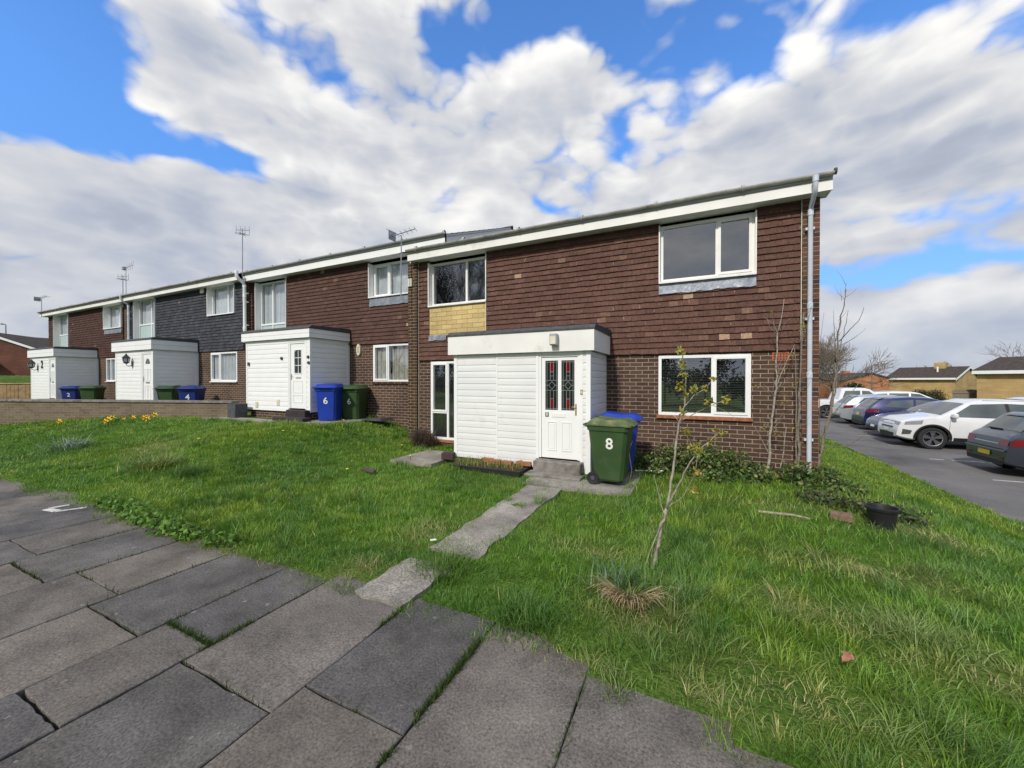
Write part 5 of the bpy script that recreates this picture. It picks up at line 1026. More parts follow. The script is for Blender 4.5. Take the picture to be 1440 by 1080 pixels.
def make_bin(colour, lid, label, loc, rz, group, text=None, face='front', tsize=0.19, tpos=0.63):
    t = thing('wheeled_bin', label, 'bin', (0, 0, 0), 0, group)
    bin_body(0).build('body', colour, t, smooth=True, sharp=25); bin_lid().build('lid', lid, t, smooth=True, sharp=35)
    for sg in (-1, 1):
        w = MB(); w.lathe([(0.0, sg*0.205), (0.045, sg*0.205), (0.06, sg*0.203), (0.095, sg*0.205), (0.10, sg*0.212), (0.10, sg*0.245), (0.095, sg*0.252), (0.065, sg*0.25), (0.05, sg*0.24), (0.03, sg*0.245), (0.0, sg*0.247)], (-0.245, 0, 0.10), 20, 'y'); wo = w.build('wheel', 'rubber', t, smooth=True, sharp=40)
        w = MB(); w.lathe([(0.0, sg*0.2475), (0.03, sg*0.2475), (0.034, sg*0.246)], (-0.245, 0, 0.10), 12, 'y'); w.build('hub', 'felt', wo)
    b = MB(); b.tube([(-0.245, -0.21, 0.10), (-0.245, 0.21, 0.10)], 0.014, 8); b.build('axle', 'metal', t)
    b = MB(); b.tube([(-0.33, -0.24, 0.92), (-0.40, -0.23, 0.945), (-0.40, 0.23, 0.945), (-0.33, 0.24, 0.92)], 0.016, 8); b.build('handle', colour, t)
    if text:
        n = MB()
        if face == 'front':
            xf = 0.245+(0.305-0.245)*(tpos-0.25)/0.61+0.004; T = Matrix.Translation((xf, 0.0, tpos)) @ Matrix.Rotation(R(5.6), 4, 'Y') @ Matrix.Rotation(PI/2, 4, 'Z') @ Matrix.Rotation(PI/2, 4, 'X')
        else:
            yf = -(0.235+(0.275-0.235)*(tpos-0.25)/0.61)-0.004; T = Matrix.Translation((0.03, yf, tpos)) @ Matrix.Rotation(R(3.8), 4, 'X') @ Matrix.Rotation(PI/2, 4, 'X')
        n.text(text, tsize, T, 0.001); n.build('number', 'number', t)
    t.location = loc; t.rotation_euler = (0, 0, rz); return t
g8 = 'wheeled bins outside the terrace'
xg, yg = -1.19, 6.18
make_bin('bin_green', 'bin_moss', 'dark green bin numbered 8 with faded mossy lid beside the leaded glass door', (-1.15, 5.98, 0.03), R(-3), g8, '8', 'side', 0.24, 0.66).scale = (0.93, 0.93, 0.95)
make_bin('bin_blue', 'bin_blue', 'blue bin tucked behind the green bin numbered 8', (-1.16, 6.74, 0.03), R(4), g8).scale = (0.97, 0.97, 0.97)
make_bin('bin_blue', 'bin_blue', 'bright blue bin numbered 6 at the corner of the middle porch', (sx(464, 7.25), 7.25, 0.46), R(-62), g8, '6', 'front', 0.24, 0.60)
make_bin('bin_green', 'bin_green', 'green bin numbered 6 between the blue bin and the lower curtained window', (sx(498, 7.85), 7.85, 0.42), R(-70), g8, '6', 'front', 0.22, 0.60)
make_bin('bin_green', 'bin_green', 'green bin in front of the slate coloured house', (sx(238, 7.2), 7.2, 0.36), R(-50), g8)
make_bin('bin_navy', 'bin_navy', 'blue bin numbered 4 in front of the slate coloured house', (sx(270, 7.35), 7.35, 0.36), R(-50), g8, '4', 'front', 0.26, 0.66)
make_bin('bin_navy', 'bin_navy', 'blue bin beside the farthest white porch', (sx(103, 7.1), 7.1, 0.30), R(-45), g8, '2', 'front', 0.22, 0.66)
make_bin('bin_green', 'bin_green', 'green bin between the farthest porch and the slate house porch', (sx(130, 7.3), 7.3, 0.32), R(-48), g8)
# ------------------------------------------------------------------ low brick wall, fence and the far left
def low_wall():
    pts = [Vector((sx(331, 6.75), 6.75, 0)), Vector((-19.6, 3.75, 0)), Vector((-24.5, 1.5, 0))]
    w = thing('garden_wall', 'low buff brick wall with flat coping across the garden of the slate house', 'wall', (pts[1].x, pts[1].y, 0.4))
    b = MB(); c = MB(); zt = [1.0, 1.03, 1.05]
    for k in range(2):
        p, q = pts[k], pts[k+1]; d = (q-p).normalized(); n = Vector((-d.y, d.x, 0))*0.11; l = (q-p).length
        ns = 1
        P4 = [p+n, q+n, q-n, p-n]; zz_ = [zt[k], zt[k+1], zt[k+1], zt[k]]
        b.faces([(v.x, v.y, 0.2) for v in P4]+[(v.x, v.y, z-0.06) for v, z in zip(P4, zz_)], [(0, 1, 5, 4), (2, 3, 7, 6), (3, 0, 4, 7), (1, 2, 6, 5), (4, 5, 6, 7)])
        i = 0; x = 0.0
        while x < l-0.05:                                           # coping stones
            e = min(x+0.60, l); n2 = n*1.35; u, v = p+d*(x+0.003), p+d*(e-0.003); za, zb_ = zt[k]+(zt[k+1]-zt[k])*x/l, zt[k]+(zt[k+1]-zt[k])*e/l
            Q = [u+n2, v+n2, v-n2, u-n2]; zl = [za, zb_, zb_, za]; j = random.uniform(-0.003, 0.003)
            c.faces([(t.x, t.y, z-0.058) for t, z in zip(Q, zl)]+[(t.x, t.y, z+j) for t, z in zip(Q, zl)], [(3, 2, 1, 0), (4, 5, 6, 7), (0, 1, 5, 4), (1, 2, 6, 5), (2, 3, 7, 6), (3, 0, 4, 7)]); x = e
    b.build('brickwork', 'buff', w); c.build('coping', 'concrete', w)
    e = MB(); p = pts[0]; e.box(p.x+0.05, p.x+0.42, 6.5, 6.85, 0.3, 0.93, bev=0.01)  # plain dark box between the wall end and the porch
    tag(e.build('dark_box', 'felt', loc=(p.x+0.23, 6.7, 0.5)), 'small dark box between the low brick wall and the middle porch', 'box')
low_wall()
def left_side():
    A, B = pz(47, 560, 20.5), pz(-150, 560, 19.0)
    d = Vector((B.x-A.x, B.y-A.y, 0)); l = d.length; d.normalize(); n = Vector((-d.y, d.x, 0))
    f = thing('timber_fence', 'pale timber fence of upright boards beside the farthest white porch', 'fence', (A.x, A.y, 0.6))
    bd = MB(); rl = MB(); rg = random.Random(5)
    x = 0.0
    while x < l:
        p = A+d*x; q = A+d*(x+0.14); o = n*rg.uniform(-0.006, 0.006); h = 1.36+rg.uniform(-0.02, 0.02)
        for (u, v) in ((p, q),):
            bd.faces([(u.x+o.x, u.y+o.y, 0.5), (v.x+o.x, v.y+o.y, 0.5), (v.x+o.x+n.x*0.02, v.y+o.y+n.y*0.02, 0.5), (u.x+o.x+n.x*0.02, u.y+o.y+n.y*0.02, 0.5), (u.x+o.x, u.y+o.y, h), (v.x+o.x, v.y+o.y, h), (v.x+o.x+n.x*0.02, v.y+o.y+n.y*0.02, h), (u.x+o.x+n.x*0.02, u.y+o.y+n.y*0.02, h)], [(0, 1, 5, 4), (4, 5, 6, 7), (2, 3, 7, 6), (1, 2, 6, 5), (3, 0, 4, 7)])
        x += 0.152
    bd.build('boards', 'timber', f)
    tp = MB(); a, b = A-n*0.03, B-n*0.03; tp.tube([(a.x, a.y, 1.42), (b.x, b.y, 1.42)], 0.045, 4); tp.build('top_rail', 'timber', f)
    for k in range(5): p = A+d*(0.6+k*2.3)-n*0.08; ps = MB(); ps.box(p.x-0.05, p.x+0.05, p.y-0.05, p.y+0.05, 0.5, 1.46); ps.build('post', 'timber', f)
    # gable end house on the bank
    hb = thing('brick_house', 'dark red brick house on the grass bank at the left edge', 'house', (-47, 10, 1.8))
    P0, P1 = pz(46, 529, 33), pz(-90, 529, 31); dd = (P1-P0); L_ = dd.length; dd.normalize(); nn = Vector((-dd.y, dd.x, 0)); zb = 1.6
    if nn.y < 0: nn = -nn
    zt0 = EYE+(535-489)*33/F; ridge = EYE+(535-466)*32/F
    b = MB(); prof = [(0, zb), (L_, zb), (L_, zt0), (L_*0.5, ridge*0.98), (0, zt0)]
    b.prism(prof, lambda u, v, w: (P0.x+dd.x*u+nn.x*w, P0.y+dd.y*u+nn.y*w, v), 0, 9); b.build('wall', 'red_brick', hb)
    b = MB(); k = (ridge*0.98-zt0)/(L_*0.5)
    for s_ in (0, 1):
        e0, e1 = (-0.35, L_*0.5) if s_ == 0 else (L_+0.35, L_*0.5)
        z0_, z1_ = zt0-0.35*k+0.06, ridge*0.98+0.06
        b.prism([(e0, z0_), (e1, z1_), (e1, z1_+0.09), (e0, z0_+0.09)], lambda u, v, w: (P0.x+dd.x*u+nn.x*w, P0.y+dd.y*u+nn.y*w, v), -0.12, 9.2)
    b.build('roof', 'roof', hb)
    for s_ in (0, 1):
        b = MB(); e0, e1 = (-0.36, L_*0.5) if s_ == 0 else (L_+0.36, L_*0.5); z0_, z1_ = zt0-0.36*k-0.12, ridge*0.98-0.11
        b.prism([(e0, z0_), (e1, z1_), (e1, z1_+0.19), (e0, z0_+0.19)], lambda u, v, w: (P0.x+dd.x*u+nn.x*w, P0.y+dd.y*u+nn.y*w, v), -0.16, -0.125); b.build('bargeboard', 'white', hb)
    b = MB(); q = lambda u, v, w: (P0.x+dd.x*u+nn.x*w, P0.y+dd.y*u+nn.y*w, v)
    b.prism([(2.55, 4.1-0.55), (3.4, 4.1-0.55), (3.4, 4.6), (2.55, 4.6)], q, -0.03, 0.0); w_ = b.build('window', 'white', hb); b = MB(); b.face([q(2.62, 3.62, -0.04), q(3.33, 3.62, -0.04), q(3.33, 4.53, -0.04), q(2.62, 4.53, -0.04)]); b.build('pane', 'car_glass', w_)
    b = MB(); b.prism([(2.0, 2.9), (3.6, 2.9), (3.6, 3.05), (2.0, 3.05)], q, -0.7, 0.0); b.build('porch_canopy', 'white', hb); b = MB(); b.prism([(2.2, zb), (3.1, zb), (3.1, 2.9), (2.2, 2.9)], q, -0.03, 0.0); b.build('door', 'dark', hb)
    # second roof farther away
    c = pz(48, 486, 52); fr = thing('brick_house', 'far house showing only a white edged gable behind the farthest porch', 'house', (c.x, c.y, 2))
    b = MB(); b.prism([(c.x-3.4, 1.8), (c.x+3.4, 1.8), (c.x+3.4, c.z-0.35), (c.x, c.z+0.75), (c.x-3.4, c.z-0.35)], FY, c.y, c.y+8); b.build('wall', 'red_brick', fr)
    b = MB(); b.prism([(c.x-3.8, c.z-0.42), (c.x, c.z+0.82), (c.x+3.8, c.z-0.42), (c.x+3.8, c.z-0.24), (c.x, c.z+1.0), (c.x-3.8, c.z-0.24)], FY, c.y-0.1, c.y-0.05); b.build('bargeboard', 'white', fr)
    b = MB(); b.prism([(c.x-3.8, c.z-0.2), (c.x, c.z+1.03), (c.x+3.8, c.z-0.2), (c.x+3.8, c.z-0.1), (c.x, c.z+1.13), (c.x-3.8, c.z-0.1)], FY, c.y-0.12, c.y+8.1); b.build('roof', 'roof', fr)
left_side()
def street_lamp(p, h, arm, label, r_=0.075):
    t = thing('street_lamp', label, 'street lamp', p, 0, 'street lamps')
    b = MB(); b.lathe([(r_*1.6, 0), (r_*1.6, h*0.14), (r_, h*0.15), (r_*0.6, h)], p, 10); b.tube([(p[0], p[1], p[2]+h-0.02), (p[0]+arm*0.3, p[1], p[2]+h+0.06), (p[0]+arm, p[1], p[2]+h+0.10)], r_*0.5, 6); b.build('pole', 'metal', t)
    b = MB(); a = arm; s_ = 1 if arm > 0 else -1; x0 = p[0]+arm-0.1*s_; b.prism([(0, 0), (0.55, 0.03), (0.6, 0.08), (0.3, 0.14), (0, 0.12)], lambda u, v, w: (x0+u*s_, p[1]+w, p[2]+h+0.04+v), -0.13, 0.13); b.build('lamp_head', 'grey_plastic', t)
q = pz(9, 530, 38); street_lamp((q.x, q.y, q.z-0.2), 75*38/F+0.1, -0.9, 'grey street lamp on the grass bank before the red brick house')
q = pz(1226, 560, 34); street_lamp((q.x, q.y, -0.6), (535-513)*34/F+2.15, 0.7, 'street lamp beyond the car park in front of the orange brick house', 0.06)
# ------------------------------------------------------------------ buildings beyond the car park
def far_building(name, label, pl, pr, zcl, zcr, ye, yr, base, wallm, depth, roofm='roof', gable=None, ridge_back=3.2):
    """front wall from column pl (depth zcl) to column pr (zcr); ye, yr image heights of eave and ridge at the left end"""
    A, B = pz(pl, ye, zcl), pz(pr, ye, zcr); ze = A.z; d = Vector((B.x-A.x, B.y-A.y, 0)); L_ = d.length; d.normalize(); n = Vector((-d.y, d.x, 0)); zr = EYE+(HZ-yr)*(zcl+ridge_back*0.9)/F
    t = thing(name, label, 'house', (A.x, A.y, base)); q = lambda u, v, w: (A.x+d.x*w+n.x*u, A.y+d.y*w+n.y*u, v)
    b = MB(); b.prism([(0, base-0.3), (0, ze), (ridge_back, zr-0.10), (2*ridge_back, ze), (2*ridge_back, base-0.3)], q, 0, L_); b.build('wall', wallm, t)
    b = MB(); k = (zr-ze)/ridge_back; b.prism([(-0.3, ze-0.3*k+0.08), (ridge_back, zr), (2*ridge_back+0.3, ze-0.3*k+0.08), (2*ridge_back+0.3, ze-0.3*k+0.2), (ridge_back, zr+0.12), (-0.3, ze-0.3*k+0.2)], q, -0.15, L_+0.15); b.build('roof', roofm, t)
    b = MB(); b.prism([(-0.32, ze-0.12), (-0.32, ze+0.1-0.3*k+0.08), (-0.28, ze+0.1-0.3*k+0.08), (-0.28, ze-0.12)], q, -0.14, L_+0.14); b.prism([(-0.279, ze-0.1), (-0.279, ze-0.08), (-0.001, ze-0.08), (-0.001, ze-0.1)], q, -0.1, L_+0.1); b.build('fascia', 'white', t)
    for w0 in (L_+0.16,):
        b = MB(); b.prism([(-0.3, ze-0.3*k-0.1), (ridge_back, zr-0.1), (2*ridge_back+0.3, ze-0.3*k-0.1), (2*ridge_back+0.3, ze-0.3*k+0.1), (ridge_back, zr+0.1), (-0.3, ze-0.3*k+0.1)], q, w0, w0+0.03); b.build('bargeboard', 'white', t)
    return t, q, L_, ze, zr
t1, q1, L1, ze1, zr1 = far_building('yellow_brick_building', 'low yellow brick building with dark hipped looking roof behind the parked cars and hedge', 1248, 1343, 44, 39.2, 532.5, 519, -1.0, 'yellow_brick', 6)
t1['label'] = 'yellow brick building with plain wall behind the rounded hedge'
b = MB(); b.prism([(-0.08, -0.6), (0.0, -0.6), (0.0, ze1), (-0.08, ze1)], q1, 0.02, 0.10); b.build('downpipe', 'white', t1)
b = MB(); b.prism([(2.6, zr1-0.5), (3.4, zr1-0.5), (3.4, zr1+0.55), (2.6, zr1+0.55)], q1, L1*0.55, L1*0.72); b.build('chimney', 'yellow_brick', t1)
b = MB(); b.prism([(1.5, ze1+0.2), (1.65, ze1+0.2), (1.65, zr1+0.1), (1.5, zr1+0.1)], q1, L1*0.66, L1*0.68); b.build('flue', 'white', t1)
t2, q2, L2, ze2, zr2 = far_building('yellow_brick_building', 'yellow brick building with brown roof at the right edge', 1374, 1520, 26, 22.2, 523.5, 506.5, -0.6, 'yellow_brick', 6, ridge_back=3.4)
t3, q3, L3, ze3, zr3 = far_building('orange_brick_house', 'orange brick house with shallow gable left of the yellow brick building', 1196, 1250, 44, 44, 541, 539, -0.6, 'orange_brick', 6)
for o in list(t3.children): bpy.data.objects.remove(o)
A, B = pz(1186, 535, 42), pz(1250, 535, 42); d3 = (B-A).normalized(); n3_ = Vector((-d3.y, d3.x, 0)); L3 = (B-A).length; q3 = lambda u, v, w: (A.x+d3.x*u+n3_.x*w, A.y+d3.y*u+n3_.y*w, v)
zA, zP = EYE+(535-537)*42/F, EYE+(535-526)*42/F
zL = EYE+(535-536)*42/F; zR = EYE+(535-533)*42/F
b = MB(); b.prism([(0, -0.9), (L3, -0.9), (L3, zR), (L3*0.62, zP), (0, zL)], q3, 0, 7); b.build('wall', 'orange_brick', t3)
b = MB(); b.prism([(-0.1, zL), (L3*0.62, zP+0.03), (L3+0.1, zR+0.02), (L3+0.1, zR+0.14), (L3*0.62, zP+0.17), (-0.1, zL+0.14)], q3, -0.1, 7.2); b.build('roof', 'roof', t3)
b = MB(); b.prism([(L3*0.55, zP-0.1), (L3*0.68, zP-0.1), (L3*0.68, zP+0.42), (L3*0.55, zP+0.42)], q3, 3, 3.6); b.build('chimney', 'orange_brick', t3)
def row_house(px0, px1, zc, ye, yr, wallm, label):
    A, B = pz(px0, ye, zc), pz(px1, ye, zc); d = (B-A).normalized(); n = Vector((-d.y, d.x, 0)); L_ = (B-A).length; q = lambda u, v, w: (A.x+d.x*u+n.x*w, A.y+d.y*u+n.y*w, v); ze, zr = A.z, EYE+(HZ-yr)*zc/F
    t = thing('distant_house', label, 'house', (A.x, A.y, -0.6)); b = MB(); b.prism([(0, -1), (L_, -1), (L_, ze), (L_*0.5, zr), (0, ze)], q, 0, 7); b.build('wall', wallm, t)
    b = MB(); b.prism([(-0.2, ze-0.1), (L_*0.5, zr+0.02), (L_+0.2, ze-0.1), (L_+0.2, ze+0.06), (L_*0.5, zr+0.2), (-0.2, ze+0.06)], q, -0.2, 7.1); b.build('roof', 'roof', t)
    for k in range(2):
        z0_ = ze-0.9-k*2.0
        if z0_ < 0: continue
        b = MB(); b.prism([(L_*0.3, z0_-0.5), (L_*0.7, z0_-0.5), (L_*0.7, z0_+0.4), (L_*0.3, z0_+0.4)], q, -0.05, -0.01); w = b.build('window', 'white', t); b = MB(); b.prism([(L_*0.34, z0_-0.42), (L_*0.66, z0_-0.42), (L_*0.66, z0_+0.32), (L_*0.34, z0_+0.32)], q, -0.06, -0.052); b.build('pane', 'car_glass', w)
row_house(1346, 1357, 50, 531, 522, 'white_old', 'narrow pale house beside the gable of the yellow brick building')
row_house(1357, 1367, 56, 529, 521, 'yellow_brick', 'distant tan house between the two yellow brick buildings')
row_house(1367, 1378, 64, 531, 525, 'red_brick', 'far dark house just left of the right hand yellow building')
# close-boarded fence behind the cars
A, B = pz(1340, 570, 27), pz(1374, 570, 27); d = (B-A); L_ = d.length; d.normalize(); fz = thing('timber_fence', 'dark weathered fence between the two yellow brick buildings', 'fence', (A.x, A.y, -0.6)); zt_ = EYE+(535-548)*27/F
b = MB(); x = 0
while x < L_: p = A+d*x; b.box(p.x, p.x+0.10, p.y, p.y+0.02, -0.7, zt_+random.uniform(-0.03, 0.03)); x += 0.115
b.build('boards', 'bark', fz); b = MB(); b.tube([(A.x, A.y-0.03, zt_-0.25), (B.x, B.y-0.03, zt_-0.25)], 0.04, 4); b.build('rail', 'bark', fz)
# ------------------------------------------------------------------ vegetation helpers
def leaf_cloud(name, mtl, centres, n, size, cols, parent=None, loc=None, flat=0.0, seed=1, aspect=0.55, label=None, cat=None, kind=None, up=0.0):
    """centres: list of (x, y, z, rx, ry, rz); small two-face leaves spread through the ellipsoids, more towards their skins"""
    rg = np.random.default_rng(seed); C = np.array(centres, float); vol = (C[:, 3]*C[:, 4]*C[:, 5])**(2/3); pick = rg.choice(len(C), n, p=vol/vol.sum()); c = C[pick]
    dv = rg.normal(size=(n, 3)); dv /= np.linalg.norm(dv, axis=1)[:, None]; rr = rg.random(n)**(1/2.2)*rg.uniform(0.75, 1.12, n)
    P = c[:, :3]+dv*rr[:, None]*c[:, 3:6]
    a = rg.normal(size=(n, 3)); a[:, 2] = a[:, 2]*(1-flat)+up; a /= np.linalg.norm(a, axis=1)[:, None]
    nr = dv+rg.normal(size=(n, 3))*0.8+np.array([0, 0, 0.5]); b = np.cross(a, nr); b /= np.linalg.norm(b, axis=1)[:, None]+1e-9; nn = np.cross(a, b)
    s = size*rg.uniform(0.6, 1.4, n)[:, None]; V = np.zeros((n, 6, 3))
    V[:, 0] = P-a*s*0.5; V[:, 1] = P+b*s*aspect*0.5-a*s*0.05+nn*s*0.10; V[:, 2] = P+b*s*aspect*0.28+a*s*0.30+nn*s*0.05; V[:, 3] = P+a*s*0.55-nn*s*0.08; V[:, 4] = P-b*s*aspect*0.28+a*s*0.30+nn*s*0.05; V[:, 5] = P-b*s*aspect*0.5-a*s*0.05+nn*s*0.10
    off = np.array(loc if loc is not None else (0, 0, 0), float)
    q = parent
    while q: off = off+np.array(q.location); q = q.parent
    V = V-off; k = (np.arange(n)*6)[:, None]; loops = np.concatenate([k+np.array([0, 1, 2, 3]), k+np.array([0, 3, 4, 5])], axis=1).ravel()
    me = bpy.data.meshes.new(name); me.vertices.add(n*6); me.vertices.foreach_set('co', V.ravel().astype(np.float32)); me.loops.add(n*8); me.loops.foreach_set('vertex_index', loops.astype(np.int32))
    me.polygons.add(n*2); me.polygons.foreach_set('loop_start', (np.arange(n*2)*4).astype(np.int32)); me.polygons.foreach_set('loop_total', np.full(n*2, 4, np.int32)); me.materials.append(M[mtl]); me.update(calc_edges=True)
    cc = np.array(cols, float)[rg.integers(0, len(cols), n)]*rg.uniform(0.65, 1.35, n)[:, None]
    ca = me.color_attributes.new('Col', 'FLOAT_COLOR', 'POINT'); ca.data.foreach_set('color', np.c_[np.repeat(cc, 6, axis=0), np.ones(n*6)].astype(np.float32).ravel())
    o = bpy.data.objects.new(name, me); COL.objects.link(o)
    if loc is not None: o.location = loc
    if parent: o.parent = parent
    if label: tag(o, label, cat, kind=kind)
    return o
def branch(mb, p, d, l, r, depth, rg, spread=0.6, n=4, up=0.12, tips=None, kink=0.22, ratio=(0.58, 0.8), tw=0.0):
    pts = [p]; q = p.copy(); dd = d.copy()
    for k in range(n):
        dd = (dd+Vector((rg.gauss(0, kink), rg.gauss(0, kink), rg.gauss(0, kink)+up))*0.5).normalized(); q = q+dd*l/n; pts.append(q.copy())
    rad = [r*(1-0.55*k/n) for k in range(n+1)]
    if depth == 0: rad[-1] = r*0.25
    mb.tube(pts, rad, 6 if r > 0.03 else (4 if r > 0.008 else 3), cap=False)
    if tips is not None and depth <= 1: tips += pts[1:]
    if depth == 0: return
    m = rg.choice([2, 3, 3]) if depth > 1 else rg.choice([2, 3, 4])
    for k in range(m+1):
        f = 1.0 if k == 0 else rg.uniform(0.35, 1.0); i = min(n, max(1, int(round(f*n)))); base = pts[i]
        ax = Vector((rg.gauss(0, 1), rg.gauss(0, 1), rg.gauss(0, 0.6))); s_ = spread*(0.45 if k == 0 else rg.uniform(0.7, 1.25)); nd_ = (dd+ax.normalized()*s_).normalized()
        branch(mb, base, nd_, l*rg.uniform(*ratio), max(rad[i]*rg.uniform(0.5, 0.72), tw), depth-1, rg, spread, n, up, tips, kink, ratio, tw)
def bare_tree(label, p, h, r, seed, depth=5, spread=0.7, trunk=0.28, m='bark_dark', tw=0.012, group=None, ratio=(0.62, 0.82)):
    t = thing('bare_tree', label, 'tree', p, 0, group); rg = random.Random(seed); p = Vector(p)
    b = MB(); pts = [p+Vector((0, 0, -0.2))]; l = h*trunk
    for k in range(4): pts.append(p+Vector((rg.gauss(0, 0.02*h*0.3), rg.gauss(0, 0.02*h*0.3), l*(k+1)/4)))
    b.tube(pts, [r*1.3, r*1.05, r*0.95, r*0.9, r*0.82], 9); b.build('trunk', m, t, smooth=True)
    c = MB()
    for k in range(rg.choice([4, 5])):
        a = 2*PI*k/4.5+rg.uniform(-0.4, 0.4); d = Vector((math.cos(a)*spread, math.sin(a)*spread, rg.uniform(0.8, 1.2))).normalized() if k else Vector((0.05, 0, 1)); branch(c, pts[-1] if k < 3 else pts[-2], d, h*0.26*rg.uniform(0.85, 1.15), r*0.55, depth-1, rg, spread*0.8, 4, 0.10, None, 0.22, ratio, tw)
    c.build('crown', m, t, smooth=True); return t
# trees across the road behind the viewer: the photograph shows them mirrored in the upper windows
bare_tree('tall bare tree mirrored in the window above the stone panel', (-27.0, -26.0, 0), 19, 0.34, 5, 6, 0.6, 0.24, tw=0.02)
bare_tree('tall bare tree mirrored in the upper window with strip blinds', (-39.0, -26.0, 0), 20, 0.34, 8, 6, 0.6, 0.24, tw=0.02)
bare_tree('bare tree mirrored at the right of the stone panel window', (-20.0, -29.0, 0), 15, 0.26, 12, 6, 0.6, 0.24, tw=0.02)
def build_unseen_hedge():  # unseen hedge, added so that the lower panes reflect something dark
    t = thing('unseen_hedge', 'tall dark hedge added out of view to darken the lower window reflections', 'hedge', (-8, -15, 0)); b = MB()
    for k in range(16): b.tube([(-28+k*2.6, -15, -0.1), (-28+k*2.6, -15, 1.6)], 0.05, 5)
    b.build('stem', 'bark_dark', t); rg = random.Random(8)
    leaf_cloud('foliage', 'leaf', [(-29+k*0.9, -15+rg.uniform(-0.4, 0.4), rg.uniform(0.8, 3.0), 1.2, 1.0, 1.0) for k in range(50)], 26000, 0.22, DKG, t, seed=9)
DKG = [(0.030, 0.060, 0.022), (0.045, 0.080, 0.026), (0.022, 0.046, 0.020), (0.06, 0.10, 0.03)]
build_unseen_hedge()
# bushes and trees beyond the car park
q = pz(1172, 560, 36); bare_tree('bushy bare tree beyond the car park, just right of the end house', (q.x, q.y, -0.6), 7.6, 0.16, 21, 6, 0.95, 0.14, 'bark', 0.014, ratio=(0.66, 0.86))
q = pz(1150, 560, 40); bare_tree('second bare bushy tree half hidden by the corner of the end house', (q.x, q.y, -0.6), 7.4, 0.15, 22, 6, 0.95, 0.14, 'bark', 0.014, ratio=(0.66, 0.86))
q = pz(1490, 560, 30); bare_tree('bare tree reaching over the right hand yellow building', (q.x, q.y, -0.6), 6.4, 0.12, 23, 5, 1.0, 0.2, 'bark', 0.010, ratio=(0.66, 0.86))
q = pz(1318, 560, 62); bare_tree('distant bare tree behind the roof of the yellow brick building', (q.x, q.y, -0.6), 6.2, 0.14, 24, 5, 1.0, 0.2, 'bark', 0.03)
q = pz(1296, 560, 64); 0 and bare_tree('hazy bare tree behind the chimney of the yellow brick building', (q.x, q.y, -0.6), 6.0, 0.14, 25, 5, 1.0, 0.2, 'bark', 0.03)
DKG = [(0.030, 0.060, 0.022), (0.045, 0.080, 0.026), (0.022, 0.046, 0.020), (0.06, 0.10, 0.03)]
def bush(name, label, cat, px, pyt, zc, wpx, seed, cols, size, n, base=-0.6, parts=7, squash=1.0):
    c = pz(px, pyt, zc); w = wpx*zc/F/2; h = c.z-base; t = thing(name, label, cat, (c.x, c.y, base)); rg = random.Random(seed)
    s = MB()
    for k in range(5): a = rg.uniform(0, 2*PI); s.tube([(c.x, c.y, base-0.1), (c.x+math.cos(a)*w*0.35, c.y+math.sin(a)*w*0.35, base+h*0.45), (c.x+math.cos(a)*w*0.6, c.y+math.sin(a)*w*0.6, base+h*0.75)], [0.05, 0.035, 0.015], 5)
    s.build('stem', 'bark_dark', t)
    C = []
    for k in range(parts):
        a = rg.uniform(0, 2*PI); rr = rg.uniform(0.1, 0.62)*w; zz_ = base+h*rg.uniform(0.25, 0.72); rad = w*rg.uniform(0.34, 0.5); C.append((c.x+math.cos(a)*rr, c.y+math.sin(a)*rr, zz_, rad, rad, min(h*0.32, rad)*squash))
    leaf_cloud('foliage', 'leaf', C, n, size, cols, t, seed=seed); return t
bush('evergreen_bush', 'dark green conifer bush in front of the orange brick house', 'bush', 1193, 538, 33, 44, 3, DKG, 0.17, 9000, parts=9)
bush('evergreen_bush', 'small rounded evergreen just right of the conifer bush', 'bush', 1215, 542, 33, 18, 4, DKG, 0.14, 5000, parts=6)
bush('rounded_hedge', 'clipped olive brown hedge before the yellow brick building', 'hedge', 1297, 551, 27, 54, 5, [(0.06, 0.07, 0.028), (0.085, 0.085, 0.035), (0.045, 0.055, 0.022)], 0.10, 12000, parts=12, squash=1.4)
# ------------------------------------------------------------------ parked cars (local +x = nose)
def lerp_prof(prof, x):
    for (a, za), (b, zb) in zip(prof, prof[1:]):
        if x <= b: t = max(0, min(1, (x-a)/(b-a))); return za+(zb-za)*t
    return prof[-1][1]
class CarShape:
    def __init__(s, L, W, prof, belt, wb, wr, gc=0.20, tumble=0.24, fo=None, end_k=(0.16, 0.13)):
        s.L, s.W, s.prof, s.belt, s.wb, s.wr, s.gc, s.tumble = L, W, prof, belt, wb, wr, gc, tumble; s.H = max(z for _, z in prof); s.end_k = end_k
        fo = fo if fo is not None else 0.86; s.xf = L/2-fo; s.xr = s.xf-wb
    def zt(s, x): return lerp_prof(s.prof, x)
    def hw(s, x):
        u = x/(s.L/2); k = s.end_k[1] if u > 0 else s.end_k[0]; return s.W/2*(1-k*abs(u)**5-0.03*abs(u)**2)
    def y(s, x, z):
        w = s.hw(x); b = s.belt
        if z < b: t = (b-z)/(b-s.gc); return w*(1-0.075*t**2.4+0.018*math.sin(min(1, t)*PI))
        return w*(1-0.012-s.tumble*(z-b)/(s.H-b)*0.9)
    def zb(s, x): u = abs(x)/(s.L/2); return s.gc+0.10*max(0, (u-0.8)/0.2)**1.5
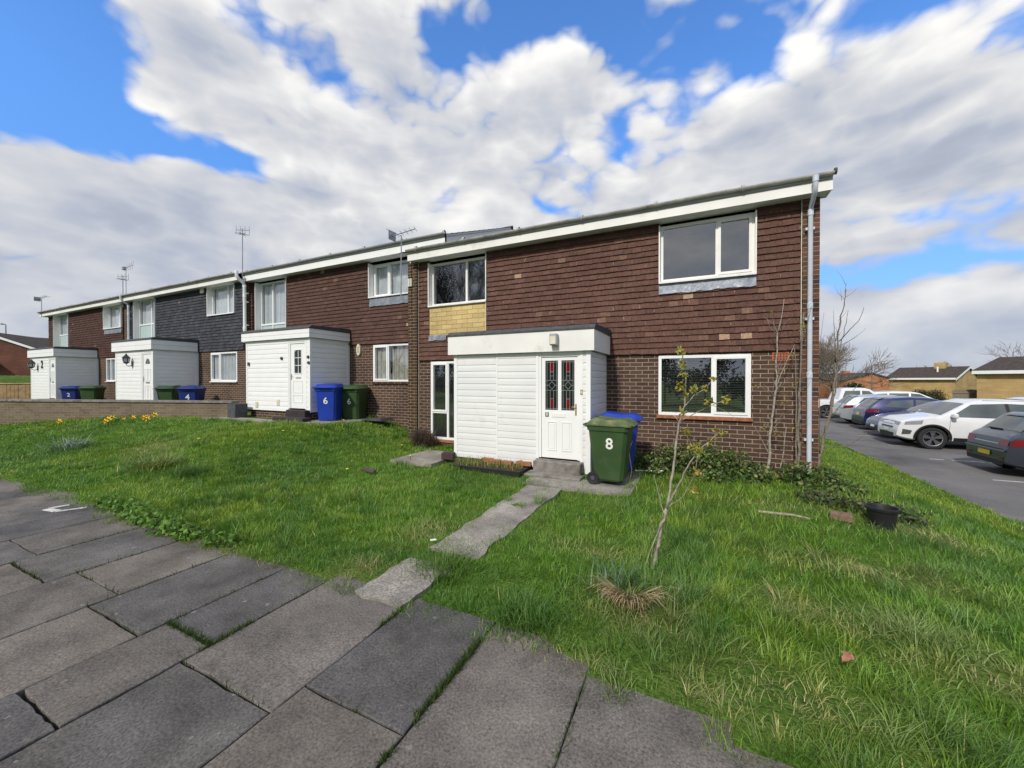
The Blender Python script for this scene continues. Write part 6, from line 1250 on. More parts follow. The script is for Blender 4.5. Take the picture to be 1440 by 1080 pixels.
def build_car(name, label, cs, paint, parts, group='cars parked beside the end house', skirt=None):
    t = thing(name, label, 'car', (0, 0, 0), 0, group); L = cs.L
    xs = sorted(set([round(-L/2+L*k/56, 4) for k in range(57)]+[round(p[0], 4) for p in cs.prof])); V = []; FF = []; K = 9
    for x in xs:
        zb, zt = cs.zb(x), cs.zt(x); zl = [zb+0.05+(zt-0.035-zb-0.05)*(k/K) for k in range(K+1)]
        ins = [z for z in zl]
        if zt-0.10 > cs.belt > zb+0.1: j = min(range(K+1), key=lambda q: abs(zl[q]-cs.belt)); ins[j] = cs.belt
        ring = [(0.0, zb), (cs.y(x, zb)*0.86, zb)]+[(cs.y(x, z), z) for z in ins]
        yt = cs.y(x, zt); ring += [(yt*0.955, zt-0.010), (yt*0.85, zt+0.002), (yt*0.5, zt+0.014), (0.0, zt+0.018)]
        full = [(x, -y, z) for y, z in ring]+[(x, y, z) for y, z in reversed(ring[1:-1])]; V += full
    m = len(full)
    for i in range(len(xs)-1):
        for k in range(m): q = (k+1) % m; FF.append((i*m+k, i*m+q, (i+1)*m+q, (i+1)*m+k))
    FF.append(tuple(range(m-1, -1, -1))); FF.append(tuple(range((len(xs)-1)*m, len(xs)*m)))
    b = MB(); b.faces(V, FF); body = b.build('body', [paint, 'black'], t)
    me = body.data
    import bmesh
    bm = bmesh.new(); bm.from_mesh(me); bmesh.ops.remove_doubles(bm, verts=bm.verts, dist=1e-5); bmesh.ops.recalc_face_normals(bm, faces=bm.faces); bm.to_mesh(me); bm.free()
    cut = MB(); ra = cs.wr*1.13
    for xw in (cs.xf, cs.xr):
        for sg in (-1, 1):
            y0, y1 = sorted((sg*(cs.W/2-0.27), sg*(cs.W/2+0.2))); n = 28
            ringa = [(xw+ra*math.cos(2*PI*k/n), y0, cs.wr+0.01+ra*math.sin(2*PI*k/n)) for k in range(n)]; ringb = [(p[0], y1, p[2]) for p in ringa]
            cut.mi = 1; cut.faces(ringa+ringb, [tuple(range(n)), tuple(range(2*n-1, n-1, -1))]+[(k, n+k, n+(k+1) % n, (k+1) % n) for k in range(n)])
    co_ = cut.build('cutter', [paint, 'black']); bm = bmesh.new(); bm.from_mesh(co_.data); bmesh.ops.remove_doubles(bm, verts=bm.verts, dist=1e-5); bmesh.ops.recalc_face_normals(bm, faces=bm.faces); bm.to_mesh(co_.data); bm.free()
    mod = body.modifiers.new('arch', 'BOOLEAN'); mod.object = co_; mod.operation = 'DIFFERENCE'; mod.solver = 'EXACT'
    ev = bpy.data.meshes.new_from_object(body.evaluated_get(bpy.context.evaluated_depsgraph_get())); body.modifiers.clear(); body.data = ev; bpy.data.objects.remove(co_)
    bm = bmesh.new(); bm.from_mesh(ev)
    for e in bm.edges: e.smooth = not (len(e.link_faces) == 2 and e.calc_face_angle(0) > R(32))
    for f in bm.faces: f.smooth = True
    bm.to_mesh(ev); bm.free()
    # panels that follow the surface
    def side(nm, mtl, quads, off=0.006, nx=8, nz=5, parent=None):
        for sg in (-1, 1):
            w = MB()
            for (x00, z00), (x10, z10), (x11, z11), (x01, z01) in quads:
                g = [[None]*(nz+1) for _ in range(nx+1)]
                for i in range(nx+1):
                    for j in range(nz+1):
                        u, v = i/nx, j/nz; x = (x00*(1-u)+x10*u)*(1-v)+(x01*(1-u)+x11*u)*v; z = (z00*(1-u)+z10*u)*(1-v)+(z01*(1-u)+z11*u)*v; g[i][j] = (x, sg*(cs.y(x, z)+off), z)
                w.faces([p for row in g for p in row], [(i*(nz+1)+j, (i+1)*(nz+1)+j, (i+1)*(nz+1)+j+1, i*(nz+1)+j+1) for i in range(nx) for j in range(nz)])
            w.build(nm, mtl, parent or t, smooth=True)
    def top(nm, mtl, xa, xb, f0=-0.83, f1=0.83, off=0.012, n=10, flat_out=0.0, parent=None):
        w = MB(); m_ = 8; P = []
        for i in range(n+1):
            x = xa+(xb-xa)*i/n; z = cs.zt(x); e = 0.02; sl = (cs.zt(x+e)-cs.zt(x-e))/(2*e); ln = math.hypot(1, sl); nx_, nz_ = -sl/ln, 1/ln
            for j in range(m_+1):
                f = f0+(f1-f0)*j/m_; yy = cs.y(x, z)*f; cr = 0.016*(1-abs(f)**2); P.append((x+nx_*off, yy, z+cr*nz_+nz_*off))
        w.faces(P, [(i*(m_+1)+j, (i+1)*(m_+1)+j, (i+1)*(m_+1)+j+1, i*(m_+1)+j+1) for i in range(n) for j in range(m_)]); return w.build(nm, mtl, parent or t, smooth=True)
    for p in parts:
        k = p[0]
        if k == 'side': side(p[1], p[2], p[3], *p[4:])
        elif k == 'top': top(p[1], p[2], *p[3:])
        elif k == 'box':
            w = MB(); w.box(*p[3], bev=p[4] if len(p) > 4 else 0.01); w.build(p[1], p[2], t)
        elif k == 'end':                                            # a strip across the nose or tail, bent to its plan shape
            _, nm, mtl, sgn, f0, f1, z0, z1, off = p; w = MB(); n = 14; P = []
            for i in range(n+1):
                f = f0+(f1-f0)*i/n
                for z in (z0, z1):
                    lo, hi = 0.0, L/2                                # outermost x where the car is tall enough at z
                    for _ in range(24):
                        md = (lo+hi)/2
                        if cs.zt(sgn*md) >= z+0.012: lo = md
                        else: hi = md
                    x = sgn*(lo+off); P.append((x, f*cs.y(sgn*lo, z), z))
            w.faces(P, [(2*i, 2*i+2, 2*i+3, 2*i+1) for i in range(n)]); w.build(nm, mtl, t)
    for xw in (cs.xf, cs.xr):
        for sg in (-1, 1):
            yo = sg*(cs.W/2-0.015); r_ = cs.wr; w = MB(); wd = 0.20*sg
            w.lathe([(r_*0.66, yo-wd), (r_*0.97, yo-wd), (r_, yo-wd*0.85), (r_, yo-wd*0.15), (r_*0.965, yo-0.008*sg), (r_*0.80, yo+0.004*sg), (r_*0.69, yo-0.008*sg), (r_*0.66, yo-0.03*sg), (r_*0.66, yo-wd)], (xw, 0, r_), 32, 'y')
            wo = w.build('wheel', 'rubber', t, smooth=True, sharp=40); rm = MB()
            rm.lathe([(r_*0.69, yo-0.006*sg), (r_*0.64, yo-0.012*sg), (r_*0.62, yo-0.05*sg)], (xw, 0, r_), 32, 'y'); rm.lathe([(0, yo-0.008*sg), (r_*0.13, yo-0.010*sg), (r_*0.17, yo-0.04*sg)], (xw, 0, r_), 12, 'y')
            for k in range(5):
                for da in (-0.17, 0.17):
                    a = 2*PI*k/5+0.3; a1 = a+da; p0 = (xw+r_*0.12*math.cos(a), r_+r_*0.12*math.sin(a)); p1 = (xw+r_*0.65*math.cos(a1), r_+r_*0.65*math.sin(a1)); nx_, nz_ = -math.sin(a1)*0.022, math.cos(a1)*0.022
                    rm.faces([(p0[0]-nx_, yo-0.014*sg, p0[1]-nz_), (p0[0]+nx_, yo-0.014*sg, p0[1]+nz_), (p1[0]+nx_*1.3, yo-0.010*sg, p1[1]+nz_*1.3), (p1[0]-nx_*1.3, yo-0.010*sg, p1[1]-nz_*1.3), (p0[0]-nx_, yo-0.05*sg, p0[1]-nz_), (p0[0]+nx_, yo-0.05*sg, p0[1]+nz_), (p1[0]+nx_*1.3, yo-0.05*sg, p1[1]+nz_*1.3), (p1[0]-nx_*1.3, yo-0.05*sg, p1[1]-nz_*1.3)], [(0, 1, 2, 3), (0, 3, 7, 4), (1, 5, 6, 2)])
            rm.build('rim', 'chrome', wo); dk = MB(); dk.lathe([(0, yo-0.10*sg), (r_*0.63, yo-0.10*sg)], (xw, 0, r_), 24, 'y'); dk.build('brake_disc', 'black', wo)
    return t
def mirrors(cs, x, z, paint):
    return [('box', 'wing_mirror', paint, (x-0.05, x+0.07, sg*(cs.y(x, z)+0.13)-0.10, sg*(cs.y(x, z)+0.13)+0.10, z-0.05, z+0.09), 0.03) for sg in (-1, 1)]
def mx(a): return sorted(a)
RZ = -0.615
# dark grey hatchback, tail towards the road edge
cs = CarShape(4.25, 1.75, [(-2.125, 0.40), (-2.115, 0.60), (-2.06, 0.86), (-1.98, 0.93), (-1.86, 1.00), (-1.50, 1.36), (-1.36, 1.405), (-0.6, 1.46), (0.0, 1.45), (0.25, 1.39), (0.98, 0.98), (1.35, 0.90), (1.85, 0.78), (2.06, 0.64), (2.125, 0.45)], 0.94, 2.61, 0.315, fo=0.87)
P_ = [('top', 'rear_window', 'car_glass', -1.83, -1.53, -0.80, 0.80, 0.010), ('top', 'windscreen', 'car_glass', 0.29, 0.93, -0.84, 0.84, 0.010),
      ('side', 'side_window', 'car_glass', [((-1.62, 1.02), (-0.95, 0.97), (-0.88, 1.34), (-1.36, 1.30)), ((-0.90, 0.97), (0.70, 0.95), (0.22, 1.30), (-0.83, 1.36))]),
      ('side', 'side_trim', 'black', [((-1.72, 0.99), (-0.95, 0.945), (-0.95, 0.972), (-1.64, 1.02)), ((-0.95, 0.945), (0.8, 0.93), (0.72, 0.952), (-0.95, 0.972))], 0.004),
      ('side', 'tail_lamp', 'lamp_red', [((-2.07, 0.70), (-1.78, 0.76), (-1.72, 0.92), (-2.02, 0.86))], 0.010),
      ('end', 'tail_lamp', 'lamp_red', -1, -0.97, -0.60, 0.72, 0.86, 0.014), ('end', 'tail_lamp', 'lamp_red', -1, 0.60, 0.97, 0.72, 0.86, 0.014),
      ('end', 'chrome_strip', 'chrome', -1, -0.58, 0.58, 0.735, 0.758, 0.018), ('end', 'number_plate', 'plate_yellow', -1, -0.30, 0.30, 0.44, 0.55, 0.02), ('end', 'bumper_strip', 'black', -1, -0.95, 0.95, 0.26, 0.36, 0.012), ('end', 'bumper_crease', 'car_grey', -1, -0.97, 0.97, 0.585, 0.615, 0.03),
      ('side', 'head_lamp', 'lamp_clear', [((1.55, 0.66), (1.98, 0.58), (1.95, 0.68), (1.60, 0.78))], 0.010), ('side', 'door_seam', 'black', [((0.86, 0.36), (0.868, 0.36), (0.83, 0.95), (0.822, 0.95)), ((-0.89, 0.45), (-0.882, 0.45), (-0.86, 0.96), (-0.868, 0.96))], 0.003), ('end', 'reflector', 'lamp_red', -1, -0.90, -0.70, 0.40, 0.435, 0.018), ('end', 'reflector', 'lamp_red', -1, 0.70, 0.90, 0.40, 0.435, 0.018), ('end', 'tailgate_seam', 'black', -1, -0.82, 0.82, 0.628, 0.640, 0.014), ('side', 'door_handle', 'car_grey', [((-0.72, 0.84), (-0.54, 0.84), (-0.54, 0.87), (-0.72, 0.87))], 0.022),
      ('top', 'roof_spoiler', 'car_grey', -1.52, -1.34, -0.82, 0.82, 0.03), ('box', 'rear_wiper', 'black', (-1.86, -1.80, -0.02, 0.42, 1.045, 1.065), 0.004), ('box', 'shark_aerial', 'black', (-1.2, -1.08, -0.02, 0.02, 1.42, 1.50), 0.008)]+mirrors(cs, 0.62, 1.0, 'car_grey')
c = build_car('hatchback_car', 'dark grey hatchback at the right edge with its tail and yellow plate showing', cs, 'car_grey', P_)
c.location = (6.40+2.125, 12.55+0.875, RZ); c.rotation_euler = (0, 0, R(0))
# white compact SUV, nose towards the road edge
cs = CarShape(4.18, 1.78, [(-2.09, 0.45), (-2.06, 0.80), (-1.98, 1.02), (-1.72, 1.46), (-1.5, 1.56), (-0.5, 1.61), (0.15, 1.59), (0.42, 1.50), (1.05, 1.08), (1.18, 1.05), (1.75, 0.97), (1.98, 0.86), (2.06, 0.70), (2.09, 0.48)], 1.02, 2.50, 0.35, gc=0.25, tumble=0.20, fo=0.83)
P_ = [('top', 'windscreen', 'car_glass', 0.46, 1.02, -0.84, 0.84, 0.010), ('top', 'rear_window', 'car_glass', -1.95, -1.74, -0.8, 0.8, 0.010),
      ('side', 'side_window', 'car_glass', [((-0.40, 1.05), (0.86, 1.06), (0.36, 1.46), (-0.36, 1.50)), ((-1.25, 1.06), (-0.48, 1.05), (-0.44, 1.50), (-1.15, 1.47)), ((-1.75, 1.10), (-1.33, 1.07), (-1.24, 1.46), (-1.55, 1.43))]),
      ('side', 'window_pillar', 'black', [((-0.48, 1.05), (-0.40, 1.05), (-0.36, 1.50), (-0.44, 1.50)), ((-1.33, 1.06), (-1.25, 1.06), (-1.15, 1.47), (-1.24, 1.46))], 0.005),
      ('side', 'arch_cladding', 'black', [((-0.78, 0.28), (0.78, 0.28), (0.78, 0.40), (-0.78, 0.40))], 0.006), 
      ('side', 'head_lamp', 'lamp_clear', [((1.52, 0.80), (1.93, 0.76), (1.90, 0.86), (1.48, 0.93))], 0.010), ('end', 'head_lamp', 'lamp_clear', 1, -0.96, -0.55, 0.74, 0.84, 0.014), ('end', 'head_lamp', 'lamp_clear', 1, 0.55, 0.96, 0.74, 0.84, 0.014),
      ('end', 'grille', 'black', 1, -0.56, 0.56, 0.62, 0.84, 0.016), ('end', 'grille_bar', 'chrome', 1, -0.50, 0.50, 0.735, 0.755, 0.026), ('end', 'bumper_intake', 'black', 1, -0.72, 0.72, 0.30, 0.46, 0.012), ('end', 'number_plate', 'number', 1, -0.26, 0.26, 0.50, 0.61, 0.022),
      ('side', 'fog_lamp_surround', 'felt', [((1.78, 0.46), (1.98, 0.44), (1.96, 0.62), (1.74, 0.58))], 0.008), ('side', 'tail_lamp', 'lamp_red', [((-2.0, 0.80), (-1.75, 0.82), (-1.73, 0.96), (-1.96, 0.96))], 0.010),
      ('side', 'roof_rail', 'grey_plastic', [((-1.45, 1.565), (0.1, 1.585), (0.1, 1.60), (-1.45, 1.58))], 0.004), ('side', 'door_seam', 'felt', [((0.90, 0.42), (0.908, 0.42), (0.868, 1.04), (0.86, 1.04)), ((-0.448, 0.42), (-0.44, 0.42), (-0.44, 1.04), (-0.448, 1.04))], 0.003), ('side', 'door_handle', 'car_white', [((-0.34, 0.92), (-0.16, 0.92), (-0.16, 0.95), (-0.34, 0.95))], 0.025)]+mirrors(cs, 0.80, 1.08, 'car_white')
c = build_car('suv_car', 'white compact sport utility car with its nose towards the lawn', cs, 'car_white', P_)
for sg in (-1, 1):                                                  # dark plastic lips round the wheel arches
    for xw in (cs.xf, cs.xr):
        w = MB(); n = 20; r0, r1 = cs.wr*1.125, cs.wr*1.125+0.055; P = []
        for k in range(n+1):
            a = PI*(-0.04+1.08*k/n)
            for r_ in (r0, r1): x, z = xw+r_*math.cos(a), cs.wr+0.01+r_*math.sin(a); P.append((x, sg*(cs.y(x, max(z, 0.3))+0.012), z))
        w.faces(P, [(2*k, 2*k+2, 2*k+3, 2*k+1) for k in range(n)]); w.build('wheel_arch', 'black', c)
c.location = (6.08+2.09, 16.9+0.89, RZ); c.rotation_euler = (0, 0, PI)
# navy saloon, nose towards the lawn
cs = CarShape(4.55, 1.80, [(-2.275, 0.45), (-2.25, 0.75), (-2.18, 0.98), (-1.75, 1.03), (-1.05, 1.36), (-0.5, 1.44), (0.1, 1.43), (0.36, 1.36), (1.15, 0.98), (1.75, 0.86), (2.08, 0.74), (2.23, 0.58), (2.275, 0.42)], 0.95, 2.7, 0.32, fo=0.9)
P_ = [('top', 'windscreen', 'car_glass', 0.40, 1.10, -0.84, 0.84, 0.010), ('top', 'rear_window', 'car_glass', -1.7, -1.1, -0.8, 0.8, 0.010), ('side', 'side_window', 'car_glass', [((-1.35, 1.02), (-0.30, 0.99), (-0.30, 1.36), (-0.95, 1.31)), ((-0.22, 0.99), (0.95, 0.98), (0.32, 1.32), (-0.22, 1.36))]),
      ('side', 'head_lamp', 'lamp_clear', [((1.62, 0.68), (2.12, 0.58), (2.06, 0.69), (1.62, 0.79))], 0.010), ('end', 'head_lamp', 'lamp_clear', 1, -0.97, -0.6, 0.58, 0.68, 0.014), ('end', 'head_lamp', 'lamp_clear', 1, 0.6, 0.97, 0.58, 0.68, 0.014), ('end', 'grille', 'felt', 1, -0.48, 0.48, 0.44, 0.62, 0.016), ('end', 'grille_bar', 'chrome', 1, -0.48, 0.48, 0.61, 0.625, 0.02), ('end', 'bumper_intake', 'black', 1, -0.8, 0.8, 0.27, 0.38, 0.012), ('end', 'number_plate', 'number', 1, -0.26, 0.26, 0.38, 0.47, 0.024)]+mirrors(cs, 0.72, 1.03, 'car_navy')
c = build_car('saloon_car', 'navy saloon car behind the white sport utility car, bonnet towards the lawn', cs, 'car_navy', P_); c.location = (6.45+2.275, 20.1+0.0, RZ); c.rotation_euler = (0, 0, PI)
# blue hatchback, tail towards the lawn
cs = CarShape(4.35, 1.80, [(-2.175, 0.42), (-2.165, 0.62), (-2.10, 0.90), (-2.0, 1.0), (-1.62, 1.36), (-1.42, 1.43), (-0.6, 1.50), (0.0, 1.48), (0.25, 1.41), (1.05, 0.99), (1.7, 0.86), (2.1, 0.68), (2.175, 0.45)], 0.98, 2.64, 0.325, fo=0.88)
def hatch_parts(paint, plate='plate_yellow'):
    return [('top', 'rear_window', 'car_glass', -1.96, -1.63, -0.80, 0.80, 0.010), ('top', 'windscreen', 'car_glass', 0.29, 1.0, -0.84, 0.84, 0.010), ('side', 'side_window', 'car_glass', [((-1.50, 1.08), (-0.60, 1.03), (-0.55, 1.39), (-1.25, 1.34)), ((-0.52, 1.03), (0.78, 1.00), (0.22, 1.34), (-0.48, 1.39))]),
            ('side', 'tail_lamp', 'lamp_red', [((-2.10, 0.80), (-1.72, 0.86), (-1.68, 0.98), (-2.03, 0.95))], 0.010), ('end', 'tail_lamp', 'lamp_red', -1, -0.97, -0.55, 0.80, 0.94, 0.014), ('end', 'tail_lamp', 'lamp_red', -1, 0.55, 0.97, 0.80, 0.94, 0.014), ('end', 'number_plate', plate, -1, -0.28, 0.28, 0.66, 0.77, 0.018), ('end', 'bumper_insert', 'black', -1, -0.9, 0.9, 0.26, 0.42, 0.012), ('top', 'roof_spoiler', paint, -1.62, -1.40, -0.82, 0.82, 0.03), ('side', 'door_seam', 'black', [((0.86, 0.38), (0.87, 0.38), (0.83, 1.0), (0.82, 1.0)), ((-0.51, 0.38), (-0.50, 0.38), (-0.50, 1.02), (-0.51, 1.02))], 0.003), ('side', 'sill_trim', 'black', [((-0.95, 0.23), (0.95, 0.23), (0.95, 0.31), (-0.95, 0.31))], 0.005), ('top', 'tailgate_handle', 'chrome', -2.085, -2.06, -0.30, 0.30, 0.014)]
c = build_car('hatchback_car', 'blue hatchback parked tail first between the silver car and the navy saloon', cs, 'car_blue', hatch_parts('car_blue')+mirrors(cs, 0.66, 1.05, 'car_blue')); c.location = (6.75+2.175, 22.75, RZ)
c = build_car('hatchback_car', 'silver hatchback parked tail first beside the blue hatchback', cs, 'car_silver', hatch_parts('car_silver')+mirrors(cs, 0.66, 1.05, 'car_silver')); c.location = (6.7+2.175, 25.55, RZ)
# white pickup and white estate behind, second row of roofs
cs = CarShape(5.2, 1.85, [(-2.6, 0.6), (-2.58, 1.08), (-0.95, 1.10), (-0.90, 1.12), (-0.72, 1.70), (-0.5, 1.78), (0.35, 1.78), (0.58, 1.70), (1.12, 1.18), (1.3, 1.14), (2.3, 1.06), (2.5, 0.92), (2.6, 0.6)], 1.12, 3.1, 0.38, gc=0.34, tumble=0.16, fo=0.92)
c = build_car('pickup_truck', 'white pickup truck partly hidden by the corner of the end house', cs, 'car_white', [('top', 'windscreen', 'car_glass', 0.62, 1.08, -0.84, 0.84, 0.010), ('side', 'side_window', 'car_glass', [((-0.72, 1.16), (0.10, 1.16), (0.10, 1.64), (-0.56, 1.62)), ((0.18, 1.16), (0.94, 1.17), (0.50, 1.62), (0.18, 1.64))]), ('side', 'tail_lamp', 'lamp_red', [((-2.58, 0.80), (-2.46, 0.80), (-2.46, 1.04), (-2.58, 1.04))], 0.01), ('end', 'grille', 'black', 1, -0.6, 0.6, 0.7, 0.88, 0.016)])
c.location = (8.35, 28.9, RZ)
cs = CarShape(4.55, 1.80, [(-2.275, 0.45), (-2.25, 0.85), (-2.15, 1.02), (-1.95, 1.35), (-1.7, 1.44), (-0.5, 1.50), (0.1, 1.48), (0.36, 1.41), (1.12, 1.0), (1.75, 0.90), (2.15, 0.74), (2.275, 0.45)], 0.98, 2.65, 0.325, fo=0.9)
est = [('top', 'windscreen', 'car_glass', 0.40, 1.08, -0.84, 0.84, 0.010), ('top', 'rear_window', 'car_glass', -2.13, -1.97, -0.8, 0.8, 0.010), ('side', 'side_window', 'car_glass', [((-1.85, 1.06), (-1.0, 1.04), (-0.98, 1.38), (-1.68, 1.34)), ((-0.92, 1.04), (-0.10, 1.02), (-0.10, 1.40), (-0.90, 1.39)), ((-0.02, 1.02), (0.92, 1.00), (0.34, 1.36), (-0.02, 1.40))]), ('side', 'roof_rail', 'grey_plastic', [((-1.6, 1.445), (0.1, 1.465), (0.1, 1.485), (-1.6, 1.465))], 0.004), ('side', 'head_lamp', 'lamp_clear', [((1.7, 0.70), (2.12, 0.62), (2.06, 0.73), (1.7, 0.82))], 0.01), ('end', 'tail_lamp', 'lamp_red', -1, -0.97, -0.6, 0.82, 0.96, 0.014), ('end', 'tail_lamp', 'lamp_red', -1, 0.6, 0.97, 0.82, 0.96, 0.014)]
c = build_car('estate_car', 'white estate car roof showing above the silver and blue hatchbacks', cs, 'car_white', est+mirrors(cs, 0.74, 1.05, 'car_white')); c.location = (10.9, 29.5, RZ+0.1); c.rotation_euler = (0, 0, R(-4))
c = build_car('estate_car', 'white car showing only its roof above the grey hatchback', cs, 'car_white', est+mirrors(cs, 0.74, 1.05, 'car_white')); q = pz(1440, 570, 15.5); c.location = (q.x+1.0, q.y+1.6, RZ); c.rotation_euler = (0, 0, PI)
c = build_car('estate_car', 'dark car parked far off before the orange brick house', cs, 'car_grey', est); q = pz(1236, 570, 30); c.location = (q.x, q.y, -0.65); c.rotation_euler = (0, 0, R(10))
# ------------------------------------------------------------------ garden plants and bits
YEL = [(0.42, 0.36, 0.06), (0.30, 0.30, 0.05), (0.22, 0.26, 0.05), (0.36, 0.26, 0.05)]
def stem_plant(name, label, cat, base, strokes, m='bark_pale', leaf=None, seed=1, group=None, leafcol=YEL, twig=None):
    """strokes: [(points, r0, r1)] in metres; leaf: list of (x, y, z, r, n) buds"""
    t = thing(name, label, cat, base, 0, group); b = MB(); rg = random.Random(seed)
    for k, (pts, r0, r1) in enumerate(strokes):
        P = [Vector(p) for p in pts]; Q = []
        for i in range(len(P)-1):
            for s_ in range(4): u = s_/4; Q.append(P[i].lerp(P[i+1], u)+Vector((rg.gauss(0, 1), rg.gauss(0, 1), 0))*r0*0.35)
        Q.append(P[-1]); n = len(Q)-1; mb = MB(); mb.tube(Q, [r0+(r1-r0)*i/n for i in range(n+1)], 7)
        mb.build('trunk' if k == 0 else 'branch', m, t, smooth=True)
    if twig: tb = MB(); twig(tb, rg); tb.build('twigs', m, t, smooth=True)
    if leaf: leaf_cloud('leaves', 'leaf', [(x, y, z, r, r, r) for x, y, z, r, _ in leaf], sum(l[4] for l in leaf), 0.034, leafcol, t, seed=seed, aspect=0.6)
    return t
def ip(px, py, zc): return pz(px, py, zc)
zc0 = 3.25
S = [([ip(917, 812, zc0), ip(923, 775, zc0), ip(931, 745, zc0), ip(938, 716, zc0)], 0.019, 0.014),
     ([ip(938, 716, zc0), ip(944, 690, zc0+.03), ip(949, 640, zc0+.06), ip(956, 596, zc0+.08), ip(962, 570, zc0+.08), ip(964, 540, zc0+.05), ip(961, 515, zc0), ip(959, 491, zc0-.03)], 0.012, 0.004),
     ([ip(938, 716, zc0), ip(951, 690, zc0-.06), ip(967, 657, zc0-.12), ip(985, 632, zc0-.2), ip(1002, 617, zc0-.24), ip(1013, 607, zc0-.26)], 0.009, 0.003),
     ([ip(963, 572, zc0+.08), ip(976, 556, zc0+.15), ip(991, 547, zc0+.22), ip(1006, 530, zc0+.3)], 0.005, 0.002), ([ip(957, 592, zc0+.08), ip(980, 580, zc0), ip(1001, 570, zc0-.1), ip(1024, 561, zc0-.16)], 0.004, 0.002),
     ([ip(957, 596, zc0+.08), ip(948, 584, zc0+.1), ip(941, 585, zc0+.2)], 0.004, 0.002), ([ip(935, 726, zc0), ip(928, 700, zc0+.1), ip(920, 668, zc0+.16)], 0.004, 0.002), ([ip(939, 714, zc0), ip(960, 700, zc0-.1), ip(978, 668, zc0-.2), ip(982, 640, zc0-.25)], 0.005, 0.002),
     ([ip(978, 640, zc0-.2), ip(971, 622, zc0-.2), ip(962, 606, zc0-.22)], 0.003, 0.0015), ([ip(905, 806, zc0-.1), ip(915, 775, zc0-.1), ip(930, 740, zc0-.02)], 0.004, 0.003), ([ip(1003, 570, zc0-.1), ip(1024, 580, zc0-.1), ip(1032, 586, zc0-.1)], 0.002, 0.001)]
LV = [(*ip(959, 495, zc0-.03), 0.05, 40), (*ip(960, 512, zc0), 0.05, 34), (*ip(961, 528, zc0+.02), 0.045, 26), (*ip(957, 545, zc0+.05), 0.055, 34), (*ip(964, 556, zc0+.08), 0.05, 26), (*ip(975, 548, zc0+.15), 0.045, 20), (*ip(992, 545, zc0+.22), 0.04, 14), (*ip(1004, 532, zc0+.3), 0.035, 10), (*ip(996, 566, zc0-.08), 0.05, 28), (*ip(1022, 562, zc0-.16), 0.045, 18),
      (*ip(964, 608, zc0-.2), 0.045, 20), (*ip(985, 632, zc0-.2), 0.05, 24), (*ip(1012, 608, zc0-.26), 0.045, 20), (*ip(1000, 620, zc0-.24), 0.04, 12), (*ip(975, 630, zc0-.2), 0.04, 14), (*ip(981, 665, zc0-.22), 0.05, 22), (*ip(978, 690, zc0-.2), 0.05, 18), (*ip(960, 580, zc0+.08), 0.05, 10)]
b0 = S[0][0][0]
stem_plant('sapling', 'young leaning sapling with forked pale stem growing from the lawn', 'sapling', (b0.x, b0.y, -0.02), S, 'bark_pale', LV, 3)
def wall_twigs(pts, n, l, r0=0.004):
    def f(mb, rg):
        for k in range(n):
            p = Vector(rg.choice(pts))+Vector((rg.uniform(-0.03, 0.03), 0, rg.uniform(-0.15, 0.15))); d = Vector((rg.uniform(-1, 1), rg.uniform(-0.5, 0.3), rg.uniform(0.3, 1.2))).normalized(); ll = l*rg.uniform(0.5, 1.2)
            q = p+d*ll*0.5; mb.tube([p, q, q+(d+Vector((rg.uniform(-.4, .4), rg.uniform(-.3, .3), 0.3))).normalized()*ll*0.5], [r0, r0*0.7, r0*0.3], 4)
    return f
zw = dep(1085, 7.35)
W1 = [ip(1080, 672, zw), ip(1082, 640, zw), ip(1085, 600, zw), ip(1090, 555, zw), ip(1092, 520, zw), ip(1093, 468, zw)]
stem_plant('wall_sapling', 'thin pale bare sapling against the brick wall by the air brick', 'sapling', (W1[0].x, W1[0].y, -0.05), [(W1, 0.024, 0.009), ([ip(1093, 468, zw), ip(1087, 455, zw), ip(1085, 438, zw-.1)], 0.007, 0.003), ([ip(1093, 468, zw), ip(1098, 450, zw), ip(1102, 420, zw+.05)], 0.008, 0.003), ([ip(1091, 545, zw), ip(1107, 505, zw), ip(1120, 480, zw)], 0.007, 0.003), ([ip(1083, 640, zw), ip(1070, 615, zw), ip(1062, 600, zw)], 0.006, 0.003), ([ip(1098, 662, zw), ip(1103, 630, zw), ip(1106, 600, zw)], 0.009, 0.004)],
           'bark_pale', [(*ip(1085, 440, zw-.1), 0.06, 10), (*ip(1075, 600, zw), 0.10, 14), (*ip(1105, 560, zw), 0.12, 18), (*ip(1066, 540, zw), 0.10, 12), (*ip(1112, 500, zw), 0.1, 14), (*ip(1095, 610, zw), 0.1, 14)], 5, twig=wall_twigs(W1[1:], 22, 0.28))
zq = dep(1126, 7.45); W2 = [ip(1124, 665, zq), ip(1124, 600, zq), ip(1125, 540, zq), ip(1126, 480, zq), ip(1130, 440, zq)]
stem_plant('wall_sapling', 'straight dark stem climbing the brick corner left of the downpipe', 'sapling', (W2[0].x, W2[0].y, -0.05), [(W2, 0.022, 0.007), ([ip(1121, 660, zq), ip(1120, 590, zq), ip(1119, 520, zq), ip(1117, 490, zq)], 0.014, 0.005), ([ip(1126, 480, zq), ip(1134, 460, zq), ip(1140, 430, zq)], 0.006, 0.002)], 'bark', [(*ip(1120, 540, zq), 0.12, 22), (*ip(1122, 600, zq), 0.12, 20), (*ip(1127, 460, zq), 0.1, 12)], 6, twig=wall_twigs(W2[1:], 16, 0.25, 0.003))
zr_ = 7.0
W3 = [ip(1151, 660, zr_), ip(1156, 628, zr_), ip(1163, 602, zr_), ip(1169, 575, zr_), ip(1173, 540, zr_), ip(1176, 500, zr_), ip(1180, 460, zr_), ip(1185, 430, zr_), ip(1189, 407, zr_)]
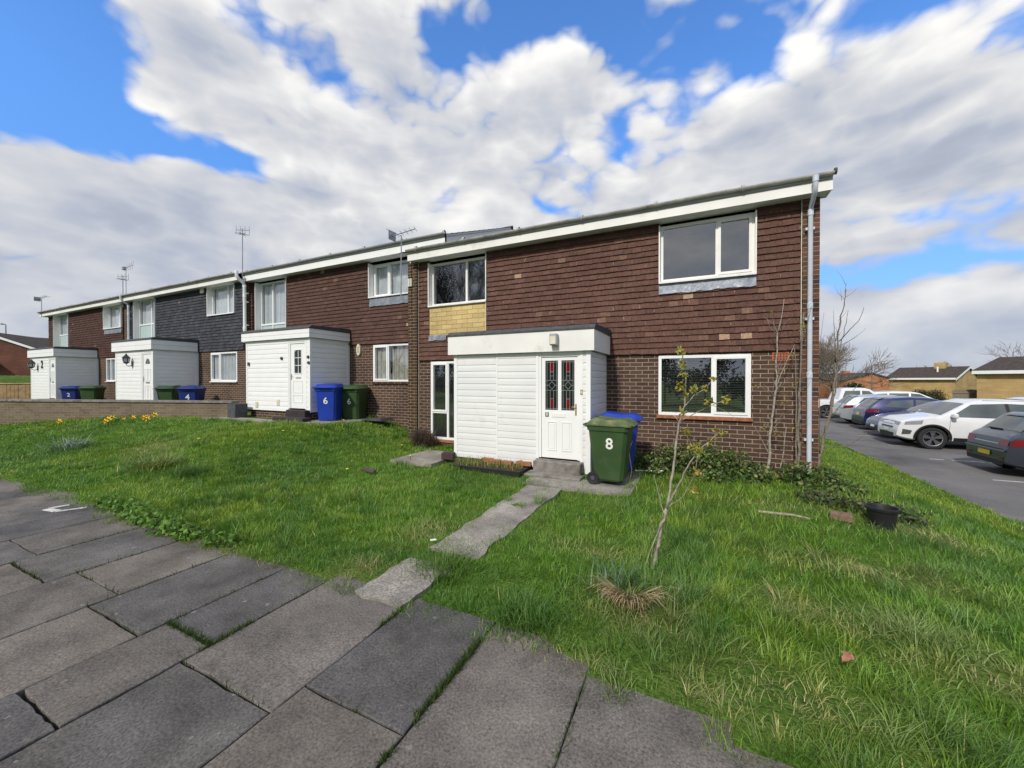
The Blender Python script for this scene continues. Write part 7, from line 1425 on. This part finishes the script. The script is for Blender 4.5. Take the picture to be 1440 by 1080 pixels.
stem_plant('bare_sapling', 'bare many stemmed sapling at the right corner of the end house', 'sapling', (W3[0].x, W3[0].y, -0.1), [(W3, 0.030, 0.005), ([ip(1169, 575, zr_), ip(1176, 545, zr_+.1), ip(1178, 500, zr_+.15), ip(1186, 470, zr_+.2), ip(1192, 437, zr_+.25)], 0.014, 0.004), ([ip(1180, 480, zr_), ip(1196, 462, zr_-.2), ip(1208, 450, zr_-.3), ip(1214, 432, zr_-.4)], 0.008, 0.003), ([ip(1177, 488, zr_), ip(1200, 476, zr_+.3), ip(1217, 462, zr_+.4)], 0.007, 0.002),
           ([ip(1175, 510, zr_), ip(1173, 470, zr_-.2), ip(1171, 436, zr_-.3)], 0.007, 0.002), ([ip(1156, 630, zr_), ip(1190, 628, zr_-.3), ip(1205, 620, zr_-.4), ip(1219, 608, zr_-.5)], 0.008, 0.003), ([ip(1154, 640, zr_), ip(1152, 600, zr_-.2), ip(1153, 560, zr_-.3), ip(1149, 520, zr_-.3)], 0.010, 0.004), ([ip(1176, 500, zr_), ip(1165, 478, zr_+.2), ip(1162, 472, zr_+.2)], 0.005, 0.002), ([ip(1166, 590, zr_), ip(1190, 560, zr_-.2), ip(1216, 530, zr_-.2), ip(1219, 508, zr_-.2)], 0.007, 0.002), ([ip(1149, 520, zr_-.3), ip(1158, 440, zr_-.3)], 0.004, 0.002)], 'bark', None, 7, twig=wall_twigs(W3[4:], 20, 0.3, 0.004))
IVY = [(0.055, 0.115, 0.024), (0.085, 0.155, 0.034), (0.15, 0.21, 0.05), (0.040, 0.080, 0.020), (0.26, 0.27, 0.11)]
def ivy(label, blobs, n, seed, size=0.05, cols=IVY):
    x = sum(b[0] for b in blobs)/len(blobs); y = sum(b[1] for b in blobs)/len(blobs); t = thing('ivy_shrub', label, 'shrub', (x, y, 0)); rg = random.Random(seed); s = MB()
    for b in blobs:
        for k in range(3): s.tube([(b[0]+rg.uniform(-.1, .1), b[1], Gs(b[0], b[1])-0.05), (b[0]+rg.uniform(-b[3], b[3])*.6, b[1]+rg.uniform(-b[4], b[4])*.5, b[2]+b[5]*0.6)], [0.010, 0.004], 4)
    s.build('stem', 'bark_dark', t); leaf_cloud('foliage', 'leaf', blobs, n, size, cols, t, seed=seed, aspect=0.8)
ivy('dark ivy shrub under the wide lower window', [(-0.75, 7.2, 0.16, 0.35, 0.3, 0.25), (-0.35, 7.25, 0.26, 0.4, 0.3, 0.3), (0.1, 7.25, 0.30, 0.4, 0.32, 0.32), (0.5, 7.2, 0.24, 0.4, 0.32, 0.28), (0.85, 7.15, 0.12, 0.35, 0.35, 0.22), (-0.6, 6.9, 0.08, 0.3, 0.3, 0.16), (0.2, 6.85, 0.08, 0.5, 0.3, 0.16)], 3600, 31)
ivy('dark ivy clump at the foot of the downpipe', [(1.45, 7.2, 0.14, 0.3, 0.3, 0.24), (1.75, 7.15, 0.12, 0.3, 0.3, 0.26), (1.95, 6.95, 0.02, 0.3, 0.3, 0.2), (1.6, 6.8, 0.02, 0.35, 0.3, 0.18)], 1900, 32)
ivy('low weedy bramble patch behind the black plant pot', [(1.5, 6.2, 0.04, 0.4, 0.25, 0.14), (1.9, 6.1, 0.0, 0.35, 0.25, 0.16), (2.2, 6.2, -0.06, 0.35, 0.3, 0.16)], 1500, 33, 0.05, [(0.05, 0.085, 0.03), (0.09, 0.12, 0.05), (0.13, 0.14, 0.06)])
ivy('nettle patch spilling over the pavement edge at the left', [(-5.5, 2.12, 0.07, 0.35, 0.16, 0.12), (-5.0, 2.10, 0.08, 0.35, 0.16, 0.13), (-6.0, 2.18, 0.07, 0.35, 0.16, 0.12), (-4.65, 2.12, 0.06, 0.25, 0.15, 0.10), (-6.6, 2.2, 0.06, 0.4, 0.15, 0.10), (-4.2, 2.15, 0.05, 0.3, 0.12, 0.08)], 1700, 34, 0.045, [(0.12, 0.24, 0.035), (0.15, 0.28, 0.045), (0.08, 0.18, 0.028)])
# heather by the pier
hx, hy = sx(597, 7.45), 7.4
t = thing('heather_bush', 'brown wiry heather bush at the foot of the brick pier', 'bush', (hx, hy, 0.05)); b = MB(); rg = random.Random(9)
for k in range(260):
    a = rg.uniform(0, 2*PI); d = Vector((math.cos(a)*rg.uniform(0.2, 1), math.sin(a)*rg.uniform(0.2, 0.8), rg.uniform(0.35, 1.1))).normalized(); p = Vector((hx+rg.uniform(-.12, .12), hy+rg.uniform(-.1, .1), 0.02)); l = rg.uniform(0.22, 0.5)
    b.tube([p, p+d*l*0.6, p+d*l+Vector((0, 0, 0.03))], [0.006, 0.004, 0.002], 3, cap=False)
b.build('stem', 'bark_dark', t); leaf_cloud('foliage', 'leaf', [(hx, hy, 0.24, 0.32, 0.26, 0.22), (hx+0.2, hy-0.05, 0.18, 0.26, 0.22, 0.18), (hx-0.18, hy, 0.2, 0.2, 0.2, 0.2)], 2600, 0.035, [(0.10, 0.055, 0.03), (0.07, 0.05, 0.025), (0.05, 0.06, 0.02), (0.13, 0.075, 0.05)], t, seed=5, aspect=0.35)
def tuft(name, label, cat, x, y, n, h, w, spread, cols, lean, seed, mtl='grass', z=None, angs=None, ragged=False):
    rg = np.random.default_rng(seed); a = rg.uniform(0, 2*PI, n) if angs is None else rg.uniform(angs[0], angs[1], n); rr = spread*np.sqrt(rg.random(n)); X = x+np.cos(a)*rr; Y = y+np.sin(a)*rr
    if ragged: X = x+rg.normal(0, spread*0.62, n); Y = y+rg.normal(0, spread*0.5, n); a = np.where(rg.random(n) < 0.5, np.arctan2(Y-y, X-x), rg.uniform(0, 2*PI, n)+0.8)
    col = np.array(cols)[rg.integers(0, len(cols), n)]*rg.uniform(0.7, 1.3, (n, 1)); zz_ = np.full(n, Gs(x, y)) if z is None else np.full(n, z)
    o = blades(name, X, Y, h*rg.uniform(0.6, 1.25, n), np.full(n, w)*rg.uniform(0.7, 1.3, n), a+rg.normal(0, 0.35, n), np.clip(lean+rg.normal(0, 0.28 if ragged else 0.15, n), 0.1, 0.99), col, mtl, z=zz_, loc=(x, y, float(zz_[0]))); tag(o, label, cat); return o
STR = [(0.46, 0.36, 0.19), (0.38, 0.28, 0.14), (0.52, 0.43, 0.25), (0.30, 0.21, 0.12)]
tuft('dry_grass_clump', 'straw coloured dead grass clump in front of the leaning sapling', 'grass clump', -0.40, 2.80, 190, 0.20, 0.008, 0.14, STR, 0.96, 3, 'straw', z=0.07, angs=(-PI*0.95, -0.05*PI), ragged=False)
tuft('daffodil_leaves', 'grey green drooping daffodil leaves behind the dead grass clump', 'plant', -0.50, 2.98, 130, 0.20, 0.010, 0.22, [(0.10, 0.18, 0.09), (0.13, 0.21, 0.09), (0.08, 0.16, 0.05)], 0.92, 4, z=0.05, ragged=True)
tuft('grey_leaf_clump', 'limp grey green leaf clump in the far left lawn', 'plant', *gnd(93, 622, 0.30), 120, 0.30, 0.020, 0.26, [(0.17, 0.24, 0.17), (0.11, 0.19, 0.10), (0.24, 0.30, 0.22)], 0.92, 5, ragged=True)
tuft('dry_grass_clump', 'low mound of yellowed flattened grass in the left lawn', 'grass clump', *gnd(218, 652, 0.2), 420, 0.26, 0.012, 0.28, [(0.17, 0.25, 0.05), (0.13, 0.21, 0.04), (0.27, 0.28, 0.10)], 0.9, 6, ragged=True)
for k, (px_, py_, l_, n_, h_, c_) in enumerate([(270, 665, 'dark green grass tussock right of the yellowed mound', 420, 0.20, [(0.06, 0.14, 0.025), (0.09, 0.18, 0.03)]), (620, 805, 'bushy grass tussock right of the broken path end', 480, 0.15, [(0.075, 0.165, 0.024), (0.12, 0.22, 0.03)]), (745, 875, 'dark drooping grass tussock at the pavement edge, near the centre', 620, 0.15, [(0.062, 0.15, 0.026), (0.10, 0.20, 0.03)]), (1290, 905, 'pale bladed grass tussock in the right foreground lawn', 260, 0.20, [(0.16, 0.25, 0.06), (0.20, 0.28, 0.09)])]):
    x_, y_ = gnd(px_, py_, 0.0 if px_ > 500 else 0.12); tuft('grass_tussock', l_, 'grass clump', x_, y_, int(n_*1.3), h_*0.85, 0.0055, 0.21, c_, 0.70, 20+k, ragged=True)
# daffodils and dandelions
def daffodil(p, s, yaw):
    t = thing('daffodil', 'yellow daffodil flowering in the lawn before the low brick wall', 'flower', p, 0, 'daffodils before the low wall'); b = MB(); h = 0.30*s; top = Vector((p[0]+0.02, p[1], p[2]+h)); b.tube([Vector(p), Vector(p)+Vector((0, 0, h*0.6)), top], 0.006, 4); b.mi = 0; b.build('stem', 'bin_green', t)
    d = Vector((math.sin(yaw), -math.cos(yaw), 0.1)).normalized(); u = d.cross(Vector((0, 0, 1))).normalized(); w = u.cross(d); f = MB()
    for k in range(6):
        a = 2*PI*k/6; e = u*math.cos(a)+w*math.sin(a); g = u*math.cos(a+0.5)+w*math.sin(a+0.5); g2 = u*math.cos(a-0.5)+w*math.sin(a-0.5); r_ = 0.06*s; f.face([top, top+g2*r_*0.6+d*0.01, top+e*r_*1.15, top+g*r_*0.6+d*0.01])
    f.build('petal_ring', PET, t); c_ = MB()
    for k in range(8): a0, a1 = 2*PI*k/8, 2*PI*(k+1)/8; q0, q1 = u*math.cos(a0)+w*math.sin(a0), u*math.cos(a1)+w*math.sin(a1); c_.face([top+q0*0.014*s, top+q1*0.014*s, top+d*0.05*s+q1*0.026*s, top+d*0.05*s+q0*0.026*s])
    c_.build('trumpet', TRM, t)
PET = mat('daffodil petal', (0.78, 0.62, 0.05), rough=0.5); TRM = mat('daffodil trumpet', (0.80, 0.45, 0.02), rough=0.5)
rg = random.Random(14)
for px_, py_ in ((152, 590), (157, 588), (175, 590), (187, 588), (202, 588), (206, 590), (207, 586), (209, 588), (217, 584), (198, 603), (83, 593), (148, 593)):
    zc_ = 10.6+rg.uniform(-0.8, 0.6); q = pz(px_, py_, zc_); daffodil((q.x, q.y, q.z-0.33), 1.15, rg.uniform(-0.8, 1.2))
for px_, py_ in ((279, 629), (398, 624), (483, 609), (488, 647), (577, 630), (565, 617)):
    x_, y_ = gnd(px_, py_, 0.30); t = thing('dandelion', 'tiny yellow dandelion dotted in the lawn before the middle porch', 'flower', (x_, y_, Gs(x_, y_)), 0, 'dandelions in the left lawn'); b = MB(); z_ = Gs(x_, y_)+0.15; b.tube([(x_, y_, z_-0.16), (x_, y_, z_)], 0.004, 4); b.build('stem', 'bin_green', t); b = MB(); b.lathe([(0.0, z_-0.01), (0.022, z_), (0.024, z_+0.01), (0.0, z_+0.018)], (x_, y_, 0), 8); b.build('flower_head', PET, t)
# planter and loose bricks before the porch
px0, px1 = sx(645, 6.05), sx(741, 6.05)
t = thing('planter_tray', 'shallow black planter tray of soil and grass below the white boarded porch', 'planter', ((px0+px1)/2, 5.98, 0)); b = MB(); zt_ = 0.10
b.box(px0, px1, 5.74, 5.77, -0.05, zt_, bev=0.004); b.box(px0, px1, 6.27, 6.30, -0.05, zt_, bev=0.004); b.box(px0, px0+0.03, 5.771, 6.269, -0.05, zt_, bev=0.004); b.box(px1-0.03, px1, 5.771, 6.269, -0.05, zt_, bev=0.004); b.build('tray', 'black', t)
b = MB(); n = 14; P = [(px0+0.031+(px1-px0-0.062)*i/n, 5.771+0.498*j/5, zt_-0.03+0.03*vn(i*0.9, j*0.8, 3)+0.02*math.sin(j)) for i in range(n+1) for j in range(6)]; b.faces([tuple(map(float, p)) for p in P], [(i*6+j, (i+1)*6+j, (i+1)*6+j+1, i*6+j+1) for i in range(n) for j in range(5)]); b.build('soil', 'soil', t)
n = 700; X = RNG.uniform(px0+0.05, px1-0.05, n); Y = RNG.uniform(5.79, 6.25, n); cc = np.where((RNG.random(n) < 0.45)[:, None], np.array([[0.34, 0.29, 0.10]]), np.array([[0.13, 0.20, 0.03]]))*RNG.uniform(0.7, 1.3, (n, 1))
blades('planter_grass', X, Y, RNG.uniform(0.05, 0.17, n), np.full(n, 0.008), RNG.uniform(0, 6.28, n), RNG.uniform(0.2, 0.8, n), cc, 'grass', z=np.full(n, zt_-0.02), parent=t, loc=None)
o = bpy.data.objects['planter_grass']; o.data.transform(Matrix.Translation(-Vector(t.location))); o['kind'] = 'stuff'
rg = random.Random(3)
def lbrick(label, x, y, z, rz, tilt, m='loose_brick', s=(0.215, 0.10, 0.068), group=None):
    b = MB(); b.box(-s[0]/2, s[0]/2, -s[1]/2, s[1]/2, 0, s[2], bev=0.006); o = b.build('loose_brick', m); o.location = (x, y, z); o.rotation_euler = (tilt, 0, rz); tag(o, label, 'brick', group)
gb = 'loose bricks around the garden'
lbrick('orange brick lying in the planter near its middle', sx(695, 6.1), 6.14, zt_+0.0, R(8), 0.05, group=gb); lbrick('orange brick half sunk in the planter soil, left of the porch door', sx(711, 6.1), 6.17, zt_-0.01, R(-6), 0.0, group=gb); lbrick('orange brick at the right end of the planter next to the step', sx(736, 6.1), 6.18, zt_+0.005, R(12), 0.0, group=gb); lbrick('broken orange brick propped between two bricks in the planter', sx(727, 6.1), 6.20, zt_+0.0, R(60), 0.5, s=(0.13, 0.10, 0.068), group=gb); lbrick('orange brick lying flat near the back edge of the planter', sx(683, 6.15), 6.21, zt_, R(-3), 0.0, group=gb)
lbrick('purple engineering brick on the slab at the left of the near porch', sx(632, 6.3), 6.26, 0.06, R(15), 0.0, 'purple_brick', (0.24, 0.14, 0.13), gb)
x_, y_ = gnd(1184, 735, -0.02); lbrick('brown brick half buried in the lawn left of the black pot', x_, y_, Gs(x_, y_)+0.01, R(-12), 0.1, 'dull_brick', (0.20, 0.11, 0.075), gb)
x_, y_ = gnd(1242, 744, -0.05); z_ = Gs(x_, y_)
t = thing('plant_pot', 'round black plastic plant pot standing empty in the lawn', 'plant pot', (x_, y_, z_)); b = MB(); b.lathe([(0.0, z_-0.03), (0.105, z_-0.03), (0.130, z_+0.17), (0.143, z_+0.17), (0.145, z_+0.20), (0.133, z_+0.202), (0.12, z_+0.16), (0.105, z_+0.05)], (x_, y_, 0), 28); b.build('pot', 'black', t, smooth=True, sharp=40); b = MB(); b.lathe([(0.0, z_+0.09), (0.111, z_+0.08)], (x_, y_, 0), 20); b.build('soil', 'soil', t)
a, c_ = gnd(1067, 722, 0.03), gnd(1140, 729, 0.03)
b = MB(); b.tube([(a[0], a[1], 0.05), ((a[0]*2+c_[0])/3, (a[1]*2+c_[1])/3, 0.045), ((a[0]+c_[0]*2)/3, (a[1]+c_[1]*2)/3, 0.045), (c_[0], c_[1], 0.02)], [0.014, 0.017, 0.015, 0.012], 7); tag(b.build('fallen_stick', 'bark_pale', loc=(a[0], a[1], 0.04)), 'pale stick lying in the lawn left of the half buried brick', 'stick')
a = (sx(893, 6.7), 6.7); b = MB(); b.tube([(a[0], a[1], 0.09), (a[0]+0.45, a[1]+0.12, 0.10)], 0.011, 6); tag(b.build('plastic_pipe', 'number', loc=(a[0], a[1], 0.09)), 'thin white pipe lying at the foot of the wall beside the bins', 'pipe')
x_, y_ = gnd(1195, 935, 0.08); b = MB(); P = []
for k in range(9): f = k/8; w_ = 0.035*math.sin(PI*min(1, f*1.02))**0.7*(1+0.25*math.sin(k*2.4)); P.append((f*0.11-0.055, w_, 0.012*math.sin(f*5)))
n = len(P); V = P+[(p[0], -p[1]*0.9, p[2]+0.008) for p in P]+[(p[0], 0, p[2]-0.006) for p in P]; b.faces(V, [(k, k+1, 2*n+k+1, 2*n+k) for k in range(n-1)]+[(2*n+k, 2*n+k+1, n+k+1, n+k) for k in range(n-1)])
o = b.build('fallen_leaf', mat('dead leaf', (0.36, 0.17, 0.10), rough=0.8)); o.location = (x_, y_, 0.115); o.rotation_euler = (0.5, -0.2, 0.9); o.scale = (1.0, 0.75, 1.5); tag(o, 'curled brown leaf resting on the grass in the right foreground', 'leaf')
x_, y_ = gnd(609, 763, 0.03); b = MB(); b.box(-0.03, 0.03, -0.012, 0.012, 0, 0.012, bev=0.003); o = b.build('litter', 'number'); o.location = (x_, y_, 0.045); o.rotation_euler = (0, 0, 0.7); tag(o, 'small white scrap of litter at the near end of the path', 'litter')
x_, y_ = gnd(518, 658, 0.12); b = MB(); b.box(-0.12, 0.12, -0.04, 0.04, 0, 0.05, bev=0.01); o = b.build('wood_offcut', 'bark_dark'); o.location = (x_, y_, Gs(x_, y_)+0.05); o.rotation_euler = (0, 0.1, 0.2); tag(o, 'small dark piece of wood lying in the lawn before the middle porch', 'wood')
x_, y_ = sx(528, 7.7), 7.7; b = MB(); b.prism([(-0.35, 0), (0.40, 0.0), (0.36, 0.07), (-0.30, 0.02)], FY, -0.2, 0.25); o = b.build('broken_slab', 'felt'); o.location = (x_, y_, Gs(x_, y_)+0.10); tag(o, 'dark broken slab lying under the lower curtained window', 'slab')
# twig of yellow leaves hanging over the green bin
zb_ = dep(862, 5.82); stem_plant('leafy_twig', 'thin twig of yellow leaves leaning in front of the green bin lid', 'twig', tuple(ip(884, 690, zb_)), [([ip(884, 690, zb_), ip(889, 660, zb_), ip(884, 634, zb_), ip(876, 622, zb_), ip(864, 610, zb_)], 0.005, 0.002), ([ip(884, 634, zb_), ip(890, 620, zb_)], 0.003, 0.002)], 'bark', [(*ip(862, 609, zb_), 0.06, 24), (*ip(876, 614, zb_), 0.07, 26), (*ip(876, 622, zb_), 0.05, 14)], 12, leafcol=[(0.42, 0.34, 0.05), (0.30, 0.28, 0.05)])
